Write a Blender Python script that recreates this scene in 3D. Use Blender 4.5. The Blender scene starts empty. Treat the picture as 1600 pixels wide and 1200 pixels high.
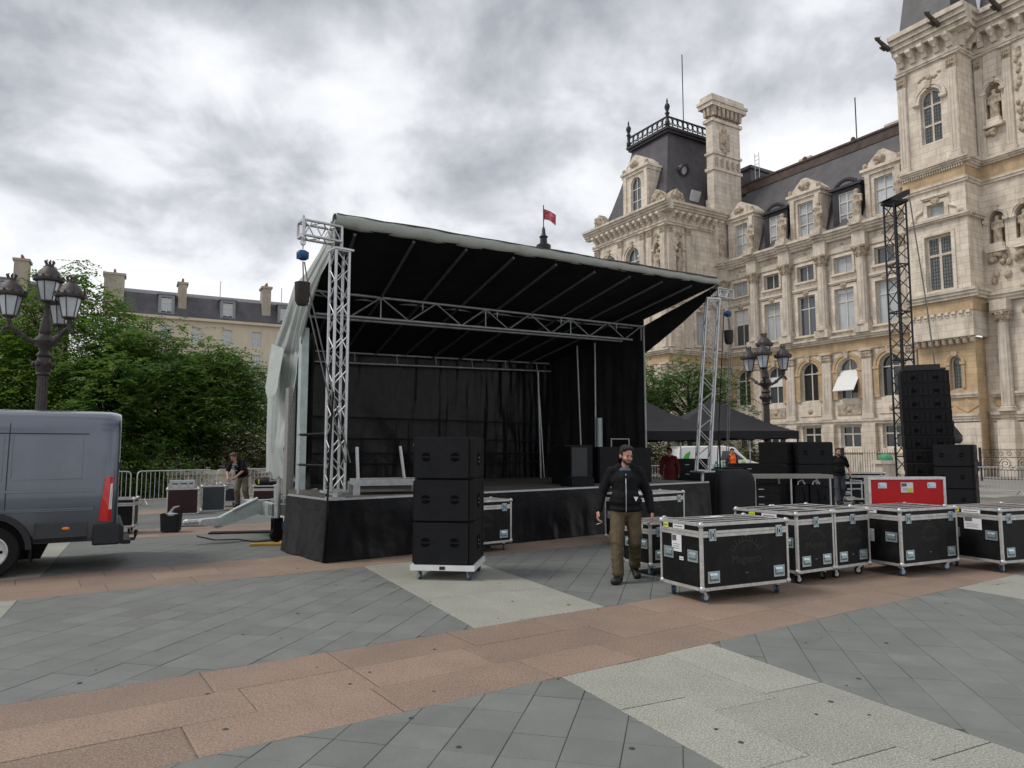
import bpy, bmesh, math, random
from mathutils import Vector, Matrix, Euler, noise
R = math.radians
sin, cos, pi = math.sin, math.cos, math.pi
random.seed(7)
sc = bpy.context.scene
col = sc.collection

# ---------------------------------------------------------------- camera
cam_d = bpy.data.cameras.new('camera'); cam = bpy.data.objects.new('camera', cam_d); col.objects.link(cam)
cam.location = (0, 0, 1.7); cam.rotation_euler = (R(90 + 5.30), 0, 0)
cam_d.sensor_width = 36; cam_d.lens = 24.98; cam_d.clip_end = 2000
sc.camera = cam

# ---------------------------------------------------------------- sky, sun, exposure
SUN_EL, SUN_AZ = 55, 262        # degrees; azimuth measured from +Y clockwise: behind the camera, to the left
w = bpy.data.worlds.new('World'); sc.world = w; w.use_nodes = True
nt = w.node_tree; nt.nodes.clear()
def N(t, **k):
    n = nt.nodes.new(t)
    for a, b in k.items(): setattr(n, a, b)
    return n
out = N('ShaderNodeOutputWorld'); bg = N('ShaderNodeBackground'); bg.inputs['Strength'].default_value = 0.1
nt.links.new(bg.outputs[0], out.inputs[0])
sky = N('ShaderNodeTexSky', sky_type='NISHITA', sun_disc=False, sun_elevation=R(SUN_EL), sun_rotation=R(SUN_AZ))
tc = N('ShaderNodeTexCoord'); sep = N('ShaderNodeSeparateXYZ'); nt.links.new(tc.outputs['Generated'], sep.inputs[0])
def math_(op, a, b=None, c=None):
    m = N('ShaderNodeMath', operation=op)
    for i, x in enumerate((a, b, c)):
        if x is None: continue
        if isinstance(x, (int, float)): m.inputs[i].default_value = x
        else: nt.links.new(x, m.inputs[i])
    return m.outputs[0]
zc = math_('MAXIMUM', sep.outputs[2], 0.0)
den = math_('ADD', zc, 0.42)
cx, cy = math_('DIVIDE', sep.outputs[0], den), math_('DIVIDE', sep.outputs[1], den)
cmb = N('ShaderNodeCombineXYZ'); nt.links.new(cx, cmb.inputs[0]); nt.links.new(cy, cmb.inputs[1])
def cloud(scale, det, rough, dist, off):
    mp = N('ShaderNodeMapping'); mp.inputs['Location'].default_value = off; mp.inputs['Scale'].default_value = (-1, 1, 1)
    nt.links.new(cmb.outputs[0], mp.inputs[0])
    n = N('ShaderNodeTexNoise'); n.inputs['Scale'].default_value = scale; n.inputs['Detail'].default_value = det
    n.inputs['Roughness'].default_value = rough; n.inputs['Distortion'].default_value = dist
    nt.links.new(mp.outputs[0], n.inputs['Vector']); return n.outputs[0]
big = cloud(1.7, 5, .52, .15, (0.4, 5.1, 0))
mid_ = cloud(4.2, 9, .58, .25, (9.1, 4.0, 0))
mixv = math_('ADD', math_('MULTIPLY', big, 0.64), math_('MULTIPLY', mid_, 0.36))
# thin towards the horizon: the far cloud deck is bright
hz = N('ShaderNodeMapRange'); hz.inputs[1].default_value = 0.08; hz.inputs[2].default_value = 0.55
hz.inputs[3].default_value = 0.10; hz.inputs[4].default_value = -0.025
nt.links.new(zc, hz.inputs[0])
val = math_('ADD', mixv, hz.outputs[0])
ramp = N('ShaderNodeValToRGB'); cr = ramp.color_ramp
cr.elements[0].position = .36; cr.elements[0].color = (2.7, 2.8, 3.1, 1)
cr.elements[1].position = .60; cr.elements[1].color = (9.3, 9.35, 9.5, 1)
for ppos, cc in ((.42, (3.9, 4.05, 4.4, 1)), (.475, (5.6, 5.75, 6.1, 1)), (.53, (7.8, 7.95, 8.25, 1))):
    e = cr.elements.new(ppos); e.color = cc
nt.links.new(val, ramp.inputs[0])
mx = N('ShaderNodeMix', data_type='RGBA'); mx.inputs[0].default_value = .95
nt.links.new(sky.outputs[0], mx.inputs[6]); nt.links.new(ramp.outputs[0], mx.inputs[7])
nt.links.new(mx.outputs[2], bg.inputs[0])

sun_d = bpy.data.lights.new('sun', 'SUN'); sun_d.energy = 1.5; sun_d.angle = R(16); sun_d.color = (1, .95, .87)
sun = bpy.data.objects.new('sun', sun_d); col.objects.link(sun)
_sd = Vector((sin(R(SUN_AZ)) * cos(R(SUN_EL)), cos(R(SUN_AZ)) * cos(R(SUN_EL)), sin(R(SUN_EL))))
sun.rotation_euler = _sd.to_track_quat('Z', 'Y').to_euler()
vs = sc.view_settings; vs.view_transform = 'Standard'; vs.look = 'None'; vs.gamma = 1; vs.use_curve_mapping = False
vs.exposure = 0.25
sc.render.engine = 'CYCLES'
sc.cycles.use_denoising = True
sc.cycles.max_bounces = 6; sc.cycles.diffuse_bounces = 3; sc.cycles.glossy_bounces = 3; sc.cycles.transparent_max_bounces = 8
sc.cycles.caustics_reflective = False; sc.cycles.caustics_refractive = False

# ---------------------------------------------------------------- materials
MATS = {}
def mat(name, c, rough=.6, metal=0, var=.12, scale=6, bump=0, bscale=60, rnd=0, spec=.4, coat=0,
        stain=None, stain_s=2.0, stain_a=.5, streak=False, speck=None, speck_s=90, speck_a=.5, detail=5, blocks=None, world=False, big=None):
    if name in MATS: return MATS[name]
    m = bpy.data.materials.new(name); m.use_nodes = True
    t = m.node_tree; b = t.nodes['Principled BSDF']; lk = t.links.new
    b.inputs['Roughness'].default_value = rough; b.inputs['Metallic'].default_value = metal
    b.inputs['Specular IOR Level'].default_value = spec
    if coat: b.inputs['Coat Weight'].default_value = coat; b.inputs['Coat Roughness'].default_value = .06
    tcn = t.nodes.new('ShaderNodeTexCoord'); COORD = tcn.outputs['Object']
    if world: COORD = t.nodes.new('ShaderNodeNewGeometry').outputs['Position']
    def noise_(s, det=detail, ro=.6, stretch=None):
        v = COORD
        if stretch:
            mp = t.nodes.new('ShaderNodeMapping'); mp.inputs['Scale'].default_value = stretch; lk(v, mp.inputs[0]); v = mp.outputs[0]
        n = t.nodes.new('ShaderNodeTexNoise'); n.inputs['Scale'].default_value = s; n.inputs['Detail'].default_value = det
        n.inputs['Roughness'].default_value = ro; lk(v, n.inputs['Vector']); return n.outputs[0]
    def rmp(v, p0, p1, c0, c1):
        r = t.nodes.new('ShaderNodeValToRGB'); r.color_ramp.elements[0].position = p0; r.color_ramp.elements[1].position = p1
        r.color_ramp.elements[0].color = (*c0, 1); r.color_ramp.elements[1].color = (*c1, 1); lk(v, r.inputs[0]); return r.outputs[0]
    def mixc(f, a, bb, mode='MIX'):
        x = t.nodes.new('ShaderNodeMix'); x.data_type = 'RGBA'; x.blend_type = mode
        if isinstance(f, (int, float)): x.inputs[0].default_value = f
        else: lk(f, x.inputs[0])
        for i, q in ((6, a), (7, bb)):
            if isinstance(q, tuple): x.inputs[i].default_value = (*q, 1)
            else: lk(q, x.inputs[i])
        return x.outputs[2]
    lo = tuple(max(0, x * (1 - var)) for x in c); hi = tuple(min(1, x * (1 + var)) for x in c)
    base = rmp(noise_(scale), .3, .7, lo, hi)
    if stain:
        f = rmp(noise_(stain_s, 6, .65, (1, 1, .22) if streak else None), .48, .72, (0, 0, 0), (stain_a,) * 3)
        base = mixc(f, base, stain)
    if speck:
        for k, sc_ in enumerate(speck):
            f = rmp(noise_(speck_s * (1 + .37 * k), 3, .6), .49, .60, (0, 0, 0), (speck_a,) * 3)
            base = mixc(f, base, sc_)
    if big:
        f = rmp(noise_(big[0], 7, .62), .45, .75, (0, 0, 0), (big[2],) * 3); base = mixc(f, base, big[1])
    hgt = None
    if blocks:      # ashlar joints: width, height, darkening
        sx = t.nodes.new('ShaderNodeSeparateXYZ'); lk(tcn.outputs['Object'], sx.inputs[0])
        ad = t.nodes.new('ShaderNodeMath'); lk(sx.outputs[0], ad.inputs[0]); lk(sx.outputs[1], ad.inputs[1])
        cb = t.nodes.new('ShaderNodeCombineXYZ'); lk(ad.outputs[0], cb.inputs[0]); lk(sx.outputs[2], cb.inputs[1])
        br = t.nodes.new('ShaderNodeTexBrick'); lk(cb.outputs[0], br.inputs['Vector']); br.inputs['Scale'].default_value = 1
        br.inputs['Brick Width'].default_value = blocks[0]; br.inputs['Row Height'].default_value = blocks[1]; br.inputs['Mortar Size'].default_value = .018; br.inputs['Mortar Smooth'].default_value = .3
        br.inputs['Color1'].default_value = (1, 1, 1, 1); br.inputs['Color2'].default_value = (.86, .85, .83, 1); br.inputs['Mortar'].default_value = (blocks[2],) * 3 + (1,)
        base = mixc(1.0, base, br.outputs['Color'], 'MULTIPLY'); hgt = br.outputs['Fac']
    if rnd:
        oi = t.nodes.new('ShaderNodeObjectInfo')
        v = t.nodes.new('ShaderNodeMapRange'); v.inputs[3].default_value = 1 - rnd; v.inputs[4].default_value = 1 + rnd
        lk(oi.outputs['Random'], v.inputs[0])
        hs = t.nodes.new('ShaderNodeHueSaturation'); lk(v.outputs[0], hs.inputs['Value']); lk(base, hs.inputs['Color']); base = hs.outputs[0]
    lk(base, b.inputs['Base Color'])
    if var and rough > .15:
        rr = t.nodes.new('ShaderNodeMapRange'); rr.inputs[3].default_value = max(0.02, rough - .1); rr.inputs[4].default_value = min(1, rough + .1)
        lk(noise_(scale * 1.7), rr.inputs[0]); lk(rr.outputs[0], b.inputs['Roughness'])
    if bump:
        bm_ = t.nodes.new('ShaderNodeBump'); bm_.inputs['Strength'].default_value = bump; bm_.inputs['Distance'].default_value = .02
        lk(noise_(bscale, 4), bm_.inputs['Height']); lk(bm_.outputs[0], b.inputs['Normal'])
    MATS[name] = m; return m

STONE = mat('stone', (.74, .655, .555), .85, var=.15, scale=1.4, bump=.45, bscale=14, stain=(.24, .19, .15), stain_s=1.5, stain_a=.6, streak=True, blocks=(1.15, .44, .62))
STONEY = mat('stone_yellow', (.55, .405, .245), .85, var=.2, scale=1.2, bump=.3, bscale=14, stain=(.26, .19, .13), stain_s=1.3, stain_a=.6, streak=True, blocks=(1.2, .42, .7))
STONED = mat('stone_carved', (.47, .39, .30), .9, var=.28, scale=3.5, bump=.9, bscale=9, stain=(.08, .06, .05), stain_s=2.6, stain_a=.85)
STONEG = mat('stone_pale', (.61, .54, .455), .85, var=.16, scale=1.6, bump=.3, bscale=20, stain=(.17, .135, .105), stain_s=1.8, stain_a=.65, streak=True)
SLATE = mat('slate', (.062, .058, .066), .45, var=.25, scale=1.3, bump=.3, bscale=9, stain=(.12, .11, .115), stain_s=.7, stain_a=.6, streak=True)
LEAD = mat('lead', (.035, .033, .04), .5, var=.3, scale=3, bump=.3)
RIDGE = mat('ridge_brown', (.085, .06, .052), .7, var=.3, scale=2, bump=.4, bscale=10)
PANE = mat('pane', (.055, .065, .075), .06, var=.3, scale=.25, spec=.9)
PANEB = mat('pane_blind', (.42, .45, .47), .12, var=.35, scale=.35, spec=.8)
PANED = mat('pane_dark', (.02, .024, .022), .08, var=.3, scale=.4, spec=.7)
LEADED = mat('pane_leaded', (.10, .115, .11), .2, var=.5, scale=5, spec=.8)
WFRAME = mat('window_white', (.62, .60, .55), .5, var=.08, scale=5)
IRON = mat('iron', (.022, .022, .024), .45, var=.3, scale=8, bump=.2, metal=.3)
LAMPIRON = mat('lamp_iron', (.05, .043, .042), .5, var=.3, scale=12, bump=.3, metal=.2)
LAMPGLASS = mat('lamp_glass', (.50, .55, .60), .12, var=.2, scale=2, spec=.8)
ALU = mat('aluminium', (.50, .51, .52), .42, metal=.7, var=.12, scale=20)
ALUP = mat('alu_frame', (.63, .62, .60), .42, metal=.55, var=.16, scale=14, stain=(.3, .28, .25), stain_s=9, stain_a=.4)
GALV = mat('galvanised', (.50, .52, .53), .42, metal=.6, var=.18, scale=10)
ZINC = mat('zinc_hardware', (.55, .66, .70), .30, metal=.75, var=.15, scale=30)
TRAILER = mat('trailer_paint', (.42, .50, .49), .5, metal=.25, var=.12, scale=5, stain=(.25, .24, .2), stain_s=4, stain_a=.4)
BLACKP = mat('black_laminate', (.0075, .0075, .0085), .48, var=.25, scale=5, bump=.08, bscale=200, spec=.2, stain=(.035, .034, .032), stain_s=7, stain_a=.35)
BLACKS = mat('speaker_black', (.0075, .0078, .009), .62, var=.2, scale=6, bump=.15, bscale=300, spec=.18)
GRILLE = mat('speaker_grille', (.0105, .011, .013), .66, var=.2, scale=8, bump=.35, bscale=420, spec=.18)
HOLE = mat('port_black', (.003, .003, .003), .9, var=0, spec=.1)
TARPB = mat('black_tarp', (.0055, .0057, .0068), .33, var=.3, scale=3, bump=.45, bscale=5, spec=.2)
TARPM = mat('black_soffit', (.011, .011, .012), .7, var=.3, scale=3, bump=.2, bscale=7, spec=.15)
TARPG = mat('grey_tarp', (.31, .325, .295), .6, var=.16, scale=2.2, bump=.5, bscale=6, stain=(.17, .185, .17), stain_s=2.2, stain_a=.6)
TARPS = mat('side_tarp_grey', (.44, .475, .46), .55, var=.14, scale=2.2, bump=.5, bscale=6, stain=(.27, .29, .275), stain_s=2.2, stain_a=.55)
DECK = mat('deck_ply', (.075, .068, .06), .65, var=.25, scale=3, bump=.1, stain=(.13, .12, .10), stain_s=3, stain_a=.4)
RUBBER = mat('rubber', (.012, .012, .012), .8, var=.2, spec=.2)
RUBBERB = mat('wheel_blue', (.03, .07, .13), .5, var=.2)
PAPER = mat('paper_white', (.72, .73, .76), .7, var=.04, scale=20)
YELLOW = mat('sticker_yellow', (.62, .68, .03), .6, var=.1)
RED = mat('red_laminate', (.50, .006, .010), .42, var=.1, scale=4, spec=.3)
EMB = mat('emblem_print', (.030, .028, .024), .6, var=.2)
WINE = mat('case_wine', (.035, .008, .010), .5, var=.2)
GREYP = mat('case_grey', (.055, .065, .075), .5, var=.15)
WHITE = mat('white_paint', (.72, .72, .73), .4, var=.06)
WHITEC = mat('car_white', (.78, .78, .78), .25, var=.03, coat=.5)
VANP = mat('van_grey', (.085, .10, .13), .33, metal=.65, var=.05, scale=2, coat=1.0, spec=.5, stain=(.06, .06, .06), stain_s=2.5, stain_a=.25)
PLAST = mat('plastic_dark', (.020, .022, .025), .55, var=.15, spec=.3)
PLASTG = mat('plastic_grey', (.05, .056, .064), .5, var=.1, spec=.3)
LRED = mat('lens_red', (.55, .012, .012), .15, var=.05, spec=.7)
LWHITE = mat('lens_white', (.72, .72, .72), .15, var=.05, spec=.7)
LORANGE = mat('lens_orange', (.85, .22, .01), .2, var=.05)
BLUE = mat('hoist_blue', (.012, .06, .18), .45, var=.2)
CHAIN = mat('chain_steel', (.16, .16, .16), .5, metal=.6, var=.2)
BAG = mat('bag_dark', (.035, .028, .025), .8, var=.3, bump=.4, bscale=20)
BARK = mat('bark', (.07, .055, .042), .9, var=.3, scale=6, bump=.8, bscale=25)
CANOPY = mat('canopy_black', (.024, .024, .027), .75, var=.15, scale=2, bump=.15, bscale=5, spec=.2)
CREAM = mat('cream_wall', (.58, .51, .40), .85, var=.08, scale=.5, stain=(.4, .32, .22), stain_s=.8, stain_a=.4, streak=True)
CHIM = mat('chimney_plaster', (.38, .335, .275), .85, var=.15, scale=1, stain=(.2, .17, .13), stain_s=1.5, stain_a=.5, streak=True)
POT = mat('chimney_pot', (.30, .08, .04), .8, var=.2)
WOODP = mat('yellow_board', (.42, .24, .03), .7, var=.2)
def leaf_mat(name, c, c2):
    m = bpy.data.materials.new(name); m.use_nodes = True; t = m.node_tree; t.nodes.clear(); lk = t.links.new
    o = t.nodes.new('ShaderNodeOutputMaterial'); d = t.nodes.new('ShaderNodeBsdfDiffuse'); tr = t.nodes.new('ShaderNodeBsdfTranslucent')
    g = t.nodes.new('ShaderNodeBsdfGlossy'); g.inputs['Roughness'].default_value = .45
    a = t.nodes.new('ShaderNodeMixShader'); a.inputs[0].default_value = .5
    a2 = t.nodes.new('ShaderNodeMixShader'); a2.inputs[0].default_value = .04
    tcn = t.nodes.new('ShaderNodeTexCoord'); n = t.nodes.new('ShaderNodeTexNoise'); n.inputs['Scale'].default_value = .75; n.inputs['Detail'].default_value = 6
    lk(tcn.outputs['Object'], n.inputs['Vector'])
    r = t.nodes.new('ShaderNodeValToRGB'); r.color_ramp.elements[0].position = .35; r.color_ramp.elements[1].position = .68
    r.color_ramp.elements[0].color = (*c, 1); r.color_ramp.elements[1].color = (*c2, 1); lk(n.outputs[0], r.inputs[0])
    for s in (d, tr): lk(r.outputs[0], s.inputs[0])
    lk(d.outputs[0], a.inputs[1]); lk(tr.outputs[0], a.inputs[2]); lk(a.outputs[0], a2.inputs[1]); lk(g.outputs[0], a2.inputs[2]); lk(a2.outputs[0], o.inputs[0])
    return m
LEAF = leaf_mat('leaf_locust', (.075, .155, .028), (.18, .30, .040))
LEAFD = leaf_mat('leaf_dark', (.065, .14, .030), (.16, .265, .046))
LEAFL = leaf_mat('leaf_light', (.06, .13, .03), (.12, .21, .05))
LEAFO = leaf_mat('leaf_olive', (.055, .065, .022), (.10, .11, .04))

# ---------------------------------------------------------------- mesh helpers
class MB:
    def __init__(s): s.v = []; s.f = []; s.m = []; s.k = 0
    def add(s, vs_, fs_, tf=None):
        o = len(s.v)
        s.v += [tuple(tf(*p)) if tf else tuple(p) for p in vs_]
        s.f += [tuple(o + i for i in q) for q in fs_]; s.m += [s.k] * len(fs_); return s
    def box(s, x0, x1, y0, y1, z0, z1, tf=None):
        return s.add([(x0, y0, z0), (x1, y0, z0), (x1, y1, z0), (x0, y1, z0), (x0, y0, z1), (x1, y0, z1), (x1, y1, z1), (x0, y1, z1)],
                     [(3, 2, 1, 0), (4, 5, 6, 7), (0, 1, 5, 4), (1, 2, 6, 5), (2, 3, 7, 6), (3, 0, 4, 7)], tf)
    def beam(s, p, q, w_, h_=None, up=(0, 0, 1)):
        h_ = h_ or w_; p, q = Vector(p), Vector(q); d = (q - p)
        if d.length < 1e-6: return s
        d.normalize(); u = Vector(up)
        if abs(d.dot(u)) > .98: u = Vector((1, 0, 0)) if abs(d.x) < .9 else Vector((0, 1, 0))
        a = d.cross(u).normalized() * w_ / 2; b = a.cross(d).normalized() * h_ / 2
        c = [p - a - b, p + a - b, p + a + b, p - a + b, q - a - b, q + a - b, q + a + b, q - a + b]
        return s.add(c, [(3, 2, 1, 0), (4, 5, 6, 7), (0, 1, 5, 4), (1, 2, 6, 5), (2, 3, 7, 6), (3, 0, 4, 7)])
    def tube(s, pts, r, n=8, cap=True):
        pts = [Vector(p) for p in pts]; L = len(pts); rs = r if isinstance(r, (list, tuple)) else [r] * L
        o = len(s.v); prev = None
        for i, p in enumerate(pts):
            d = (pts[min(i + 1, L - 1)] - pts[max(i - 1, 0)])
            d = d.normalized() if d.length > 1e-9 else Vector((0, 0, 1))
            if prev is None:
                u = Vector((0, 0, 1)) if abs(d.z) < .9 else Vector((1, 0, 0)); a = d.cross(u).normalized()
            else:
                a = (prev - d * prev.dot(d)); a = a.normalized() if a.length > 1e-6 else d.orthogonal().normalized()
            prev = a; b = d.cross(a)
            for k in range(n):
                t = 2 * pi * k / n; s.v.append(tuple(p + (a * cos(t) + b * sin(t)) * rs[i]))
        for i in range(L - 1):
            for k in range(n):
                k2 = (k + 1) % n
                s.f.append((o + i * n + k, o + i * n + k2, o + (i + 1) * n + k2, o + (i + 1) * n + k)); s.m.append(s.k)
        if cap:
            s.f.append(tuple(o + k for k in range(n))[::-1]); s.m.append(s.k)
            s.f.append(tuple(o + (L - 1) * n + k for k in range(n))); s.m.append(s.k)
        return s
    def lathe(s, prof, n=16, c=(0, 0, 0), tf=None, sq=False, off=0):
        vs_, fs_ = [], []; L = len(prof)
        for r, z in prof:
            for k in range(n):
                t = 2 * pi * (k + off) / n; vs_.append((c[0] + r * cos(t), c[1] + r * sin(t), c[2] + z))
        for i in range(L - 1):
            for k in range(n):
                k2 = (k + 1) % n; fs_.append((i * n + k, i * n + k2, (i + 1) * n + k2, (i + 1) * n + k))
        fs_.append(tuple(range(n))[::-1]); fs_.append(tuple((L - 1) * n + k for k in range(n)))
        return s.add(vs_, fs_, tf)
    def prism(s, poly, b0, b1, ax='z', tf=None):
        n = len(poly)
        mk = {'z': lambda a, b, h: (a, b, h), 'y': lambda a, b, h: (a, h, b), 'x': lambda a, b, h: (h, a, b)}[ax]
        vs_ = [mk(a, b, b0) for a, b in poly] + [mk(a, b, b1) for a, b in poly]
        fs_ = [tuple(range(n))[::-1], tuple(range(n, 2 * n))] + [(i, (i + 1) % n, n + (i + 1) % n, n + i) for i in range(n)]
        return s.add(vs_, fs_, tf)
    def ell(s, c, r, nu=12, nv=8, rot=None):
        vs_, fs_ = [], []; r = (r, r, r) if isinstance(r, (int, float)) else r
        for j in range(1, nv):
            ph = pi * j / nv
            for i in range(nu):
                t = 2 * pi * i / nu; vs_.append(Vector((r[0] * sin(ph) * cos(t), r[1] * sin(ph) * sin(t), r[2] * cos(ph))))
        vs_ += [Vector((0, 0, r[2])), Vector((0, 0, -r[2]))]
        T, B = len(vs_) - 2, len(vs_) - 1
        for j in range(nv - 2):
            for i in range(nu):
                i2 = (i + 1) % nu; fs_.append((j * nu + i, (j + 1) * nu + i, (j + 1) * nu + i2, j * nu + i2))
        for i in range(nu):
            i2 = (i + 1) % nu; fs_.append((T, i, i2)); fs_.append((B, (nv - 2) * nu + i2, (nv - 2) * nu + i))
        if rot is not None: vs_ = [rot @ v for v in vs_]
        c = Vector(c); return s.add([tuple(v + c) for v in vs_], fs_)
    def mesh(s, name, mats, smooth=False):
        me = bpy.data.meshes.new(name); me.from_pydata(s.v, [], s.f)
        for m_ in (mats if isinstance(mats, (list, tuple)) else [mats]): me.materials.append(m_)
        if any(s.m): me.polygons.foreach_set('material_index', s.m)
        if smooth:
            me.polygons.foreach_set('use_smooth', [True] * len(me.polygons))
            if smooth is not True: me.set_sharp_from_angle(angle=R(smooth))
        me.update(); return me
    def build(s, name, mats, parent=None, smooth=False, loc=None, rz=0):
        return put(name, s.mesh(name, mats, smooth), parent, loc, rz)
def put(name, me, parent=None, loc=None, rz=0, rot=None, scale=None):
    o = bpy.data.objects.new(name, me); col.objects.link(o)
    if parent is not None: o.parent = parent
    if loc is not None: o.location = loc
    if rot is not None: o.rotation_euler = rot
    elif rz: o.rotation_euler = (0, 0, rz)
    if scale is not None: o.scale = scale if not isinstance(scale, (int, float)) else (scale,) * 3
    return o
def tag(o, label=None, cat=None, group=None, kind=None):
    if label: o['label'] = label
    if cat: o['category'] = cat
    if group: o['group'] = group
    if kind: o['kind'] = kind
    return o
def thing(name, label, cat, loc=(0, 0, 0), rz=0, group=None):
    o = bpy.data.objects.new(name, None); col.objects.link(o); o.location = loc; o.rotation_euler = (0, 0, rz)
    o.empty_display_size = .2
    return tag(o, label, cat, group)
def copy_tree(o, parent=None):
    c = o.copy(); col.objects.link(c); c.parent = parent
    for ch in list(o.children): copy_tree(ch, c)
    return c
CACHE = {}
def cached(key, fn):
    if key not in CACHE: CACHE[key] = fn()
    return CACHE[key]
def bevel(o, wd, seg=2, ang=40):
    m_ = o.modifiers.new('bevel', 'BEVEL'); m_.width = wd; m_.segments = seg; m_.limit_method = 'ANGLE'; m_.angle_limit = R(ang); return o
def blob_mesh(name, prims, mats, voxel=.02, smooth_n=6, keep=1.0):
    """capsules ('c', p, q, r1, r2) and ellipsoids ('e', centre, radii[, rot]) fused into one continuous surface"""
    b = MB()
    for p in prims:
        if p[0] == 'c':
            _, a, q, r1, r2 = p; a, q = Vector(a), Vector(q); d = q - a; ln = d.length; d.normalize()
            u = d.orthogonal().normalized(); vv = d.cross(u); o = len(b.v); n = 12; rings = []
            for t in (-80, -50, -20): rings.append((a + d * (r1 * sin(R(t))), r1 * cos(R(t))))
            for t in (20, 50, 80): rings.append((q + d * (r2 * sin(R(t))), r2 * cos(R(t))))
            for c_, rr in rings:
                for k in range(n):
                    th = 2 * pi * k / n; b.v.append(tuple(c_ + (u * cos(th) + vv * sin(th)) * rr))
            for i in range(len(rings) - 1):
                for k in range(n):
                    k2 = (k + 1) % n; b.f.append((o + i * n + k, o + i * n + k2, o + (i + 1) * n + k2, o + (i + 1) * n + k)); b.m.append(0)
            b.f.append(tuple(o + k for k in range(n))[::-1]); b.f.append(tuple(o + (len(rings) - 1) * n + k for k in range(n))); b.m += [0, 0]
        else: b.ell(p[1], p[2], 14, 10, p[3] if len(p) > 3 else None)
    me = b.mesh(name + '_tmp', mats); o = bpy.data.objects.new('tmp', me); col.objects.link(o)
    m_ = o.modifiers.new('r', 'REMESH'); m_.mode = 'VOXEL'; m_.voxel_size = voxel
    if smooth_n: s_ = o.modifiers.new('s', 'SMOOTH'); s_.factor = .5; s_.iterations = smooth_n
    if keep < 1: d_ = o.modifiers.new('d', 'DECIMATE'); d_.ratio = keep
    bpy.context.view_layer.update(); dg = bpy.context.evaluated_depsgraph_get()
    me2 = bpy.data.meshes.new_from_object(o.evaluated_get(dg)); me2.name = name
    bpy.data.objects.remove(o); bpy.data.meshes.remove(me)
    me2.polygons.foreach_set('use_smooth', [True] * len(me2.polygons)); me2.update()
    if not me2.materials: me2.materials.append(mats if not isinstance(mats, (list, tuple)) else mats[0])
    return me2
def text_mesh(txt, size, m_, extrude=.001, bold=0):
    cu = bpy.data.curves.new('t', 'FONT'); cu.body = txt; cu.size = size; cu.extrude = extrude; cu.align_x = 'CENTER'; cu.offset = bold
    cu.resolution_u = 3
    o = bpy.data.objects.new('t', cu); col.objects.link(o); bpy.context.view_layer.update()
    me = bpy.data.meshes.new_from_object(o.evaluated_get(bpy.context.evaluated_depsgraph_get()))
    bpy.data.objects.remove(o); me.materials.clear(); me.materials.append(m_); me.name = 'lettering'; return me

# ================================================================ ground
def lerp(a, b, t): return tuple(x + (y - x) * t for x, y in zip(a, b))
GREY = mat('paver_grey', (.168, .179, .170), .72, var=.12, scale=3.2, bump=.3, bscale=120, rnd=.085, speck=[(.13, .135, .13)], speck_s=70, speck_a=.32, world=True,
           stain=(.135, .138, .132), stain_s=1.1, stain_a=.55, big=(.33, (.15, .152, .145), .7))
REDG = mat('paver_red', (.24, .173, .127), .68, var=.12, scale=2.2, bump=.25, bscale=120, rnd=.12, speck=[(.15, .10, .078), (.38, .285, .23)], speck_s=50, speck_a=.62, world=True,
           stain=(.19, .135, .105), stain_s=1.3, stain_a=.6, big=(.4, (.17, .125, .10), .6))
PALE = mat('paver_pale', (.265, .268, .232), .70, var=.12, scale=2, bump=.25, bscale=120, rnd=.08, speck=[(.15, .155, .135), (.52, .52, .46)], speck_s=60, speck_a=.6, world=True,
           stain=(.22, .22, .185), stain_s=1.2, stain_a=.6, big=(.4, (.22, .22, .19), .6))
FAR = mat('paving_far', (.25, .235, .215), .75, var=.15, scale=.35, bump=.2, bscale=30, stain=(.17, .16, .15), stain_s=.5, stain_a=.5)
JOINT = mat('paving_joint', (.135, .127, .115), .9, var=.35, scale=3, world=True)
LAWN = mat('lawn_soil', (.05, .06, .025), .95, var=.4, scale=2)
b = MB(); S_ = 900
b.add([(-S_, -60, -.03), (S_, -60, -.03), (S_, S_, -.03), (-S_, S_, -.03)], [(0, 1, 2, 3)])
ground = tag(b.build('ground', FAR), kind='structure')
plaza = MB().add([(-4.6, 1.3, -.009), (4.6, 1.3, -.009), (23.6, 26.6, -.009), (-23.6, 26.6, -.009)], [(0, 1, 2, 3)]).build('plaza', JOINT)
tag(plaza, kind='structure')
MA = R(34); mdir = Vector((cos(MA), sin(MA))); mnor = Vector((-sin(MA), cos(MA)))        # red bands
cdir = Vector((-.446, .895)).normalized(); cnor = Vector((cdir.y, -cdir.x))            # pale cross bands
def clip(poly, n, d, keep_above=True):
    """half-plane clip of a convex polygon; keeps n.p >= d"""
    outp = []; L = len(poly); sgn = 1 if keep_above else -1
    for i in range(L):
        a, q = poly[i], poly[(i + 1) % L]
        da, dq = sgn * (a[0] * n[0] + a[1] * n[1] - d), sgn * (q[0] * n[0] + q[1] * n[1] - d)
        if da >= 0: outp.append(a)
        if (da >= 0) != (dq >= 0):
            t = da / (da - dq); outp.append((a[0] + (q[0] - a[0]) * t, a[1] + (q[1] - a[1]) * t))
    return outp
def area(p): return abs(sum(p[i][0] * p[(i + 1) % len(p)][1] - p[(i + 1) % len(p)][0] * p[i][1] for i in range(len(p)))) / 2
BANDS = [(-1.25, .37), (4.38, 6.0), (10.0, 11.65), (15.65, 17.3), (21.3, 22.9), (27.0, 28.6)]
CROSS = [(-20.6, -19), (-14.6, -13), (-8.9 + .18, -7.24 + .18), (-2.98, -1.34), (2.80, 4.44), (8.95, 10.6), (14.9, 16.5), (21, 22.6), (27, 28.6)]
def frustum_ok(p, m_=3.4):
    return any(1.2 < y < 27 and abs(x) < .76 * y + m_ + .5 for x, y in p)
tiles = []      # (kind, polygon)
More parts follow.
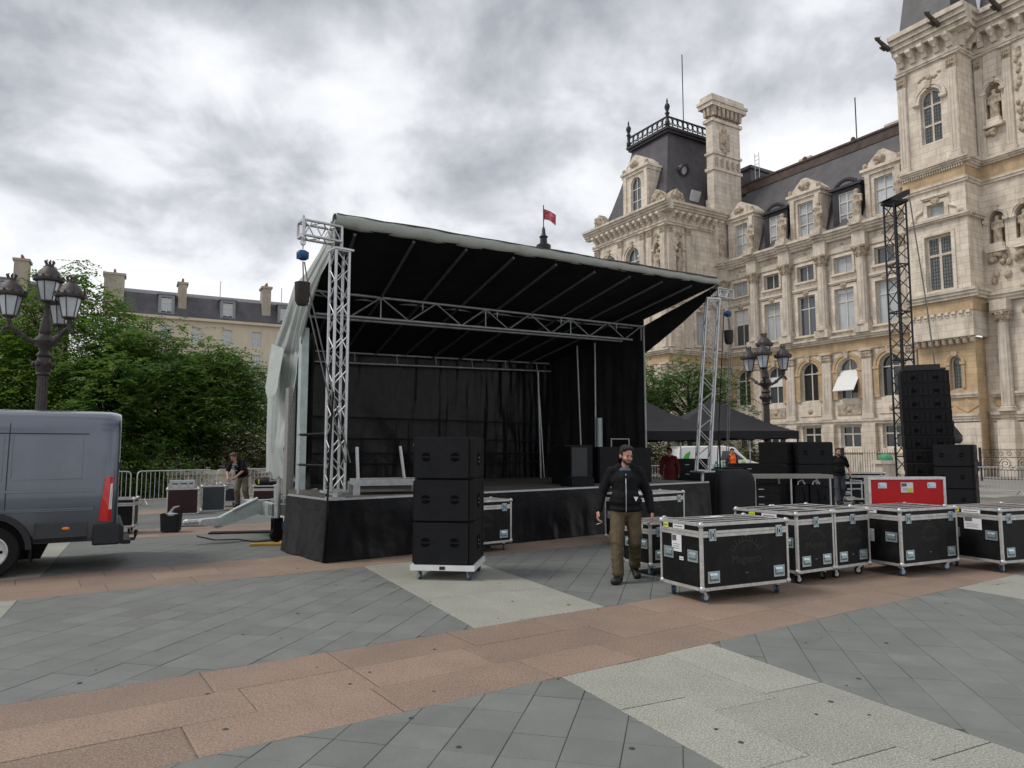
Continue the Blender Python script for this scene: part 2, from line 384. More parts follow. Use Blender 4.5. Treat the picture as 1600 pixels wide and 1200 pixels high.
# red rows
for q0, q1 in BANDS:
    rows = [(q0 + (q1 - q0) * k / 3, q0 + (q1 - q0) * (k + 1) / 3) for k in range(3)]
    for r0, r1 in rows:
        x = -26 + random.random()
        while x < 26:
            L = random.choice((.85, 1.0, 1.15, 1.25, 1.4))
            pts = [tuple(mdir * a + mnor * q) for a, q in ((x, r0), (x + L, r0), (x + L, r1), (x, r1))]
            if frustum_ok(pts): tiles.append(('red', pts))
            x += L
# pale rows between the red bands
gaps = [(BANDS[i][1], BANDS[i + 1][0]) for i in range(len(BANDS) - 1)]
for c0, c1 in CROSS:
    for k in range(3):
        r0, r1 = c0 + (c1 - c0) * k / 3, c0 + (c1 - c0) * (k + 1) / 3
        for g0, g1 in gaps:
            y = -30 + random.random()
            while y < 32:
                L = random.choice((.9, 1.05, 1.2, 1.4))
                p = [tuple(cnor * a + cdir * q) for a, q in ((r0, y), (r1, y), (r1, y + L), (r0, y + L))]
                y += L
                p = clip(p, mnor, g0); p = clip(p, mnor, g1, False) if len(p) > 2 else p
                if len(p) > 2 and area(p) > .01 and frustum_ok(p): tiles.append(('pale', p))
# grey diagonal slabs
ga = R(77); gd = Vector((cos(ga), sin(ga))); gn = Vector((gd.y, -gd.x)); TW, TL = .335, .335
cells = [(g0, g1, CROSS[i][1], CROSS[i + 1][0]) for g0, g1 in gaps for i in range(len(CROSS) - 1)]
for ia in range(-84, 90):
    for ib in range(-6, 90):
        a0, b0 = ia * TW, ib * TL
        base = [tuple(gn * a + gd * q) for a, q in ((a0, b0), (a0 + TW, b0), (a0 + TW, b0 + TL), (a0, b0 + TL))]
        if not frustum_ok(base): continue
        for g0, g1, x0, x1 in cells:
            p = base
            for n_, d_, k_ in ((mnor, g0, True), (mnor, g1, False), (cnor, x0, True), (cnor, x1, False)):
                p = clip(p, n_, d_, k_)
                if len(p) < 3: break
            if len(p) > 2 and area(p) > .004: tiles.append(('grey', p))
def shrink(p, g):
    cx_ = sum(a for a, _ in p) / len(p); cy_ = sum(q for _, q in p) / len(p); o = []
    for a, q in p:
        d = math.hypot(a - cx_, q - cy_) or 1; f = max(.2, 1 - g * 1.3 / d); o.append((cx_ + (a - cx_) * f, cy_ + (q - cy_) * f))
    return o, cx_, cy_
def pvis(p):
    xs = [a / max(q, .5) for a, q in p]; cy_ = sum(q for _, q in p) / len(p); cx_ = sum(a for a, _ in p) / len(p)
    if cy_ < 3.55 or abs(cx_) > .735 * cy_ + .3: return 0
    # hidden under stage, cases or van: rank last
    return area(p) / cy_ ** 3
names = {'red': ('red_granite_slab', REDG, 300), 'pale': ('pale_granite_slab', PALE, 300), 'grey': ('grey_paving_slab', GREY, 300)}
for kind in ('red', 'pale', 'grey'):
    nm, mt, lim = names[kind]
    ts = sorted((p for k, p in tiles if k == kind), key=pvis, reverse=True)
    rest = MB()
    for i, p in enumerate(ts):
        if i < lim:
            g = .0035 if kind != 'grey' else .0022
            o_, cx_, cy_ = shrink(p, g); dz = random.uniform(-.002, .002)
            loc = [(a - cx_, q - cy_) for a, q in o_]; n_ = len(loc)
            ins = [(a * .985, q * .985) for a, q in loc]
            m_ = MB()
            vs_ = [(a, q, -.02) for a, q in loc] + [(a, q, -.003) for a, q in loc] + [(a, q, 0) for a, q in ins]
            fs_ = [(k, (k + 1) % n_, n_ + (k + 1) % n_, n_ + k) for k in range(n_)] + [(n_ + k, n_ + (k + 1) % n_, 2 * n_ + (k + 1) % n_, 2 * n_ + k) for k in range(n_)] + [tuple(range(2 * n_, 3 * n_))]
            m_.add(vs_, fs_).build(nm, mt, plaza, loc=(cx_, cy_, dz))
        else:
            o_, _, _ = shrink(p, .005); rest.add([(a, q, -.003) for a, q in o_], [tuple(range(len(o_)))])
    if rest.v: tag(rest.build(nm + '_field', mt, plaza), kind='stuff')
# dark spots: studs and chewing gum, flat on the slabs
sp = MB()
for k in range(60):
    y = random.uniform(3.9, 12); x = random.uniform(-.7, .7) * y; r = random.uniform(.008, .022)
    sp.lathe([(r, 0), (r * .8, .0012)], 9, (x, y, .0028))
tag(sp.build('gum_spots', mat('gum', (.05, .05, .05), .8), plaza), kind='stuff')
# planted ground behind the barrier on the left, low stone kerb wall
gb = MB().add([(-40, 24.5, -.02), (-9.2, 27.5, -.02), (-9, 60, -.02), (-60, 60, -.02)], [(0, 1, 2, 3)])
tag(gb.build('planted_ground', LAWN), kind='structure')

# ================================================================ city hall  (local frame: x along the facade away from the camera, y outward, z up)
hall = thing('city_hall', 'ornate pale stone city hall with slate mansard roofs, statues and tall chimney', 'building', (26.8, 55.6, 0), R(121))
def frame(ox, oy, dx, dy):
    nx, ny = -dy, dx
    f = lambda a, b_, c: (ox + a * dx + b_ * nx, oy + a * dy + b_ * ny, c)
    f.rz = math.atan2(dy, dx); return f
def arch_pts(c, r, z, n=10, a0=180, a1=0):
    return [(c + r * cos(R(a0 + (a1 - a0) * k / n)), z + r * sin(R(a0 + (a1 - a0) * k / n))) for k in range(n + 1)]
def wall(mb, F, a0, a1, z0, z1, ops, depth=.4, b0=0):
    """front face with openings (centre, width, z0, z1, arched) and their reveals"""
    A = sorted({a0, a1, *[o[0] - o[1] / 2 for o in ops], *[o[0] + o[1] / 2 for o in ops]})
    Z = sorted({z0, z1, *[o[2] for o in ops], *[o[3] for o in ops]})
    A = [a for a in A if a0 <= a <= a1]; Z = [z for z in Z if z0 <= z <= z1]
    for i in range(len(A) - 1):
        for j in range(len(Z) - 1):
            ca, cz = (A[i] + A[i + 1]) / 2, (Z[j] + Z[j + 1]) / 2
            if any(abs(ca - o[0]) < o[1] / 2 and o[2] < cz < o[3] for o in ops): continue
            mb.add([(A[i], b0, Z[j]), (A[i + 1], b0, Z[j]), (A[i + 1], b0, Z[j + 1]), (A[i], b0, Z[j + 1])], [(0, 1, 2, 3)], F)
    for c, w_, q0, q1, ar in ops:
        l, r = c - w_ / 2, c + w_ / 2
        if ar:
            sp_ = q1 - w_ / 2; ap = arch_pts(c, w_ / 2, sp_)
            for k in range(len(ap) - 1):
                (x0, y0), (x1, y1) = ap[k], ap[k + 1]
                mb.add([(x0, b0, y0), (x1, b0, y1), (x1, b0, q1), (x0, b0, q1)], [(0, 1, 2, 3)], F)
                mb.add([(x0, b0, y0), (x1, b0, y1), (x1, b0 - depth, y1), (x0, b0 - depth, y0)], [(0, 1, 2, 3)], F)
            top = sp_
        else:
            top = q1; mb.add([(l, b0, q1), (r, b0, q1), (r, b0 - depth, q1), (l, b0 - depth, q1)], [(0, 1, 2, 3)], F)
        mb.add([(l, b0, q0), (l, b0 - depth, q0), (l, b0 - depth, top), (l, b0, top)], [(0, 1, 2, 3)], F)
        mb.add([(r, b0, q0), (r, b0 - depth, q0), (r, b0 - depth, top), (r, b0, top)], [(0, 1, 2, 3)], F)
        mb.add([(l, b0, q0), (r, b0, q0), (r, b0 - depth, q0), (l, b0 - depth, q0)], [(0, 1, 2, 3)], F)
def win_mesh(w_, h_, ar, mull, bars, t=.07, fm=WFRAME):
    """(frame, pane) meshes, origin at the sill centre, outward +y"""
    fr = MB(); sp_ = h_ - w_ / 2 if ar else h_
    fr.box(-w_ / 2, -w_ / 2 + t, -.05, .05, 0, sp_); fr.box(w_ / 2 - t, w_ / 2, -.05, .05, 0, sp_); fr.box(-w_ / 2 + t, w_ / 2 - t, -.045, .045, 0, t)
    if ar:
        o_ = arch_pts(0, w_ / 2, sp_, 12); i_ = arch_pts(0, w_ / 2 - t, sp_, 12)
        for k in range(12):
            fr.add([(*o_[k][:1], -.05, o_[k][1]), (o_[k + 1][0], -.05, o_[k + 1][1]), (i_[k + 1][0], -.05, i_[k + 1][1]), (i_[k][0], -.05, i_[k][1]),
                    (o_[k][0], .05, o_[k][1]), (o_[k + 1][0], .05, o_[k + 1][1]), (i_[k + 1][0], .05, i_[k + 1][1]), (i_[k][0], .05, i_[k][1])],
                   [(4, 5, 6, 7), (3, 2, 6, 7), (0, 1, 5, 4)])
    else: fr.box(-w_ / 2 + t, w_ / 2 - t, -.045, .045, h_ - t, h_)
    for x in mull: fr.box(x - t / 2, x + t / 2, -.04, .04, t, h_ - t)
    for z in bars: fr.box(-w_ / 2 + t, w_ / 2 - t, -.035, .035, z - t / 2, z + t / 2)
    pn = MB()
    if ar:
        pp = [(-w_ / 2, 0), (w_ / 2, 0)] + arch_pts(0, w_ / 2 - .02, sp_, 12)[::-1]
        pn.add([(x, 0, z) for x, z in pp], [tuple(range(len(pp)))])
    else: pn.add([(-w_ / 2, 0, 0), (w_ / 2, 0, 0), (w_ / 2, 0, h_), (-w_ / 2, 0, h_)], [(0, 1, 2, 3)])
    return fr.mesh('window', fm), pn
def window(F, c, z0, w_, h_, ar=False, mull=(0,), bars=(), pane=PANE, b0=-.4, fm=WFRAME, t=.07, parent=None):
    key = ('win', round(w_, 2), round(h_, 2), ar, tuple(mull), tuple(bars), fm.name, t)
    fr, pn = cached(key, lambda: win_mesh(w_, h_, ar, mull, bars, t, fm))
    pm = cached(key + (pane.name,), lambda: pn.mesh('pane', pane))
    o = put('window', fr, parent or hall, F(c, b0 + .06, z0), F.rz)
    put('pane', pm, o, (0, -.02, 0)); return o
def ledge(mb, F, a0, a1, z0, z1, b1, steps=3, b0=-.02, ends=.0):
    """stepped moulding: grows outward towards the top"""
    for k in range(steps):
        f0, f1 = k / steps, (k + 1) / steps
        o_ = b1 * (.35 + .65 * f1); e = ends * (.35 + .65 * f1)
        mb.box(a0 - e, a1 + e, b0, o_, z0 + (z1 - z0) * f0 + (.002 if k else 0), z0 + (z1 - z0) * f1, F)
def column_mesh(r, h_):
    b_ = MB(); n = 24
    prof = [(r * 1.5, 0), (r * 1.5, .12), (r * 1.32, .14), (r * 1.38, .24), (r * 1.15, .30), (r * 1.2, .38)]
    b_.lathe(prof, n)
    vs_, fs_ = [], []
    zs = [.38, h_ * .5, h_ - r * 2.1]
    for i, z in enumerate(zs):
        rr = r * (1, .97, .86)[i]
        for k in range(n): vs_.append((rr * (1 if k % 2 else .88) * cos(2 * pi * k / n), rr * (1 if k % 2 else .88) * sin(2 * pi * k / n), z))
    for i in range(2):
        for k in range(n): fs_.append((i * n + k, i * n + (k + 1) % n, (i + 1) * n + (k + 1) % n, (i + 1) * n + k))
    b_.add(vs_, fs_)
    c0 = h_ - r * 2.1
    b_.k = 1
    b_.lathe([(r * .9, c0), (r * .98, c0 + .04), (r * .9, c0 + .08), (r * 1.05, c0 + r * .9), (r * 1.35, c0 + r * 1.7)], n)
    for k in range(8):
        t = 2 * pi * k / 8 + .39; b_.ell((r * 1.12 * cos(t), r * 1.12 * sin(t), c0 + r * .75), (.11, .11, .17), 6, 4)
        b_.ell((r * 1.3 * cos(t), r * 1.3 * sin(t), c0 + r * 1.45), (.11, .11, .13), 6, 4)
    b_.box(-r * 1.4, r * 1.4, -r * 1.4, r * 1.4, h_ - r * .4, h_)
    return b_.mesh('column', [STONEG, STONED], 40)
def column(F, c, z0, h_, r, b0=.0):
    me = cached(('col', round(r, 2), round(h_, 2)), lambda: column_mesh(r, h_)); return put('column', me, hall, F(c, b0, z0), F.rz)
def pilaster(F, c, z0, z1, w_, proud=.18, cap=.75, m_=None):
    def mk():
        b_ = MB(); h_ = z1 - z0
        b_.box(-w_ / 2 - .09, w_ / 2 + .09, -.02, proud + .08, 0, .35); b_.box(-w_ / 2, w_ / 2, -.02, proud, .35, h_ - cap)
        for k in range(3):
            x = -w_ / 2 + w_ * (k + .5) / 3; b_.box(x - w_ * .1, x + w_ * .1, proud, proud + .025, .5, h_ - cap - .15)
        b_.k = 1
        for k in range(4):
            x = -w_ / 2 + w_ * (k + .5) / 4
            for zz in (.25, .55): b_.ell((x, proud, h_ - cap + zz * cap), (w_ / 6.5, .12, cap * .2), 7, 5)
        b_.box(-w_ / 2 - .03, w_ / 2 + .03, -.02, proud + .02, h_ - cap, h_ - .14)
        b_.k = 0; b_.box(-w_ / 2 - .12, w_ / 2 + .12, -.02, proud + .14, h_ - .14, h_); return b_.mesh('pilaster', [m_ or STONEG, STONED])
    return put('pilaster', cached(('pil', round(z1 - z0, 2), round(w_, 2), proud, (m_ or STONEG).name), mk), hall, F(c, 0, z0), F.rz)
def archivolt(F, c, zs, r0, r1, proud=.14, m_=STONEY, nm='arch_surround', legs=0):
    def mk():
        b_ = MB(); n = 14
        for (ra, rb, pr) in ((r0, r0 + (r1 - r0) * .5, proud * .55), (r0 + (r1 - r0) * .5, r1, proud)):
            i_, o_ = arch_pts(0, ra, 0, n), arch_pts(0, rb, 0, n)
            for k in range(n):
                q = [(*i_[k], ), (*i_[k + 1],), (*o_[k + 1],), (*o_[k],)]
                b_.add([(x, -.01, z) for x, z in q] + [(x, pr, z) for x, z in q], [(4, 5, 6, 7), (0, 1, 5, 4), (2, 3, 7, 6)])
        if legs:
            for s_ in (-1, 1): b_.box(min(s_ * r0, s_ * r1), max(s_ * r0, s_ * r1), -.01, proud, -legs, 0); b_.box(min(s_ * r0, s_ * r1) - .06, max(s_ * r0, s_ * r1) + .06, -.01, proud + .07, -.22, 0.003)
        b_.k = 1; b_.prism([(-.14, r0 - .02), (.14, r0 - .02), (.2, r1 + .12), (-.2, r1 + .12)], -.01, proud + .1, 'y'); return b_.mesh(nm, [m_, STONED])
    return put(nm, cached(('arv', round(r0, 2), round(r1, 2), m_.name, legs), mk), hall, F(c, 0, zs), F.rz)
def surround(F, c, z0, w_, h_, t=.28, proud=.1, hood=True, m_=STONE):
    def mk():
        b_ = MB()
        b_.box(-w_ / 2 - t, -w_ / 2, -.01, proud, 0, h_ + t); b_.box(w_ / 2, w_ / 2 + t, -.01, proud, 0, h_ + t); b_.box(-w_ / 2, w_ / 2, -.01, proud, h_, h_ + t)
        b_.box(-w_ / 2 - t - .06, w_ / 2 + t + .06, -.01, proud + .14, -.16, 0)
        if hood:
            b_.box(-w_ / 2 - t - .1, w_ / 2 + t + .1, -.01, proud + .16, h_ + t + .22, h_ + t + .36); b_.box(-w_ / 2 - t, w_ / 2 + t, -.01, proud + .08, h_ + t + .1, h_ + t + .22)
            b_.k = 1; b_.ell((0, proud, h_ + t * .8), (.2, .16, .34), 8, 6); b_.ell((-.18, proud, h_ + t * .9), (.13, .1, .16), 7, 5); b_.ell((.18, proud, h_ + t * .9), (.13, .1, .16), 7, 5)
        return b_.mesh('window_surround', [m_, STONED])
    return put('window_surround', cached(('sur', round(w_, 2), round(h_, 2), t, hood, m_.name), mk), hall, F(c, 0, z0), F.rz)
def bracket_mesh(w_=.34, h_=.85, d_=.75):
    b_ = MB(); b_.prism([(0, 0), (.16, .02), (.30, h_ * .35), (d_ * .75, h_ * .6), (d_, h_ * .72), (d_, h_), (0, h_)], -w_ / 2, w_ / 2, 'x'); b_.ell((0, d_ * .55, h_ * .5), (w_ * .42, .16, .16), 7, 5)
    return b_.mesh('bracket', STONE)
def brackets(F, a0, a1, n, z, w_=.34, h_=.85, d_=.75):
    me = cached(('brk', w_, h_, d_), lambda: bracket_mesh(w_, h_, d_))
    for k in range(n): put('bracket', me, hall, F(a0 + (a1 - a0) * (k + .5) / n, -.01, z), F.rz)
def swag(F, c, z, w_=1.6, h_=.5, proud=.08):
    def mk():
        rd = random.Random(3); b_ = MB()
        for k in range(13):
            x = -w_ / 2 + w_ * k / 12; zz = h_ * (.3 * cos(3 * pi * k / 12) + .2 * rd.uniform(-1, 1))
            b_.ell((x, 0, zz), (w_ * rd.uniform(.035, .07), proud, h_ * rd.uniform(.15, .3)), 7, 5)
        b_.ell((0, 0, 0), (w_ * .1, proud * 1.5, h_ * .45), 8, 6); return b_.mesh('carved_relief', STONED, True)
    return put('carved_relief', cached(('swag', w_, h_), mk), hall, F(c, 0, z), F.rz)
STAT = []
for v in range(3):
    rd = random.Random(v + 11); sx = rd.uniform(-.06, .06); arm = [(.32, .05, 1.05), (.18, .22, 1.15), (.36, .1, 1.62)][v]
    pr = [('c', (-.10, 0, .05), (-.11 + sx, 0, .9), .15, .17), ('c', (.12, .08, .05), (.10 + sx, .02, .9), .14, .17), ('c', (sx, 0, .85), (sx, .02, 1.38), .24, .24), ('c', (-.26, 0, 1.42), (.26, 0, 1.42), .13, .13),
          ('c', (-.28, 0, 1.40), (-.36, .08, 1.05), .09, .075), ('c', (-.36, .08, 1.05), (-.16, .24, .98), .075, .06), ('c', (.28, 0, 1.40), arm, .09, .07), ('c', (sx, 0, 1.45), (sx, .02, 1.62), .09, .08),
          ('e', (sx, .03, 1.74), (.125, .14, .165)), ('e', (sx, -.03, 1.80), (.15, .14, .12)), ('c', (.02, -.1, .1), (-.05, -.12, 1.3), .2, .18), ('c', (-.2, .06, .1), (.12, .18, 1.0), .12, .1), ('e', (0, 0, .03), (.36, .3, .09))]
    STAT.append(blob_mesh('statue', pr, STONED, .034, 2))
def statue(F, c, z, b0=.0, s=1.0, v=0): return put('statue', STAT[v % 3], hall, F(c, b0, z), F.rz, None if True else None, (s, s, s))

# ---- wing facade
FW = frame(0, 0, 1, 0)
cols_ = [2.12 + 3.47 * k for k in range(-2, 4)]                      # -4.82 ... 12.53
bays = [(cols_[i] + cols_[i + 1]) / 2 for i in range(5)]
ops = []
for c in bays: ops += [(c, 1.72, 1.85, 3.62, False), (c, 1.74, 5.7, 8.95, True), (c, 1.7, 11.25, 14.6, False), (c, 1.6, 15.85, 17.2, False)]
b = MB(); wall(b, FW, -5.9, 12.95, -.1, 9.45, [o for o in ops if o[3] < 9.4]); b.build('ground_storey_wall', STONE, hall)
b = MB(); wall(b, FW, -5.9, 12.95, 9.45, 18.2, [o for o in ops if o[2] > 10]); b.build('upper_storey_wall', STONE, hall)
b = MB(); b.box(-5.9, 12.95, -.01, .10, 9.5, 10.28, FW); b.build('yellow_frieze', STONEY, hall)
for z0, z1, pr, st in ((10.28, 10.75, .55, 3), (3.72, 4.1, .32, 2), (1.3, 1.55, .25, 2)): b = MB(); ledge(b, FW, -5.9, 12.95, z0, z1, pr, st); b.build('storey_ledge', STONEG, hall)
MB().box(-5.9, 12.95, -.01, .22, -.1, 1.3, FW).build('plinth', STONEG, hall)
b = MB(); ledge(b, FW, -5.9, 12.95, 18.55, 19.38, .85, 4); b.build('main_cornice', STONEG, hall); MB().box(-5.9, 12.95, -.01, .14, 17.55, 17.95, FW).build('architrave', STONEG, hall); MB().box(-5.9, 12.95, -.01, .06, 17.95, 18.55, FW).build('frieze', STONE, hall)
rnd = random.Random(5)
for i, c in enumerate(bays):
    window(FW, c, 1.85, 1.72, 1.77, False, (0,), (1.1,), PANED, -.4, t=.12)
    window(FW, c, 5.7, 1.74, 3.25, True, (0,), (2.3,), (PANED, PANE, PANED, PANE, PANED)[i], -.42, t=.09)
    window(FW, c, 11.25, 1.7, 3.35, False, (0,), (2.3,), (PANEB, PANEB, PANE, PANEB, PANE)[i], -.35, t=.08)
    window(FW, c, 15.85, 1.6, 1.35, False, (0,), (), (PANE, PANEB, PANE, PANE, PANEB)[i], -.35, t=.08)
    archivolt(FW, c, 8.08, .87, 1.30, legs=2.4)
    surround(FW, c, 11.25, 1.7, 3.35); surround(FW, c, 15.85, 1.6, 1.35, .2, .08, False)
    swag(FW, c, 18.22, 1.7, .34)
    b = MB(); b.box(c - 1.0, c + 1.0, -.01, .07, 4.45, 5.25, FW); b.build('sill_panel', STONED if i % 2 else STONE, hall)
    put('carved_relief', cached('rosette', lambda: MB().ell((0, 0, 0), (.24, .09, .24), 10, 6).ell((0, .05, 0), (.1, .09, .1), 8, 5).mesh('carved_relief', STONED, True)), hall, FW(c, .07, 4.85), FW.rz)
# roller blinds and an awning: parts of their windows' storey
b = MB(); b.add([(bays[1] - .95, -.30, 8.0), (bays[1] + .85, -.30, 8.0), (bays[1] + .85, .85, 6.35), (bays[1] - .95, .85, 6.35), (bays[1] - .95, -.33, 7.95), (bays[1] + .85, -.33, 7.95), (bays[1] + .85, .82, 6.30), (bays[1] - .95, .82, 6.30)],
      [(0, 1, 2, 3), (4, 5, 6, 7), (2, 3, 7, 6), (0, 3, 7, 4), (1, 2, 6, 5)]); tag(b.build('awning', WHITE, hall), 'white awning tilted out of an arched window')
for c, z0, z1 in ((bays[3] + 3.47, 13.2, 14.6), (bays[3], 7.2, 8.05), (bays[1], 14.25, 14.6)):
    MB().box(c - .84, c + .84, -.33, -.27, z0, z1).build('roller_blind', WHITE, hall)
for i, c in enumerate(cols_):
    column(FW, c, 11.35, 6.2, .40, .30)
    b = MB(); b.box(c - .6, c + .6, -.01, .78, 10.75, 11.35); b.build('pedestal', STONEG, hall)
    b = MB(); b.box(c - .55, c + .55, .0, .62, 17.551, 18.56); ledge(b, FW, c - .5, c + .5, 18.56, 19.40, 1.15, 4); b.box(c - .45, c + .45, .1, 1.0, 19.40, 19.75); b.build('cornice_block', STONEG, hall)
    pilaster(FW, c, 4.1, 9.48, .80, .28, .75)
    b = MB(); b.box(c - .52, c + .52, -.01, .38, -.1, 3.72); b.build('pier', STONE, hall)
    statue(FW, c, 19.75, .55, 1.25, i)
# mansard
b = MB(); b.add([(-5.9, -.55, 19.3), (13.0, -.55, 19.3), (13.0, -2.3, 24.6), (-5.9, -2.3, 24.6), (13.0, -3.8, 27.2), (-5.9, -3.8, 27.2), (-5.9, -9, 27.0), (13, -9, 27.0)], [(0, 1, 2, 3), (3, 2, 4, 5), (5, 4, 7, 6)])
b.build('mansard_roof', SLATE, hall)
b = MB(); b.box(-5.9, 15, -4.4, -3.7, 27.15, 27.95); b.box(-5.9, 15, -4.5, -3.6, 27.95, 28.12); b.build('roof_ridge', RIDGE, hall)
for s_ in (-3.2, 1.6, 6.4, 11.2): MB().ell((s_, -4.0, 28.3), (.22, .22, .28), 8, 6).build('ridge_knob', RIDGE, hall)
for s_ in (-1.2, 7.2): MB().box(s_ - .5, s_ + .5, -6, -5.2, 26.5, 28.7).box(s_ - .65, s_ + .65, -6.15, -5.05, 28.7, 29.0).build('chimney_stack', STONEG, hall)
MB().tube([(1.9, -5, 27), (1.9, -5, 32.5)], .05, 6).build('antenna', IRON, hall)
# dormers
def stone_dormer(F, c, z0, w_, h_, ww, wh, zoff=.5, dep=3.2, ar=False, bset=-.25):
    b_ = MB(); f2 = lambda a, q, z: F(c + a, bset + q, z0 + z)
    eh = h_ * .74
    wall(b_, lambda a, q, z: f2(a, q, z), -w_ / 2, w_ / 2, 0, eh, [(0, ww, zoff, zoff + wh, ar)], .3)
    b_.box(-w_ / 2, -w_ / 2 + .05, -dep, -.004, 0, eh, f2); b_.box(w_ / 2 - .05, w_ / 2, -dep, -.004, 0, eh, f2)
    b_.box(-w_ / 2 - .22, w_ / 2 + .22, -dep, .28, eh, eh + .22, f2); b_.box(-w_ / 2 - .1, w_ / 2 + .1, -dep, .14, eh - .3, eh - .002, f2)
    b_.prism([(-w_ / 2 * .86, eh + .22), (w_ / 2 * .86, eh + .22), (w_ / 2 * .74, h_ * .86), (.2, h_), (-.2, h_), (-w_ / 2 * .74, h_ * .86)], -dep, .05, 'y', f2)
    for s_ in (-1, 1): b_.box(s_ * (w_ / 2 - .28) - .2, s_ * (w_ / 2 - .28) + .2, 0, .14, 0, eh - .3, f2); b_.box(s_ * (w_ / 2 - .28) - .26, s_ * (w_ / 2 - .28) + .26, 0, .2, 0, .4, f2)
    b_.k = 1
    for k in range(7): b_.ell(f2(random.uniform(-.5, .5), .08, h_ * .86 + random.uniform(-.25, .2)), (.2, .2, .2), 7, 5)
    b_.ell(f2(0, .08, h_ * .87), (.3, .3, .34), 9, 6)
    for s_ in (-1, 1): b_.ell(f2(s_ * w_ * .46, .05, eh + .42), (.2, .2, .3), 7, 5)
    o = b_.build('stone_dormer', [STONE, STONED], hall)
    wo = window(lambda a, q, z: f2(a, q, z), 0, zoff, ww, wh, ar, (0,), (wh * .66,), PANEB, -.3, parent=o) if False else None
    fr, pn = cached(('dw', ww, wh, ar), lambda: win_mesh(ww, wh, ar, (0,), (wh * .35, wh * .68), .08))
    q = put('window', fr, o, f2(0, -.25, zoff), F.rz)
    pm = cached(('dwp', ww, wh, ar), lambda: pn.mesh('pane', PANEB)); return o
for c in (bays[0], bays[2], bays[4]): 
    o = stone_dormer(FW, c, 19.38, 3.0, 5.5, 1.5, 2.9)
    MB().add([(c - .75, -.54, 19.9), (c + .75, -.54, 19.9), (c + .75, -.54, 22.8), (c - .75, -.54, 22.8)], [(0, 1, 2, 3)]).build('pane', PANEB, o)
for c in (bays[1], bays[3]):
    b = MB(); w_, h_ = 2.5, 3.6
    wall(b, lambda a, q, z: FW(c + a, -.8 + q, 19.7 + z), -w_ / 2, w_ / 2, 0, 3.3, [(0, 1.5, .2, 3.0, False)], .2)
    b.box(c - 1.25, c - 1.2, -3.5, -.804, 19.7, 23.0); b.box(c + 1.2, c + 1.25, -3.5, -.804, 19.7, 23.0)
    b.box(c - 1.45, c + 1.45, -3.5, -.55, 23.0, 23.22)
    for k in range(9): b.ell((c - .9 + k * .22, -.75, 23.35 + .35 * sin(pi * k / 8)), (.15, .12, .2), 7, 5)
    o = b.build('slate_dormer', LEAD, hall)
    fr, pn = cached('slw', lambda: win_mesh(1.5, 2.8, False, (0,), (1.0, 2.0), .10)); put('window', fr, o, (c, -.94, 19.9))
    MB().add([(c - .75, -.97, 19.9), (c + .75, -.97, 19.9), (c + .75, -.97, 22.7), (c - .75, -.97, 22.7)], [(0, 1, 2, 3)]).build('pane', PANEB, o)

# ---- corner tower beside the main block (right in the photograph)
FT = frame(0, 2.0, 1, 0); a0, a1 = -10.0, -5.83; tc_ = -8.06
b = MB(); wall(b, FT, a0, a1, 9.2, 30.6, [(tc_, 1.42, 23.0, 26.9, True), (tc_, 1.15, 17.7, 18.6, False), (tc_, 1.78, 12.5, 16.4, False)])
b.add([(a0, 2, 9.2), (a0, 0, 9.2), (a0, 0, 31), (a0, 2, 31)], [(0, 1, 2, 3)]); b.add([(a1, 2, 9.2), (a1, -3, 9.2), (a1, -3, 31), (a1, 2, 31)], [(0, 1, 2, 3)]); b.build('tower_wall', STONE, hall)
b = MB(); FB = frame(0, 1.3, 1, 0); wall(b, FB, a0 + .3, a1 - .1, -.1, 9.2, [(-8.4, .72, 5.75, 8.0, True)]); b.add([(a0 + .3, 1.3, -.1), (a0 + .3, 0, -.1), (a0 + .3, 0, 9.2), (a0 + .3, 1.3, 9.2)], [(0, 1, 2, 3)]); b.add([(a1 - .1, 1.3, -.1), (a1 - .1, 0, -.1), (a1 - .1, 0, 9.2), (a1 - .1, 1.3, 9.2)], [(0, 1, 2, 3)])
b.build('tower_base_wall', STONEY, hall)
window(FT, tc_, 23.0, 1.42, 3.9, True, (0,), (1.35, 2.75), LEADED, -.35, STONEG, .13)
window(FT, tc_, 17.7, 1.15, .9, False, (), (), PANEB, -.35)
window(FT, tc_, 12.5, 1.78, 3.9, False, (0,), (2.55,), LEADED, -.35, STONEG, .16)
window(FB, -8.4, 5.75, .72, 2.25, True, (), (), LEADED, -.35, STONEG, .08)
gr = MB()                                                             # lead cames of the mullioned windows
for (c, z0, w_, h_, F_) in ((tc_, 12.5, 1.78, 3.9, FT), (tc_, 23, 1.42, 3.3, FT), (-8.4, 5.75, .72, 1.9, FB)):
    k = -w_ / 2 + .12
    while k < w_ / 2 - .1: gr.box(c + k - .012, c + k + .012, -.305, -.29, z0 + .1, z0 + h_ - .1, F_); k += .17
    k = .2
    while k < h_ - .1: gr.box(c - w_ / 2 + .1, c + w_ / 2 - .1, -.307, -.292, z0 + k - .012, z0 + k + .012, F_); k += .24
tag(gr.build('lead_cames', LEAD, hall), kind='stuff')
archivolt(FT, tc_, 26.19, .74, 1.12, .14, STONE, legs=.3); archivolt(FB, -8.4, 7.64, .38, .58, .1, STONEY, legs=1.8)
surround(FT, tc_, 12.5, 1.78, 3.9, .22, .08, False); surround(FT, tc_, 17.7, 1.15, .9, .25, .1, True)
for s_ in (-1, 1):                                                    # scrolls beside the attic window
    MB().tube([FT(tc_ + s_ * (.85 + .75 * t * t), .06, 18.7 - .95 * t - .12 * sin(t * 6)) for t in [k / 8 for k in range(9)]], .09, 6).ell(FT(tc_ + s_ * 1.55, .06, 17.75), (.2, .2, .2), 8, 6).build('scroll', STONE, hall)
swag(FT, tc_, 27.75, 1.5, .5)
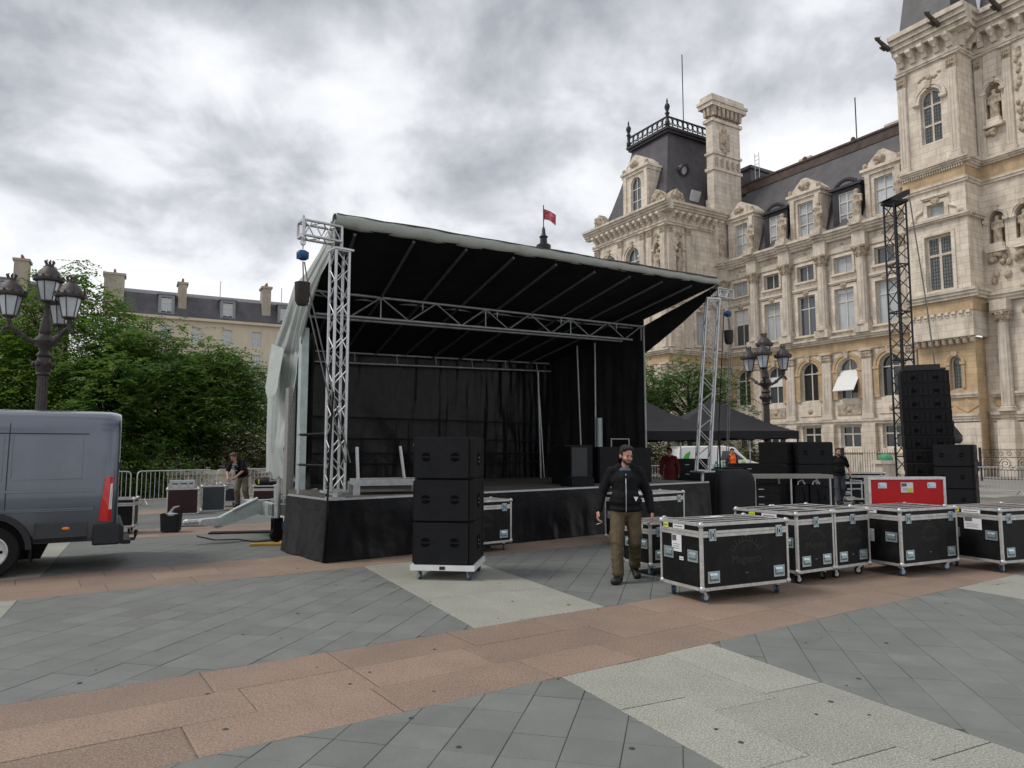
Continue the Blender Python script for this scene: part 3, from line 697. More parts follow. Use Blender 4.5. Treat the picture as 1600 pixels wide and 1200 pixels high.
for aa in (a0 + .38, a1 - .35): pilaster(FT, aa, 21.3, 28.7, .62, .14, 1.0)
FR = frame(a0, 0, 0, 1)                                                # the tower's return towards the camera
for F_, p0, p1, e in ((FT, a0, a1, .0), (FR, 0.0, 2.0, .0)):
    q0, q1 = (p0 - .004, p1) if F_ is FT else (p0, p1)
    for z0, z1, pr, st in ((20.9, 21.3, .42, 3), (19.62, 19.95, .2, 2), (17.25, 17.5, .3, 2), (11.75, 12.35, .45, 3), (28.68, 28.95, .2, 2), (30.1, 31.45, 1.05, 4)):
        b = MB()
        if F_ is FT: ledge(b, F_, q0 - pr * 1.0, q1, z0, z1, pr, st)
        else: ledge(b, F_, q0, q1 - .003, z0 - .003, z1 - .003, pr, st)
        b.build('tower_cornice', STONEG, hall)
for z0, z1 in ((19.95, 20.9), (10.9, 11.75)): MB().box(a0 - .05, a1, -.01, .05, z0, z1, FT).build('yellow_frieze', STONEY, hall); MB().box(0, 1.99, -.01, .045, z0, z1, FR).build('yellow_frieze', STONEY, hall)
b = MB()
for k in range(26): b.box(a0 + k * .16 + .02, a0 + k * .16 + .11, .05, .16, 20.72, 20.9, FT)
for k in range(13): b.box(k * .15 + .02, k * .15 + .1, .05, .16, 20.72, 20.9, FR)
tag(b.build('dentil_row', STONE, hall), kind='stuff')
brackets(FT, a0, a1, 5, 29.2, .36, .9, .8); brackets(FR, .2, 1.9, 2, 29.2, .36, .9, .8)
for k in range(9): put('corbel', cached('corb', lambda: bracket_mesh(.26, .62, .5)), hall, FT(a0 + .25 + k * .46, -.35, 10.3), FT.rz)
for q0, n0_, n1_, z0, z1 in ((a0, -.55, .02, 10.88, 10.95), (a0 + .05, -.6, -.12, 9.78, 10.3), (a0 + .12, -.6, -.25, 9.2, 9.76)): MB().box(q0, a1, n0_, n1_, z0, z1, FT).build('corbel_table', STONEY, hall)
for k in range(9): put('corbel', cached('corb2', lambda: bracket_mesh(.2, .45, .3)), hall, FT(a0 + .3 + k * .45, -.5, 8.8), FT.rz)
for z0, z1, pr, st in ((5.2, 5.5, .2, 2), (3.6, 4.1, .3, 3)): b = MB(); ledge(b, FB, a0 + .25, a1 - .1, z0, z1, pr, st); b.build('base_ledge', STONEG, hall)
MB().box(a0 + .2, a1 - .1, -.01, .16, -.1, 3.5, FB).build('plinth', STONE, hall)
for c in (-9.0, -7.3):
    MB().prism([(c - .75, 4.65), (c, 4.2), (c + .75, 4.65), (c, 5.1)], 0, .06, 'y', FB).build('diamond_panel', STONEY, hall)
# gargoyles
def garg():
    pr = [('c', (0, 0, 0), (0, 1.1, .28), .2, .14), ('e', (0, 1.3, .36), (.15, .24, .15)), ('c', (0, 1.4, .40), (0, 1.62, .36), .08, .05), ('c', (-.1, 1.2, .45), (-.16, 1.1, .62), .05, .03), ('c', (.1, 1.2, .45), (.16, 1.1, .62), .05, .03), ('c', (.12, .3, -.1), (.14, .8, -.06), .1, .07), ('c', (-.12, .3, -.1), (-.14, .8, -.06), .1, .07)]
    return blob_mesh('gargoyle', pr, mat('gargoyle_stone', (.085, .07, .058), .9, var=.3, bump=.5, bscale=20), .045, 2)
for p in (FT(a1 + .1, .75, 30.75), FT(a0 + .75, .75, 30.75), (-12.2, .85, 30.9)): put('gargoyle', cached('garg', garg), hall, p, 0)
b = MB(); e0, e1 = a0 + .25, a1 - .1
b.add([(a0 + .3, 1.9, 31.3), (a1 - .15, 1.9, 31.3), (a1 - .15, -2.4, 31.3), (a0 + .3, -2.4, 31.3), (-8.9, .2, 43), (-6.95, .2, 43), (-6.95, -1, 43), (-8.9, -1, 43)], [(0, 1, 5, 4), (1, 2, 6, 5), (2, 3, 7, 6), (3, 0, 4, 7), (4, 5, 6, 7)]); b.build('tower_roof', SLATE, hall)
# ---- main block right of the tower
b = MB(); wall(b, FW, -26, a0 + .45, -.1, 30.2, [(-11.15, .95, 23.6, 26.45, True), (-10.85, .95, 15.1, 17.6, True), (-12.45, .95, 15.1, 17.6, True)], .55); b.build('main_block_wall', STONE, hall)
for c, z0, z1 in ((-11.15, 23.6, 26.45), (-10.85, 15.1, 17.6), (-12.45, 15.1, 17.6)):
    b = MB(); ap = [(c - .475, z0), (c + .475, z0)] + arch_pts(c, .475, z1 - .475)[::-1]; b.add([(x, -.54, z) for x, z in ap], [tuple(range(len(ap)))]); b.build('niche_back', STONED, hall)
    archivolt(FW, c, z1 - .475, .49, .72, .14, STONE, legs=.3); statue(FW, c, z0 + .3, -.12, 1.12 if z0 > 20 else 1.02, int(c * 7) % 3)
    b = MB(); b.box(c - .42, c + .42, -.4, .35, z0 - .05, z0 + .3); b.box(c - .6, c + .6, -.02, .42, z0 - .3, z0 - .05); b.k = 1
    for k in range(8): b.ell((c + random.uniform(-.42, .42), .2, z0 - .55 + random.uniform(-.25, .15)), (.17, .2, .2), 7, 5)
    b.build('niche_bracket', [STONE, STONED], hall)
for z0, z1, pr, st in ((20.9, 21.3, .42, 3), (19.62, 19.95, .2, 2), (11.5, 12.1, .55, 3), (28.68, 28.95, .2, 2), (30.1, 31.45, 1.05, 4), (3.6, 4.2, .5, 3), (5.2, 5.5, .3, 2)): b = MB(); ledge(b, FW, -26, a0 + .002, z0 - .006, z1 - .006, pr, st); b.build('main_block_cornice', STONEG, hall)
MB().box(-26, a0, -.01, .26, -.1, 3.5, FW).build('plinth', STONE, hall)
b = MB(); b.box(-26, a0, -.01, .045, 19.95, 20.9, FW); b.build('yellow_frieze', STONEY, hall)
brackets(FW, -16, a0 - .2, 7, 29.2, .36, .9, .8)
for c in (-11.0, -14.4): column(FW, c, 4.2, 6.6, .36, .36); MB().box(c - .5, c + .5, -.01, .9, 10.8, 11.5).build('pedestal', STONEG, hall); MB().box(c - .5, c + .5, -.01, .85, -.1, 3.6).build('pier', STONE, hall)
for c in (-12.1, -10.35): pilaster(FW, c, 21.3, 28.7, .5, .14, 1.0)
b = MB(); b.k = 0
for k in range(26): b.ell((-12.55 + random.uniform(-.35, .35), .05, random.uniform(5.6, 10.8)), (.22, .2, .3), 7, 5)
for k in range(24): b.ell((-12.7 + random.uniform(-.15, .15), .04, random.uniform(22, 28.2)), (.13, .12, .2), 7, 5)
for k in range(22): b.ell((random.uniform(-13, -10.3), .05, random.uniform(12.2, 14.6)), (.2, .22, .26), 7, 5)
tag(b.build('carved_relief', STONED, hall, True), kind='stuff')
for c, z, r in ((-10.35, 4.9, .34),): MB().lathe([(r, 0), (r, .08), (r * .8, .1), (r * .7, .04)], 20, tf=lambda x, y, q: (c + x, q, z + y)).build('roundel', STONEY, hall)
b = MB(); b.add([(-26, -1, 31.3), (a0, -1, 31.3), (a0, -4, 42), (-26, -4, 42)], [(0, 1, 2, 3)]); b.build('main_roof', SLATE, hall)
# ---- far pavilion (left in the photograph)
FP = frame(0, 7.19, 1, 0); FQ = frame(12.9, 0, 0, 1); s0, s1 = 12.9, 23.3
b = MB(); pc = 17.5
wall(b, FP, s0, s1, -.1, 22.4, [(pc, 1.9, 17.0, 21.05, True), (pc, 1.8, 11.25, 14.6, False), (pc, 1.74, 5.7, 8.95, True), (14.1, .8, 17.6, 20.6, True), (21, 1.8, 11.25, 14.6, False), (21, 1.9, 17.0, 21.05, True)])
wall(b, FQ, 0, 7.19, -.1, 22.4, [(5.6, .8, 17.6, 20.6, True), (3.0, 1.5, 11.25, 14.4, False), (3.0, 1.5, 5.7, 8.8, True)]); b.build('pavilion_wall', STONE, hall)
window(FP, pc, 17, 1.9, 4.05, True, (0,), (1.5, 2.8), PANE, -.35, t=.1); window(FP, pc, 11.25, 1.8, 3.35, False, (0,), (2.3,), PANEB); window(FP, pc, 5.7, 1.74, 3.25, True, (0,), (2.3,), PANE)
window(FP, 21, 11.25, 1.8, 3.35, False, (0,), (2.3,), PANEB); window(FP, 21, 17, 1.9, 4.05, True, (0,), (1.5, 2.8), PANE, -.35, t=.1)
window(FQ, 3.0, 11.25, 1.5, 3.15, False, (0,), (2.2,), PANEB); window(FQ, 3.0, 5.7, 1.5, 3.1, True, (0,), (2.2,), PANE)
archivolt(FP, pc, 20.1, .97, 1.4, .16, STONE, legs=.4); archivolt(FP, 21, 20.1, .97, 1.4, .16, STONE, legs=.4); surround(FP, pc, 11.25, 1.8, 3.35); surround(FQ, 3.0, 11.25, 1.5, 3.15)
archivolt(FQ, 3.0, 8.05, .77, 1.15, legs=2.2)
for F_, c in ((FP, 14.1), (FQ, 5.6)):
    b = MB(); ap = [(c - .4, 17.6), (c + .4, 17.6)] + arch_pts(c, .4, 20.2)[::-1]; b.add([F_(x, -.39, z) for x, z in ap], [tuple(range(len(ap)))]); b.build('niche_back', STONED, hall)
    statue(F_, c, 17.75, -.05, 1.25, 1); archivolt(F_, c, 20.2, .42, .62, .12, STONE, legs=.3); swag(F_, c, 21.4, .9, .6)
    swag(F_, c, 16.6, 1.0, .9)
for c in (13.25, 14.95, 16.0, 19.2, 22.9): pilaster(FP, c, 15.2, 22.2, .55, .2, .8)
for c in (6.85, 4.6): pilaster(FQ, c, 15.2, 22.2, .55, .2, .8)
for c in (13.3, 15.4, 19.4): pilaster(FP, c, 10.9, 15.0, .6, .2, .6); pilaster(FP, c, 4.1, 9.48, .7, .24, .75)
for c in (6.8, 4.9, .9): pilaster(FQ, c, 10.9, 15.0, .6, .2, .6); pilaster(FQ, c, 4.1, 9.48, .7, .24, .75)
for z0, z1, pr, st in ((22.2, 22.55, .25, 2), (23.3, 24.15, 1.0, 4), (14.95, 15.25, .35, 2), (10.28, 10.75, .55, 3), (3.72, 4.1, .32, 2)):
    b = MB(); ledge(b, FP, s0 - pr, s1 + pr, z0, z1, pr, st); b.build('pavilion_cornice', STONEG, hall); b = MB(); ledge(b, FQ, 0, 7.185, z0 - .003, z1 - .003, pr, st); b.build('pavilion_cornice', STONEG, hall)
for F_, q0, q1 in ((FP, s0 - .06, s1), (FQ, 0, 7.18)): MB().box(q0, q1, -.01, .04, 22.5, 23.3, F_).build('frieze', STONE, hall); MB().box(q0, q1, -.01, .08 if F_ is FP else .075, 9.5, 10.28, F_).build('yellow_frieze', STONEY, hall)
brackets(FP, s0, s1, 13, 22.55, .34, .8, .8); brackets(FQ, .3, 7.1, 8, 22.55, .34, .8, .8)
for F_, c, w_ in ((FP, 13.9, 1.6), (FQ, 5.9, 1.9), (FP, 22.4, 1.5)):      # carved attic pieces above the cornice
    b = MB(); b.prism([(c - w_ / 2, 24.15), (c + w_ / 2, 24.15), (c + w_ / 2, 24.7), (c + w_ * .3, 25.3), (c, 25.7), (c - w_ * .3, 25.3), (c - w_ / 2, 24.7)], -.6, .2, 'y', F_)
    for k in range(10): b.ell(F_(c + random.uniform(-.5, .5) * w_ * .8, .2, 24.5 + random.uniform(0, .8)), (.2, .2, .22), 7, 5)
    b.build('attic_ornament', STONED, hall)
MB().box(s0 + .3, s1 - .3, -.5, -.2, 24.1, 24.75, FP).build('parapet', STONEG, hall); MB().box(.2, 6.9, -.5, -.2, 24.1, 24.75, FQ).build('parapet', STONEG, hall)
t0, t1, tn, tb = 15.75, 20.9, 4.0, -1.6
b = MB(); zb, zt = 24.0, 32.9
ring = lambda u, z: [(s0 + .45 + (t0 - s0 - .45) * u, 6.75 + (tn - 6.75) * u, z), (s1 - .45 + (t1 - s1 + .45) * u, 6.75 + (tn - 6.75) * u, z), (s1 - .45 + (t1 - s1 + .45) * u, -4 + (tb + 4) * u, z), (s0 + .45 + (t0 - s0 - .45) * u, -4 + (tb + 4) * u, z)]
rs = [ring(u, zb + (zt - zb) * t) for u, t in ((0, 0), (.32, .25), (.58, .5), (.82, .75), (1, 1))]
for i in range(4): b.add(rs[i] + rs[i + 1], [(k, (k + 1) % 4, 4 + (k + 1) % 4, 4 + k) for k in range(4)])
b.add(rs[4], [(0, 1, 2, 3)]); b.build('pavilion_roof', SLATE, hall)
b = MB(); b.box(t0 - .35, t1 + .35, tb - .3, tn + .35, 32.6, 32.85); b.box(t0 - .5, t1 + .5, tb - .4, tn + .5, 32.85, 33.1); b.build('roof_platform', LEAD, hall)
b = MB()
def crest(p, q, n):
    p, q = Vector(p), Vector(q)
    b.beam(p + Vector((0, 0, .06)), q + Vector((0, 0, .06)), .1, .12); b.beam(p + Vector((0, 0, 1.02)), q + Vector((0, 0, 1.02)), .12, .12); b.beam(p + Vector((0, 0, .30)), q + Vector((0, 0, .30)), .06, .06)
    for k in range(n + 1):
        x = p.lerp(q, k / n); b.beam(x, x + Vector((0, 0, 1.0)), .07)
        if k < n:
            y = p.lerp(q, (k + .5) / n); d = (q - p).normalized() * ((q - p).length / n * .42)
            cc_ = y + Vector((0, 0, .66)); b.tube([cc_ + d * cos(t * pi / 4) + Vector((0, 0, .3 * sin(t * pi / 4))) for t in range(9)], .045, 5)
crest((t0 - .3, tn + .3, 33.1), (t1 + .3, tn + .3, 33.1), 8); crest((t0 - .3, tn + .3, 33.1), (t0 - .3, tb - .2, 33.1), 9)
b.build('roof_cresting', IRON, hall)
for p in ((t0 - .3, tn + .3), (t1 + .3, tn + .3)):
    MB().lathe([(.22, 0), (.24, .5), (.16, .6), (.16, 1.2), (.26, 1.3), (.12, 1.5), (.22, 1.75), (.28, 2.0), (.2, 2.25), (.07, 2.35), (.1, 2.55), (.02, 2.9)], 10, (*p, 33.1)).build('finial', IRON, hall, True)
MB().tube([(16.6, 1, 33), (16.6, 1, 42)], .05, 6).build('antenna', IRON, hall)
o = stone_dormer(FP, 17.5, 24.1, 3.6, 6.3, 1.5, 3.6, .5, 4, True, -.5); MB().add([FP(x, -.78, z) for x, z in ((16.75, 24.6), (18.25, 24.6), (18.25, 28.2), (16.75, 28.2))], [(0, 1, 2, 3)]).build('pane', PANE, o)
oc = hall
lt = Matrix.Rotation(R(-23), 3, 'Y')
def tilted(cx_, cy_, cz_):
    return lambda x, y, z: tuple(Vector((cx_, cy_, cz_)) + lt @ Vector((-z, y, x)))
MB().lathe([(.42, -.3), (.62, -.3), (.62, .22), (.42, .22), (.42, -.25)], 20, tf=tilted(14.55, 3.2, 28.6)).build('oculus_frame', LEAD, hall)
MB().lathe([(.42, 0), (.42, .03)], 18, tf=tilted(14.55, 3.2, 28.6)).build('oculus_pane', PANEB, hall)
MB().box(-.5, .5, -.55, .55, -.05, .16, tilted(13.75, 2.6, 25.9)).build('skylight', PANEB, hall)
# tall chimney between pavilion and wing
b = MB(); c0, c1, n0, n1 = 12.55, 13.4, -2.5, 1.25
b.box(c0, c1, n0, n1, 19, 33.2); b.box(c0 - .12, c1 + .12, n0 - .12, n1 + .12, 24.2, 25.6); b.box(c0 - .14, c1 + .14, n0 - .14, n1 + .14, 28.4, 28.7); b.box(c0 - .14, c1 + .14, n0 - .14, n1 + .14, 30.0, 30.2)
b.box(c0 - .2, c1 + .2, n0 - .2, n1 + .2, 33.2, 33.5); b.box(c0 - .5, c1 + .5, n0 - .5, n1 + .5, 34.6, 35.0); b.box(c0 - .62, c1 + .62, n0 - .62, n1 + .62, 35.0, 35.25); b.box(c0 - .35, c1 + .35, n0 - .35, n1 + .35, 35.25, 35.8)
b.box(c0 + .05, c1 - .05, n0 + .05, n1 - .05, 33.5, 34.6)
b.k = 1
for k in range(7):
    b.box(c0 - .4, c0 + .1, n0 + .1 + k * .58, n0 + .42 + k * .58, 33.7, 34.6)
    if k < 2: b.box(c0 + .05 + k * .45, c0 + .33 + k * .45, n1 - .1, n1 + .4, 33.7, 34.6)
for k in range(5): b.box(c0 - .2, c0, n0 + .3 + k * .75, n0 + .5 + k * .75, 28.7, 29.6)
b.box(c0 - .1, c0, -.95, .35, 30.6, 32.3); b.ell((c0 - .1, -.3, 31.45), (.14, .36, .5), 10, 8); b.ell((c0 - .1, -.3, 32.55), (.14, .3, .3), 8, 6); b.ell((c0 - .1, -.3, 30.35), (.14, .3, .3), 8, 6)
b.build('tall_chimney', [STONE, STONED], hall)
b = MB(); b.box(12.6, 15.6, -9, -4, 27, 29.6); b.box(12.4, 15.8, -9.2, -3.8, 29.6, 29.9); b.build('roof_housing', SLATE, hall)
for k in range(2): MB().tube([(12.2 - k * .5, -4.2, 28), (12.2 - k * .5, -4.2, 31)], .035, 5).build('roof_ladder_rail', GALV, hall)
for k in range(6): MB().tube([(12.2, -4.2, 28.6 + k * .42), (11.7, -4.2, 28.6 + k * .42)], .025, 5).build('roof_ladder_rung', GALV, hall)

# ================================================================ mobile stage (local: x along its front, y towards the back, z up)
stage = thing('mobile_stage', 'mobile concert stage with tilted grey tarpaulin roof, black curtains and truss towers', 'stage', (-2.8, 11.0, 0), R(39))
DH = .95
def truss(name, p, q, w_, n, parent, r=.025, br=.011, m_=ALU, rot45=False, faces=4, plates=True, bm=None):
    """lattice mast: four chords in one part, each brace a piece of its own"""
    p, q = Vector(p), Vector(q); d = (q - p).normalized()
    u = Vector((1, 0, 0)); u = (u - d * u.dot(d)); u = u.normalized() if u.length > .1 else Vector((0, 1, 0)); u = (u - d * u.dot(d)).normalized()
    v = d.cross(u)
    if rot45: u, v = (u + v).normalized(), (v - u).normalized()
    cs = [(u * sx + v * sy) * w_ / 2 for sx, sy in ((-1, -1), (1, -1), (1, 1), (-1, 1))]
    b = MB()
    for c in cs: b.tube([p + c, q + c], r, 8)
    ends = [0, 1] if plates else []
    for e in ends:
        x = p.lerp(q, e)
        for k in range(4): b.beam(x + cs[k], x + cs[(k + 1) % 4], r * 1.6, r * 1.6)
    o = b.build(name, m_, parent, 50)
    for k in range(faces):
        for i in range(n):
            f0, f1 = (i + .06) / n, (i + .94) / n
            a, e_ = (cs[k], cs[(k + 1) % 4]) if (i + (k // 2)) % 2 == 0 else (cs[(k + 1) % 4], cs[k])
            A_, B_ = p.lerp(q, f0) + a, p.lerp(q, f1) + e_
            L = (B_ - A_).length
            me = cached(('brace', round(L, 3), br, (bm or m_).name), lambda: MB().tube([(0, 0, 0), (0, 0, L)], br, 6, False).mesh('brace', bm or m_, True))
            ob = put('brace', me, o, A_); ob.rotation_euler = (B_ - A_).to_track_quat('Z', 'Y').to_euler()
    return o
def sheet(name, fn, nu, nv, m_, parent, smooth=True, th=0):
    b = MB(); b.add([fn(i / nu, j / nv) for j in range(nv + 1) for i in range(nu + 1)],
                    [(j * (nu + 1) + i, j * (nu + 1) + i + 1, (j + 1) * (nu + 1) + i + 1, (j + 1) * (nu + 1) + i) for j in range(nv) for i in range(nu)])
    o = b.build(name, m_, parent, smooth)
    if th: s_ = o.modifiers.new('solid', 'SOLIDIFY'); s_.thickness = th
    return o
def wrk(x, z, s=1.0): return noise.noise(Vector((x * 1.3, z * .35, s))) * .6 + noise.noise(Vector((x * 4.1, z * .9, s + 5))) * .3 + noise.noise(Vector((x * 9, z * 3, s + 9))) * .1
# deck
dk = [(0, 0), (9.6, 0), (9.45, 2.2), (8.75, 4.7), (1.2, 4.7), (0, 1.6)]
MB().prism(dk, DH - .10, DH).build('deck', DECK, stage)
MB().box(-.012, 9.612, -.02, .0, DH - .03, DH + .006).build('deck_edge', ALU, stage); MB().box(-.02, -.001, .002, 1.6, DH - .03, DH + .006).build('deck_edge', ALU, stage)
for k in range(1, 8):                                                  # joints between deck panels
    x = 1.2 * k; MB().box(x - .006, x + .006, .03, 4.4, DH, DH + .002).build('deck_joint', BLACKP, stage)
# skirt
for k, (x0, x1) in enumerate(((0, 3.33), (3.27, 6.53), (6.47, 9.6))):
    def fn(u, v, x0=x0, x1=x1, k=k):
        x = x0 + (x1 - x0) * u; z = DH - .025 - (DH - .04) * v
        return (x - (.035 + .10 * v * v) * max(0, 1 - u * 14) * (k == 0), -.025 - .012 * k - .07 * v * v - .09 * v * abs(wrk(x, z, 2)) - .05 * wrk(x * 2.3, z * 3, 7) * v - .04 * v * max(0, sin(x * 3.1 + z * 5)) * abs(noise.noise(Vector((x, 0, 4)))), z)
    sheet('skirt_panel', fn, 60, 16, TARPB, stage)
def fn(u, v):
    y = 1.65 * u; z = DH - .025 - (DH - .04) * v; return (-.03 - .06 * v * v - .10 * v * abs(wrk(y + 20, z, 3)), y - (.05 + .08 * v * v) * max(0, 1 - u * 8), z)
sheet('skirt_panel', fn, 40, 16, TARPB, stage)
MB().tube([(-.09, -.03, .0), (-.05, -.05, .9), (-.02, -.05, 2.0), (.0, -.05, 2.6)], .016, 6).build('cable', RUBBER, stage)
# roof: soffit, cover, rolled front edge
def zf(t): return 5.30 + .052 * t
def roofp(u, v, dz=0):
    t = (0.02 + 10.25 * u) * (1 - v) + (1.2 + 7.5 * u) * v; d = 4.75 * v
    zz = zf(t) * (1 - v) + (3.85 + .03 * t) * v
    return (t, d, zz + dz + .03 * wrk(t * .7, d, 4) - .05 * sin(pi * ((u * 8) % 1)) * (dz == 0))
sheet('roof_soffit', lambda u, v: roofp(u, v), 80, 20, TARPM, stage)
sheet('roof_cover', lambda u, v: roofp(u, v, .16 + .1 * sin(pi * v)), 60, 16, TARPG, stage)
def edge(u, v):
    t = .0 + 10.30 * u; a = 2 * pi * v; r = .09 + .014 * wrk(t * 1.2, 0, 6) + .006 * sin(t * 9 + 2 * a) + .008 * wrk(t * 5, v * 4, 14)
    r *= 1.25 - .35 * u
    return (t - .03 * (v > .5) * (u < .01), .05 + r * cos(a) * .75, zf(t) + .05 + r * sin(a) + .015 * wrk(t * .5, 1, 8))
sheet('rolled_roof_edge', edge, 90, 14, TARPG, stage)
# ribs, trusses and purlins
for k in range(9):
    u = (k + .3) / 9.2
    MB().tube([Vector(roofp(u, .015)) - Vector((0, 0, .07)), Vector(roofp(u * .97 + .015, .42)) - Vector((0, 0, .08)), Vector(roofp(u * .95 + .025, .96)) - Vector((0, 0, .07))], .028, 8).build('roof_rib', mat('rib_grey', (.10, .105, .11), .5, metal=.4, var=.2), stage)
DKALU = mat('shade_alu', (.30, .31, .32), .45, metal=.5, var=.2)
b = MB()
top = lambda t: 4.60 + .036 * t; bot = lambda t: 4.17 + .042 * t
for dd in (1.95, 2.30): b.tube([(.55, dd, top(.55)), (9.7, dd, top(9.7))], .028, 8); b.tube([(.55, dd, bot(.55)), (9.2, dd, bot(9.2))], .028, 8)
b.tube([(9.7, 1.95, top(9.7)), (9.7, 2.3, top(9.7))], .028, 8)
mt = b.build('roof_truss', DKALU, stage, 50)
for k in range(14):
    t0_, t1_ = .6 + k * .64, .6 + (k + 1) * .64; a, q = ((t0_, 1.95, top(t0_)), (t1_, 1.95, bot(t1_))) if k % 2 == 0 else ((t0_, 1.95, bot(t0_)), (t1_, 1.95, top(t1_)))
    MB().tube([a, q], .016, 6).build('truss_diagonal', DKALU, mt)
    if k % 4 == 1: MB().tube([(t1_, 1.95, bot(t1_)), (t1_, 1.95, top(t1_))], .014, 6).build('truss_upright', DKALU, mt)
    if k % 3 == 0: MB().tube([(t0_ + .3, 1.92, top(t0_)), (t0_ + .3, 1.92, top(t0_) - .14), (t0_ + .27, 1.9, top(t0_) - .17)], .012, 5).build('hook', DKALU, mt)
b = MB(); b.tube([(1.25, 4.45, 3.62), (8.6, 4.45, 3.9)], .026, 8); b.tube([(1.25, 4.5, 3.86), (8.6, 4.5, 4.12)], .026, 8); bb = b.build('back_beam', DKALU, stage, 50)
for k in range(7): t = 1.5 + k * 1.1; MB().tube([(t, 4.45, 3.63 + .038 * (t - 1.2)), (t, 4.49, 3.86 + .036 * (t - 1.2))], .014, 6).build('truss_upright', DKALU, bb)
# curtains
def bc(u, v):
    x = 1.15 + 7.65 * u; z = DH - .03 + (3.04 + .03 * x) * v
    f = .10 * wrk(x * 1.4, z * .6, 11) + .05 * wrk(x * 5, z * .5, 12) * (1 - v) + .10 * max(0, noise.noise(Vector((x * 1.1 + z * .9, 3, 1)))) * (1 - v)
    return (x, 4.66 + f, z)
sheet('back_curtain', bc, 200, 60, TARPB, stage)
def rc(u, v):
    y = 4.68 - 2.7 * u; x = 8.72 + 1.0 * u; z = DH - .02 + (3.26 + 1.10 * u) * v
    return (x + .08 * wrk(y * 2 + 30, z, 3) + .03 * wrk(y * 7, z, 5), y, z)
sheet('side_curtain', rc, 60, 20, TARPM, stage)
def lc(u, v):
    y = 4.68 - 1.9 * u; x = 1.18 - .28 * u; z = .3 + (3.45 + .3 * u) * v
    return (x + .06 * wrk(y * 2 + 50, z, 3), y, z)
sheet('side_curtain', lc, 30, 16, TARPB, stage)
# hanging flap on the right: from the roof corner to the side post
def rf(u, v):
    a = Vector((10.25, .02, zf(10.25) - .02)).lerp(Vector((9.68, 2.05, 4.95)), u); q = Vector((10.22, .04, zf(10.2) - .16)).lerp(Vector((9.70, 2.02, 4.2)), u)
    p = a.lerp(q, v); p.x += .04 * wrk(u * 3, v, 2); p.z -= .25 * sin(pi * u) * v * .2; return tuple(p)
sheet('roof_side_flap', rf, 24, 6, TARPM, stage)
# grey tarpaulin on the left side
OUT = [(.0, .02, 5.36), (.14, .9, 5.06), (.34, 1.9, 4.93), (.58, 3.1, 4.93), (.72, 4.0, 4.35), (.82, 4.9, 3.78), (.80, 4.95, 3.3), (.80, 4.95, 2.6), (.80, 4.95, 1.9), (.82, 4.95, 1.22)]
INN = [(.02, .06, 4.86), (.12, .8, 4.60), (.27, 1.45, 4.32), (.48, 2.1, 4.05), (.62, 2.6, 3.85), (.72, 2.95, 3.6), (.68, 2.92, 3.2), (.58, 2.98, 2.5), (.54, 3.2, 1.7), (.72, 3.0, 1.06)]
def poly_at(P, t):
    x = t * (len(P) - 1); i = min(int(x), len(P) - 2); return Vector(P[i]).lerp(Vector(P[i + 1]), x - i)
def lf(u, v):
    p = poly_at(OUT, v).lerp(poly_at(INN, v), u)
    k = min(1, v * 2.2); e = sin(pi * u)
    p.x += -.03 * e * k + k * min(1, u * 5) * (.26 * wrk(u * 2.6 + 3, v * 2, 21) + .13 * wrk(u * 7, v * 3 + u * 2, 22) + .10 * max(0, sin(u * 19 + v * 7)) * noise.noise(Vector((u * 3, v * 5, 2))))
    p.z += .04 * k * wrk(u * 4, v * 6, 23) - (.10 * noise.noise(Vector((u * 5, 3, 3))) if v > .97 else 0)
    return tuple(p)
sheet('side_tarpaulin', lf, 46, 90, TARPS, stage)
def lf2(u, v):       # second fold hanging behind the rear edge
    p = Vector((.74, 4.2, 3.9)).lerp(Vector((.70, 3.4, 3.7)), u); p.z -= 1.15 * v * (1 - .5 * abs(u - .4)); p.x += -.16 - .12 * v + .06 * wrk(u * 5, v * 2, 31); return tuple(p)
sheet('tarpaulin_fold', lf2, 20, 16, TARPS, stage)
# posts
b = MB(); b.box(.62, .76, 2.72, 2.86, .45, 4.05); b.build('corner_post', TRAILER, stage)
b = MB(); b.box(.50, .64, 3.0, 3.16, .45, 2.9); b.build('checker_plate_post', mat('checker_plate', (.30, .29, .28), .5, metal=.4, var=.3, scale=30, bump=.8, bscale=50), stage)
def post(pts, r, m_, nm='post'): return MB().tube(pts, r, 8).build(nm, m_, stage, 50)
post([(8.05, 4.25, DH), (8.0, 4.3, 3.85)], .03, DKALU); post([(8.13, 4.2, DH), (8.0, 4.3, 3.85)], .012, ALU, 'brace_pole')
post([(9.05, 3.15, DH), (9.05, 3.15, 4.6)], .03, DKALU); post([(9.06, 3.02, DH), (9.06, 3.02, 2.55)], .085, TRAILER, 'hydraulic_post')
post([(8.72, 3.35, DH), (8.62, 3.4, 4.5)], .025, DKALU); post([(9.72, 1.98, DH), (9.70, 1.98, 5.0)], .03, DKALU)
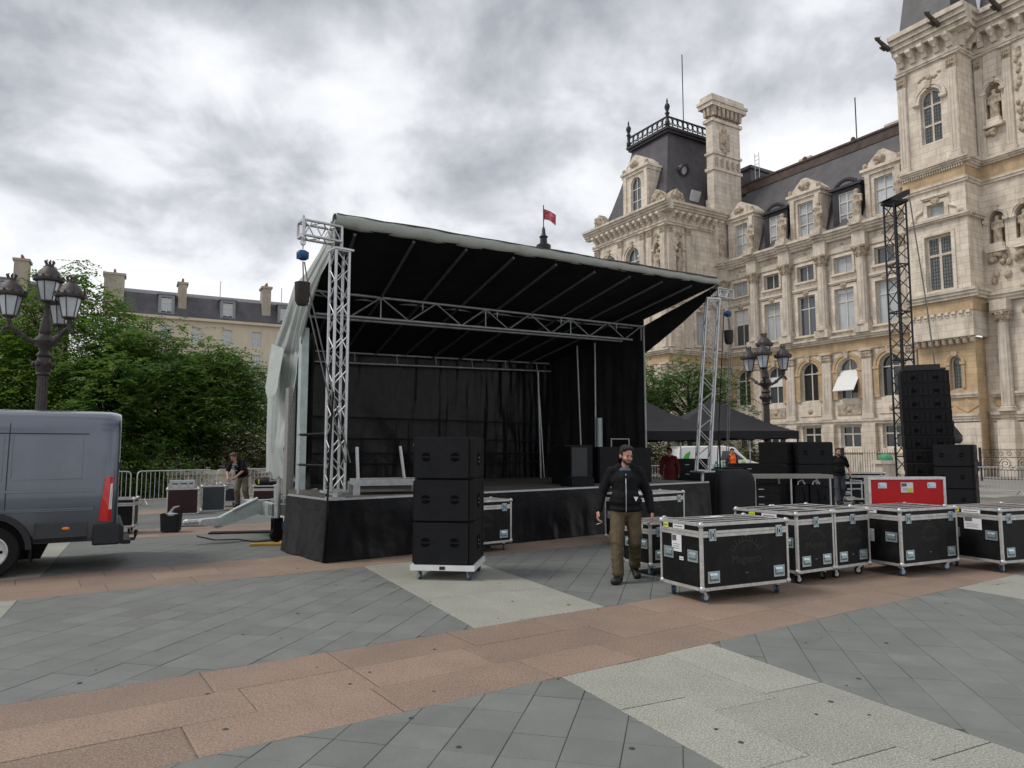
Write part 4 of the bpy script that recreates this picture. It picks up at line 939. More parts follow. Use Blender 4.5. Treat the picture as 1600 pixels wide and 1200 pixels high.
# rails at the back and the sides
for z in (1.38, 1.62, 1.95, 2.42): post([(1.3, 4.30, z), (8.6, 4.30, z)], .018, BLACKS, 'back_rail')
for k in range(16):
    x = 1.4 + k * .44; post([(x, 4.30, 1.38 if k % 2 else 1.62), (x + .44, 4.30, 1.62 if k % 2 else 1.38)], .010, BLACKS, 'rail_lacing')
post([(.1, 1.45, DH), (.1, 1.45, 1.98)], .026, ALU, 'rail_post'); post([(.12, .35, DH), (.12, .35, 1.98)], .022, BLACKS, 'rail_post'); post([(.1, 1.5, 1.96), (.12, .3, 1.96)], .02, BLACKS, 'guard_rail'); post([(.1, 1.5, 1.45), (.12, .3, 1.45)], .02, BLACKS, 'guard_rail')
post([(.85, 2.0, DH), (.85, 2.0, 1.95)], .022, BLACKS, 'rail_post'); post([(.1, 1.5, 1.96), (.85, 2.0, 1.95)], .02, BLACKS, 'guard_rail')
for x, y in ((8.85, 2.4), (9.3, 2.2)): post([(x, y, DH), (x, y, 2.0)], .02, DKALU, 'rail_post')
post([(8.85, 2.4, 1.98), (9.3, 2.2, 1.98)], .02, DKALU, 'guard_rail')
# towers, arms, hoists
lt_ = truss('truss_tower', (.15, .14, 1.07), (.15, .14, 4.88), .225, 14, stage)
MB().box(0, .32, -.02, .30, 4.88, 4.91).tube([(.16, .14, 4.9), (.16, .14, 5.25)], .04, 8).build('top_plate', ALU, lt_)
b = MB(); b.tube([(.16, .14, DH), (.16, .14, 1.08)], .045, 10); b.box(.04, .28, .02, .26, DH + .001, DH + .02); b.beam((.16, .14, 1.0), (-.02, .3, 1.06), .03); b.beam((.16, .14, 1.0), (.36, .1, 1.06), .03); b.build('tower_foot', GALV, lt_)
rt_ = truss('truss_tower', (9.62, .16, 1.2), (10.12, .10, 5.42), .30, 13, stage, rot45=True)
b = MB(); b.tube([(9.60, .16, DH), (9.62, .16, 1.2)], .04, 10); b.box(9.42, 9.84, -.04, .38, 1.17, 1.2); b.build('tower_foot', GALV, rt_)
MB().tube([(9.75, -.05, 0), (9.9, -.05, 1.2), (10.3, -.1, 5.2)], .012, 6).build('cable', RUBBER, rt_)
def hoist(x, y, z, lean):
    h_ = MB().ell((x, y, z - .30), (.10, .09, .085), 10, 8).box(x - .075, x + .075, y - .06, y + .06, z - .36, z - .25).build('hoist_body', BLUE, stage, 40)
    MB().tube([(x + .035 * cos(t), y, z - .1 + .045 * sin(t)) for t in [k * pi / 5 for k in range(11)]], .012, 6).build('hook', GALV, h_)
    MB().tube([(x, y, z), (x, y, z - .2)], .012, 5).build('sling', GALV, h_)
    g = MB(); g.lathe([(.07, -.30), (.105, -.24), (.115, 0), (.12, .05)], 12, (x + .01, y, z - .78)); g.build('chain_bag', BAG, stage, 40)
    for k, (dx, e) in enumerate(((.02, lean), (.10, lean))):
        pts = [Vector((x + dx * .3, y, z - .4))] + [Vector((x + dx + (e[0] - x) * t, y - .02 + (e[1] - y) * t, (z - .8) + (e[2] - z + .8) * t - .05 * sin(pi * t))) for t in (.0, .3, .6, 1)]
        MB().tube(pts, .011, 5).build('chain', CHAIN, stage)
arm = truss('roof_arm', (-.52, .12, 5.12), (.10, .10, 5.12), .24, 4, stage, r=.022)
MB().beam((-.53, .0, 4.95), (-.53, .0, 5.30), .03).build('arm_end_plate', ALU, arm)
hoist(-.52, .02, 4.98, (.22, -.02, 1.5))
arm2 = truss('roof_arm', (10.2, .1, 5.62), (10.85, .1, 5.64), .22, 4, stage, r=.02)
hoist(10.75, .1, 5.45, (10.3, -.02, 1.5))
# trailer: chassis, drawbar, jack
b = MB(); b.box(.2, 9.0, 2.9, 3.1, .48, .68); b.box(.2, 9.0, 4.3, 4.5, .48, .68); b.box(.2, .36, 2.9, 4.5, .46, .70); b.build('chassis', TRAILER, stage)
b = MB(); b.prism([(-.62, .26), (.2, .50), (.26, .72), (.06, .76), (-.57, .46), (-.67, .36)], 3.42, 3.56, 'y'); b.build('drawbar', TRAILER, stage)
MB().lathe([(.05, 0), (.05, .18)], 12, tf=lambda x, y, z: (-.56 + x, 3.40 + z, .36 + y)).build('drawbar_pin', GALV, stage)
b = MB(); b.prism([(-.95, .34), (-.5, .30), (-.5, .46), (-.9, .44)], 3.36, 3.62, 'y'); b.tube([(-.95, 3.49, .4), (-1.08, 3.49, .4)], .05, 8); b.ell((-1.12, 3.49, .4), (.08, .08, .06), 10, 6); b.build('tow_coupling', GALV, stage)
MB().tube([(-.35, 3.38, .58), (.1, 3.38, .78)], .03, 8).build('damper', ALU, stage)
b = MB(); b.tube([(.29, 2.86, .3), (.29, 2.86, 1.05)], .055, 10); b.tube([(.29, 2.86, 1.05), (.29, 2.86, 1.15)], .03, 8); b.tube([(.29, 2.86, 1.13), (.12, 2.80, 1.13), (.12, 2.80, 1.25)], .014, 6); j = b.build('jack', GALV, stage, 50)
MB().lathe([(.04, -.045), (.12, -.045), (.13, -.02), (.13, .02), (.12, .045), (.04, .045)], 18, tf=lambda x, y, z: (.29 + x, 2.86 + z, .13 + y)).build('jack_wheel', RUBBER, j, 40)
MB().box(.20, .38, 2.79, 2.81, .1, .42).box(.20, .38, 2.91, 2.93, .1, .42).box(.20, .38, 2.79, 2.93, .40, .44).build('jack_fork', BLACKS, j)
MB().beam((.3, 3.2, .75), (.95, 2.6, .95), .06).build('strut', TRAILER, stage)
MB().tube([(.55, 2.75, .35), (.55, 2.75, .75)], .06, 8).build('red_bottle_jack', mat('jack_red', (.35, .02, .02), .4), stage)
MB().box(.35, .75, 2.6, 2.95, .22, .36).build('blue_block', BLUE, stage)
for (x, y, s_) in ((.5, 2.4, .12), (.75, 2.2, .16)):
    MB().box(x - s_, x + s_, y - s_ * .6, y + s_ * .6, .0, .22).build('jack_pad', mat('pad_olive', (.12, .10, .02), .7), stage)

# ================================================================ flight cases, loudspeakers and other stage gear
def caster_mesh(r=.052, blue=True):
    b = MB(); b.box(-.05, .05, -.05, .05, .125, .135); b.prism([(-.02, .125), (.02, .125), (.045, .05), (.02, .045)], -.026, -.020, 'y'); b.prism([(-.02, .125), (.02, .125), (.045, .05), (.02, .045)], .020, .026, 'y')
    b.lathe([(.03, 0), (.03, .02)], 10, (0, 0, .105)); f = b.mesh('caster', GALV)
    wv = MB(); tf = lambda x, y, z: (.025 + x, z, r + y); wv.lathe([(.015, -.017), (r * .8, -.017), (r, -.012), (r, .012), (r * .8, .017), (.015, .017)], 18, tf=tf); wv.k = 1; wv.lathe([(r * .55, -.019), (r * .55, .019)], 12, tf=tf)
    return f, wv.mesh('wheel', [RUBBERB, GALV] if blue else [RUBBER, GALV], 40)
CAST = {k: caster_mesh(blue=k) for k in (True, False)}
def caster(parent, x, y, rz, blue=True):
    f, wv = CAST[blue]; o = put('caster', f, parent, (x, y, 0), rz); put('wheel', wv, o); return o
def latch_mesh():
    b = MB(); b.box(-.05, .05, -.008, 0, -.065, .065); b.box(-.047, -.036, -.014, -.008, -.06, .06); b.box(.036, .047, -.014, -.008, -.06, .06); b.box(-.036, .036, -.014, -.008, .05, .06); b.box(-.036, .036, -.014, -.008, -.06, -.05)
    b.box(-.022, .022, -.017, -.008, -.035, .035); b.k = 1; b.box(-.008, .008, -.02, -.017, -.02, .02); b.box(-.034, -.024, -.0095, -.008, -.05, .05); b.box(.024, .034, -.0095, -.008, -.05, .05); return b.mesh('latch', [ZINC, PLAST])
def handle_mesh(w_=.17, h_=.13):
    b = MB(); t = .02
    b.box(-w_ / 2, w_ / 2, -.010, 0, h_ / 2 - t, h_ / 2); b.box(-w_ / 2, w_ / 2, -.010, 0, -h_ / 2, -h_ / 2 + t); b.box(-w_ / 2, -w_ / 2 + t, -.010, 0, -h_ / 2 + t, h_ / 2 - t); b.box(w_ / 2 - t, w_ / 2, -.010, 0, -h_ / 2 + t, h_ / 2 - t)
    b.k = 1; b.box(-w_ / 2 + t, w_ / 2 - t, -.002, 0, -h_ / 2 + t, h_ / 2 - t); b.k = 0; b.prism([(-.006, .045), (-.016, .02), (-.016, -.02), (-.004, -.03), (-.004, .045)], -w_ * .33, w_ * .33, 'x'); return b.mesh('recessed_handle', [ZINC, mat('dish_shadow', (.18, .22, .25), .4, metal=.6)])
LATCH, HANDLE = latch_mesh(), handle_mesh()
def emblem_mesh():
    b = MB(); r0 = .22
    for k in range(16):
        t0, t1 = R(150 - 120 * k / 16), R(150 - 120 * (k + 1) / 16)
        b.add([(r * cos(t), 0, r * sin(t) - .12) for r, t in ((r0, t0), (r0, t1), (r0 + .012, t1), (r0 + .012, t0))], [(0, 1, 2, 3)])
    for k in range(11):
        t = R(150 - 12 * k); d = .004; l_ = .06 if k % 2 == 0 else .035
        b.add([((r0 + .015 + e) * cos(t + s_ * d / .2), 0, (r0 + .015 + e) * sin(t + s_ * d / .2) - .12) for e, s_ in ((0, -1), (0, 1), (l_, 1), (l_, -1))], [(0, 1, 2, 3)])
    b.add([(.05, 0, -.02), (.058, 0, -.02), (.10, 0, .19), (.095, 0, .19)], [(0, 1, 2, 3)])
    m1 = b.mesh('emblem', EMB); t = text_mesh('Magneto', .13, EMB, .0); return m1, t
EMBM = emblem_mesh()
def sticker(parent, m_, p, w_, h_, face='l', nm='sticker', lines=True):
    """flat printed label on the front (f, facing -y) or left (l, facing -x) side"""
    b = MB()
    if face == 'f': q = lambda a, c, e: (p[0] + a, p[1] - e, p[2] + c)
    elif face == 'l': q = lambda a, c, e: (p[0] - e, p[1] - a, p[2] + c)
    else: q = lambda a, c, e: (p[0] + a, p[1] + c, p[2] + e)
    b.add([q(-w_ / 2, -h_ / 2, .0), q(w_ / 2, -h_ / 2, .0), q(w_ / 2, h_ / 2, .0), q(-w_ / 2, h_ / 2, .0)], [(0, 1, 2, 3)])
    b.add([q(-w_ / 2, -h_ / 2, .001), q(w_ / 2, -h_ / 2, .001), q(w_ / 2, h_ / 2, .001), q(-w_ / 2, h_ / 2, .001)], [(0, 1, 2, 3)])
    if lines and h_ > .08:
        b.k = 1; b.add([q(-w_ * .45, h_ * .1, .002), q(-w_ * .02, h_ * .1, .002), q(-w_ * .02, h_ * .42, .002), q(-w_ * .45, h_ * .42, .002)], [(0, 1, 2, 3)])
        for k in range(3): z = -h_ * (.1 + .12 * k); b.add([q(-w_ * .35, z, .002), q(w_ * .3, z, .002), q(w_ * .3, z + h_ * .03, .002), q(-w_ * .35, z + h_ * .03, .002)], [(0, 1, 2, 3)])
    elif lines:
        b.k = 1; z = -h_ * .12; b.add([q(-w_ * .38, z, .002), q(w_ * .35, z, .002), q(w_ * .35, z + h_ * .22, .002), q(-w_ * .38, z + h_ * .22, .002)], [(0, 1, 2, 3)])
    return b.build(nm, [m_, mat('print_grey', (.12, .12, .13), .7)], parent)
def flight_case(label, loc, rz, w_, d_, h_, lid=.12, latches=2, handles=2, emblem=True, stickers=(), side_handles=2, blue=True, body=BLACKP, group='black flight cases in a row on the plaza', name='flight_case', cast=True, rails=True, emb_s=1.0, wheels=None):
    """front faces -y; origin on the ground under the centre"""
    t = thing(name, label, 'flight case', loc, rz, group)
    z0 = .14 if cast else .0; e = .032
    X, Y = w_ / 2, d_ / 2; zl = h_ - lid
    b = MB(); b.box(-X + .006, X - .006, -Y + .006, Y - .006, z0 + .006, h_ - .006); b.build('case_body', body, t)
    b = MB()
    for x in (-1, 1):
        for y in (-1, 1): b.box(*sorted((x * X, x * (X - e))), *sorted((y * Y, y * (Y - e))), z0, h_)
    for z, hh in ((z0, e * 1.1), (h_ - e, e), (zl - .036, .034), (zl + .002, .032)) if lid else ((z0, e), (h_ - e, e)):
        for y in (-1, 1): b.box(-X + e, X - e, *sorted((y * (Y - .001), y * (Y - e))), z, z + hh)
        for x in (-1, 1): b.box(*sorted((x * (X - .001), x * (X - e))), -Y + e, Y - e, z, z + hh)
    fr = b.build('edge_frame', ALUP, t)
    cm = cached('corner', lambda: MB().ell((0, 0, 0), .021, 8, 6).box(-.03, .03, -.03, .03, -.03, .03).mesh('ball_corner', ALU))
    cb = cached('cornerb', lambda: MB().ell((0, 0, 0), (.039, .039, .039), 10, 8).mesh('ball_corner', ALU, True))
    for x in (-1, 1):
        for y in (-1, 1):
            for z in (z0 + .02, h_ - .02): put('ball_corner', cb, t, (x * (X - .017), y * (Y - .017), z))
    if rails:      # ribbed top
        b = MB()
        for k in range(3): y = -Y + d_ * (k + 1) / 4; b.box(-X + e, X - e, y - .012, y + .012, h_ - .006, h_ + .002)
        b.build('lid_rails', ALUP, t)
    xs = [0] if latches == 1 else ([-X + .16, X - .16] if latches == 2 else [])
    for x in xs: put('latch', LATCH, t, (x, -Y - .001, zl - .01))
    hx = [-X + .17, X - .17] if handles == 2 else ([0] if handles == 1 else [])
    for x in hx: put('recessed_handle', HANDLE, t, (x, -Y + .004, z0 + .145))
    sy = [-Y + .14, Y - .16] if side_handles == 2 else ([-Y + .14] if side_handles == 1 else [])
    for y in sy:
        put('recessed_handle', HANDLE, t, (-X + .004, y, z0 + (h_ - z0) * .50), -R(90))
    if emblem:
        o = put('emblem', EMBM[0], t, (0, -Y + .0045, z0 + (h_ - z0) * .56), 0, None, emb_s); l = put('lettering', EMBM[1], o, (0, -.0, -.14), 0, (R(90), 0, 0))
        for x in (-.012, .012): MB().ell((x, -Y + .004, z0 + (h_ - z0) * .78), .005, 6, 4).build('rivet', ALU, t); MB().ell((x, -Y + .004, z0 + .16), .005, 6, 4).build('rivet', ALU, t)
    for (m_, f, a, z, ww, hh) in stickers:
        sticker(t, m_, {'f': (a, -Y + .002, z), 'l': (-X + .002, a, z), 't': (a, z, h_ + .003)}[f], ww, hh, f)
    if cast:
        for x in (-1, 1):
            for y in (-1, 1): caster(t, x * (X - .1), y * (Y - .1), random.uniform(-1, 1) + (1.6 if x > 0 else .5), blue if y < 0 and x * 1 != 0 else blue)
    return t
def at_corner(fx, fy, rz, w_, d_):      # centre of a case from its front-left ground corner
    c, s = cos(rz), sin(rz); return (fx + c * w_ / 2 - s * d_ / 2, fy + s * w_ / 2 + c * d_ / 2, 0)
a = R(26.5); flight_case('black flight case nearest the camera, beside the walking man', at_corner(2.10, 8.02, a, 1.34, .72), a, 1.34, .72, .88,
    stickers=[(YELLOW, 'l', .25, .82, .09, .055), (PAPER, 'l', .02, .82, .2, .05), (PAPER, 'l', .06, .63, .17, .2), (PAPER, 'l', -.02, .46, .07, .04), (PAPER, 't', .0, .2, .3, .14)])
a = R(31.5); flight_case('narrow black flight case with one latch, right of the nearest case', at_corner(3.61, 9.14, a, .76, 1.0), a, .76, 1.0, .90, latches=1, blue=False, side_handles=1, emb_s=.85,
    stickers=[(YELLOW, 'l', .2, .84, .1, .05), (PAPER, 'l', -.08, .835, .24, .055)])
flight_case('narrow black flight case with one latch, left of the case before the red one', at_corner(4.27, 9.54, a, .78, 1.0), a, .78, 1.0, .90, latches=1, blue=False, emb_s=.85)
a = R(26.5); flight_case('wide black flight case standing in front of the red case', at_corner(5.23, 9.70, a, 1.24, .80), a, 1.24, .80, .90, emb_s=.8, side_handles=1,
    stickers=[(PAPER, 'l', .1, .855, .3, .06), (PAPER, 'l', .12, .52, .24, .17)])
flight_case('black flight case cut off by the right edge of the picture', at_corner(6.76, 9.96, R(22), 1.3, .85), R(22), 1.3, .85, .88, emb_s=.8,
    stickers=[(YELLOW, 'l', .24, .825, .13, .045), (PAPER, 'l', .0, .822, .28, .05), (PAPER, 'l', -.02, .66, .26, .18)])
a = R(30); flight_case('small low black flight case peeking out behind the nearest case', at_corner(1.86, 9.72, a, .8, .6), a, .8, .6, .72, emb_s=.7,
    stickers=[(PAPER, 'l', .0, .665, .3, .05), (PAPER, 'l', -.02, .50, .13, .16)])
a = R(37); flight_case('black flight case against the stage skirt, right behind the walking man', at_corner(2.05, 12.62, a, 1.5, .6), a, 1.5, .6, .93, emb_s=.9, handles=2, group='flight cases against the stage front')
a = R(38); flight_case('black flight case against the stage skirt behind the front loudspeaker stack', at_corner(-.95, 11.6, a, 1.2, .6), a, 1.2, .6, .86, emb_s=.9, group='flight cases against the stage front')
# the red case: lid stood up on edge behind the row
rc_ = thing('red_case', 'bright red flight case with grey edges standing behind the black cases', 'flight case', (6.02, 10.98, 0), R(6))
b = MB(); b.box(-.60, .60, -.04, .04, .62, 1.27); b.build('lid_panel', RED, rc_)
b = MB()
for z0_, z1_ in ((.60, .64), (1.25, 1.29)): b.box(-.63, .63, -.055, .055, z0_, z1_)
for x in (-.63, .59): b.box(x, x + .04, -.055, .055, .64, 1.25)
b.build('edge_frame', ALUP, rc_)
for x in (-.40, .40):
    for z in (1.16, .74): put('recessed_handle', cached('hdk', lambda: handle_mesh(.14, .08)), rc_, (x, -.04, z))
sticker(rc_, PAPER, (.0, -.043, 1.13), .2, .15, 'f'); sticker(rc_, YELLOW, (.05, -.0455, 1.09), .08, .06, 'f', lines=False)
rb = rc_
MB().box(-.62, .62, -.3, .3, .14, .595).build('case_base', BLACKP, rb)
b = MB(); b.box(-.63, .63, -.31, -.28, .14, .18); b.box(-.63, .63, -.31, -.28, .56, .597); b.build('base_frame', ALUP, rb)
for x in (-.5, .5):
    for y in (-.2, .2): caster(rb, x, y, .4)

# ---- subwoofers
def sub_meshes(w_, d_, h_):
    X, Y = w_ / 2, d_ / 2
    c = MB(); c.box(-X, X, -Y + .03, Y, 0, h_); c.box(X - .055, X + .012, -Y + .01, -Y + .12, .02, h_ - .02); c.box(-X - .012, -X + .03, -Y + .01, -Y + .12, .02, h_ - .02); c.box(X - .04, X + .010, Y - .12, Y - .02, .02, h_ - .02)
    g = MB(); g.box(-X + .012, X - .06, -Y, -Y + .028, .012, h_ - .012)
    p = MB()
    for s_ in (1, -1):
        pts = [(.062 * cos(R(t)), s_ * (.012 + .048 * sin(R(t)))) for t in range(0, 181, 15)]
        p.add([(x, 0, z) for x, z in pts], [tuple(range(len(pts)))])
    return c.mesh('cabinet', BLACKS), g.mesh('front_grille', GRILLE), p.mesh('port', HOLE)
def subwoofer(label, loc, rz, w_=.80, d_=.86, h_=.555, group=None):
    t = thing('subwoofer', label, 'loudspeaker', loc, rz, group); c, g, p = cached(('sub', w_, d_, h_), lambda: sub_meshes(w_, d_, h_))
    o = put('cabinet', c, t); bevel(o, .008, 2); put('front_grille', g, t)
    for x in (-.27 * w_, .22 * w_): put('port', p, t, (x - .02, -d_ / 2 - .0015, h_ * .52))
    for k in range(2): MB().ell((w_ / 2 + .002, .03, h_ * (.5 - .1 * k)), (.006, .016, .012), 8, 6).build('connector', ALU, t)
    MB().box(w_ / 2, w_ / 2 + .004, -.1, .12, h_ * .3, h_ * .62).build('side_recess', HOLE, t)
    return t
SX, SY, SR = -.86, 9.93, R(-7)
for k, nm in enumerate(('bottom', 'middle', 'top')):
    subwoofer(nm + ' black subwoofer of the three-high stack on the white dolly', (SX, SY, .195 + .561 * k), SR, group='subwoofers stacked on the white dolly')
dl = thing('wheel_board', 'white wheeled dolly board carrying the front subwoofer stack', 'dolly', (SX, SY, 0), SR)
MB().box(-.43, .43, -.46, .44, .125, .193).build('board', WHITE, dl)
MB().box(-.035, .04, -.464, -.46, .138, .18).build('handle_cutout', PLAST, dl)
for x in (-.33, .33):
    for y in (-.36, .36): caster(dl, x, y, -.9)
# right-hand sub stacks
for k, nm in enumerate(('bottom', 'middle', 'top')):
    for x, y, s_ in ((8.05, 19.5, 'right'), (7.35, 19.75, 'left')):
        if nm == 'bottom' or True:
            subwoofer(nm + ' subwoofer in the ' + s_ + ' column behind the steel-legged table', (x + (.0 if s_ == 'right' else .12), y, .12 + .60 * k), R(8 if s_ == 'right' else 40), 1.0 if s_ == 'right' else .95, .86, .595, 'subwoofers stacked behind the table')
for k, nm in enumerate(('bottom', 'middle', 'top')):
    subwoofer(nm + ' subwoofer of the stack right of the hanging line array', (12.35, 19.9, .05 + .60 * k), R(-38), .95, .85, .595, 'subwoofers beside the line array')
# ---- line array and its tower
tw = thing('array_tower', 'tall black lattice tower holding up the line array', 'lattice tower', (12.18, 22.0, 0), R(12))
BK = mat('truss_black', (.022, .022, .026), .5, metal=.3, var=.2)
truss('mast', (0, 0, .1), (0, 0, 9.5), .44, 20, tw, .03, .016, BK)
b = MB(); b.box(-.28, .28, -.28, .28, 9.5, 9.58); b.prism([(-.4, 9.58), (.25, 9.9), (.42, 9.95), (.42, 9.8), (.2, 9.66), (-.25, 9.58)], -.2, .2, 'y'); b.build('tower_head', BK, tw)
for z in (1.5, 3, 4.5, 6, 7.5):
    b = MB()
    for s_ in (-1, 1): b.beam((-.24, s_ * .22, z), (.24, s_ * .22, z), .04); b.beam((s_ * .22, -.24, z), (s_ * .22, .24, z), .04)
    b.build('section_ring', BK, tw)
for s_ in ((1, 1), (1, -1), (-1, 1), (-1, -1)): MB().beam((0, 0, .12), (s_[0] * 1.1, s_[1] * 1.1, .06), .12).build('outrigger', BK, tw)
MB().tube([(.3, -.3, 9.6), (.55, -.5, 6), (.62, -.6, 4.2)], .02, 6).build('lifting_chain', CHAIN, tw)
la = thing('line_array', 'curved black line array of loudspeakers hanging on the lattice tower', 'loudspeaker', (12.2, 21.0, 0), R(-24))
lm = MB(); lm.prism([(-.45, -.01), (.45, .01), (.45, .375), (-.45, .375)], -.62, .62, 'x'); lmm = lm.mesh('array_cabinet', BLACKS)
lg = MB()
for k in range(9): lg.box(-.56 + k * .13, -.47 + k * .13, -.463, -.452, .05, .31)
lgm = lg.mesh('front_grille', GRILLE)
b = MB(); b.box(-.55, .55, -.4, .5, 4.02, 4.08); b.box(-.45, .45, -.1, .1, 4.08, 4.22); b.build('flying_frame', BK, la)
z, y, an = 3.99, 0.0, 0.0
for k in range(9):
    o = put('array_cabinet', lmm, la, (0, y, z - .37), 0, (R(an), 0, 0)); put('front_grille', lgm, o)
    for s_ in (-.3, .28): put('port', cached('aport', lambda: MB().box(-.06, .06, -.468, -.460, .13, .22).mesh('port', HOLE)), o, (s_, 0, 0))
    z -= .372; y -= .025 + .018 * k; an += 1.6
# ---- on the stage
def speaker(label, loc, rz, w_, d_, h_, gm=GRILLE, group='loudspeakers standing on the stage deck', tilt=0):
    t = thing('stage_speaker', label, 'loudspeaker', loc, rz, group)
    o = MB().box(-w_ / 2, w_ / 2, -d_ / 2 + .02, d_ / 2, 0, h_).build('cabinet', BLACKS, t); bevel(o, .01)
    MB().box(-w_ / 2 + .02, w_ / 2 - .02, -d_ / 2, -d_ / 2 + .018, .03, h_ - .03).build('front_grille', gm, t)
    MB().box(-.07, .07, -.05, .05, h_, h_ + .004).build('top_handle', HOLE, t); return t
ST = lambda t, d: (-2.8 + t * cos(R(39)) - d * sin(R(39)), 11.0 + t * sin(R(39)) + d * cos(R(39)))
LGR = mat('grille_light', (.034, .036, .040), .6, var=.15, bump=.3, bscale=300)
for (t_, d_, rz, w_, dd, h_, lb, gm) in ((5.95, .75, 20, .40, .45, .83, 'leftmost slim black speaker on the stage, its right side grey', LGR), (6.35, 1.25, 30, .75, .55, .86, 'wide black speaker standing second from the left on stage', GRILLE),
        (7.2, 1.2, 35, .62, .6, .82, 'black speaker on stage hidden mostly by the walking man', GRILLE), (8.1, 1.0, 25, .62, .6, .80, 'black speaker on stage just right of the walking man', GRILLE)):
    x, y = ST(t_, d_); speaker(lb, (x, y, DH), R(rz), w_, dd, h_, gm)
x, y = ST(5.7, .42); wd = thing('floor_wedge', 'small black monitor wedge lying at the stage front edge', 'loudspeaker', (x, y, DH), R(30))
MB().prism([(-.2, 0), (.2, 0), (.2, .1), (-.05, .2), (-.2, .16)], -.28, .28, 'x').build('cabinet', BLACKS, wd); MB().prism([(-.16, .165), (-.05, .205), (.19, .115), (.18, .11)], -.25, .25, 'x').build('front_grille', GRILLE, wd)
# riser lying on the deck, its legs pointing up
x, y = ST(.75, .55); rs_ = thing('stage_riser', 'grey stage platform lying on the deck with four poles', 'platform', (x, y, DH), R(20))
MB().box(0, 1.15, .1, .85, .16, .24).build('platform_top', mat('riser_ply', (.16, .15, .13), .7, var=.2), rs_); b = MB(); b.box(-.02, 1.17, .08, .1, .15, .25); b.box(-.02, 1.17, .85, .87, .15, .25); b.box(-.02, 0, .1, .85, .15, .25); b.box(1.15, 1.17, .1, .85, .15, .25); b.build('platform_frame', GALV, rs_)
for p, q in (((1.12, .12, .2), (.98, .12, .86)), ((.95, .8, .2), (.86, .8, .82)), ((.03, .14, .2), (.0, .16, .8))): MB().tube([p, q], .028, 8).build('pole', ALU, rs_)
for x_, y_ in ((0, .1), (1.15, .1), (0, .85), (1.15, .85)): MB().box(x_ - .05, x_ + .05, y_ - .05, y_ + .05, .0, .2).build('corner_bracket', GALV, rs_)
x, y = ST(2.1, .6); MBt = tag(MB().lathe([(.0, 0), (.06, .0), (.075, .02), (.075, .05), (.05, .06)], 14).build('tape_roll', mat('tape_yellow', (.5, .5, .18), .6), None, 40, (x, y, DH)), 'pale yellow tape roll on the stage deck by the platform', 'tape roll')
# ---- table, racks and covered gear right of the stage
tb_ = thing('folding_table', 'silver edged table on steel legs right of the stage', 'table', (6.9, 18.0, 0), R(2))
MB().box(-1.0, 1.0, -.4, .4, 1.0, 1.09).build('table_top', mat('table_grey', (.26, .25, .23), .5, metal=.3), tb_)
for x_ in (-.05, .93):
    for y_ in (-.36, .36): MB().tube([(x_, y_, 0), (x_, y_, 1.0)], .026, 8).build('leg', ALU, tb_)
MB().tube([(-.95, -.36, 0), (-.95, -.36, 1.0)], .026, 8).build('leg', ALU, tb_)
def rack(label, loc, rz, w_, d_, h_, n, cat='rack', grp='racks and drawers by the stage'):
    t = thing('equipment_rack', label, cat, loc, rz, grp); MB().box(-w_ / 2, w_ / 2, -d_ / 2 + .01, d_ / 2, .06, h_).build('rack_body', BLACKS, t)
    for k in range(n):
        z0_ = .08 + (h_ - .12) * k / n; z1_ = .08 + (h_ - .12) * (k + 1) / n - .015
        o = MB().box(-w_ / 2 + .03, w_ / 2 - .03, -d_ / 2 - .01, -d_ / 2 + .012, z0_, z1_).build('drawer', BLACKP, t)
        MB().box(-.07, .07, -d_ / 2 - .02, -d_ / 2 - .010, (z0_ + z1_) / 2, (z0_ + z1_) / 2 + .02).build('drawer_handle', ALU, o)
    for x_ in (-1, 1):
        for y_ in (-1, 1): MB().lathe([(.03, -.015), (.03, .015)], 10, tf=lambda a_, b_, c_: (x_ * (w_ / 2 - .08) + c_, y_ * (d_ / 2 - .08) + a_, .031 + b_)).build('foot_wheel', RUBBER, t)
    return t
rack('black drawer rack under the left half of the table', (6.15, 18.1, 0), R(5), 1.0, .6, .86, 4)
rack('black drawer rack standing on the ground under the canopy', (5.95, 24.6, 0), R(0), 1.5, .6, 1.4, 4)
for k, x_ in enumerate((7.18, 7.55)):
    t = thing('cable_case', ('left' if k == 0 else 'right') + ' black upright cable case with white handle under the table', 'case', (x_, 18.05, 0), R(4), 'upright cable cases under the table')
    MB().box(-.17, .17, -.25, .25, .05, .84).build('case_body', BLACKS, t); MB().tube([(-.08, -.2, .84), (-.06, -.2, .92), (.04, -.2, .95), (.1, -.2, .85)], .018, 6).build('handle', PAPER, t); MB().tube([(.0, -.26, .25), (.08, -.27, .5), (.02, -.26, .75)], .016, 6).build('strap', RUBBER, t)
cv = thing('covered_gear', 'gear under a rounded black cover beside the right truss tower', 'cover', (5.35, 17.75, 0), R(20))
def cvf(u, v):
    an_ = 2 * pi * u; rr = (1, 1, .96, .86, .55, .0)[min(5, int(v * 5))] if False else (1 - max(0, v - .55) ** 2 * 4.9)
    return (.52 * rr * max(-1, min(1, 1.35 * cos(an_))) + .02 * wrk(u * 9, v * 3, 5), .42 * rr * max(-1, min(1, 1.35 * sin(an_))) + .02 * wrk(u * 9, v * 3, 8), 1.22 * min(1, v * 1.3) + .03 * wrk(u * 5, 1, 6))
sheet('cover_cloth', cvf, 40, 16, CANOPY, cv)
for k_, (x_, y_, w_, h_) in enumerate(((6.9, 22.6, .8, 1.15), (7.9, 24.2, 1.0, 1.25), (6.3, 21.2, .7, .9))): rack(('tall black rack behind the covered gear', 'black rack between the two canopies', 'small black rack left of the table')[k_], (x_, y_, 0), R(6), w_, .6, h_, 4)
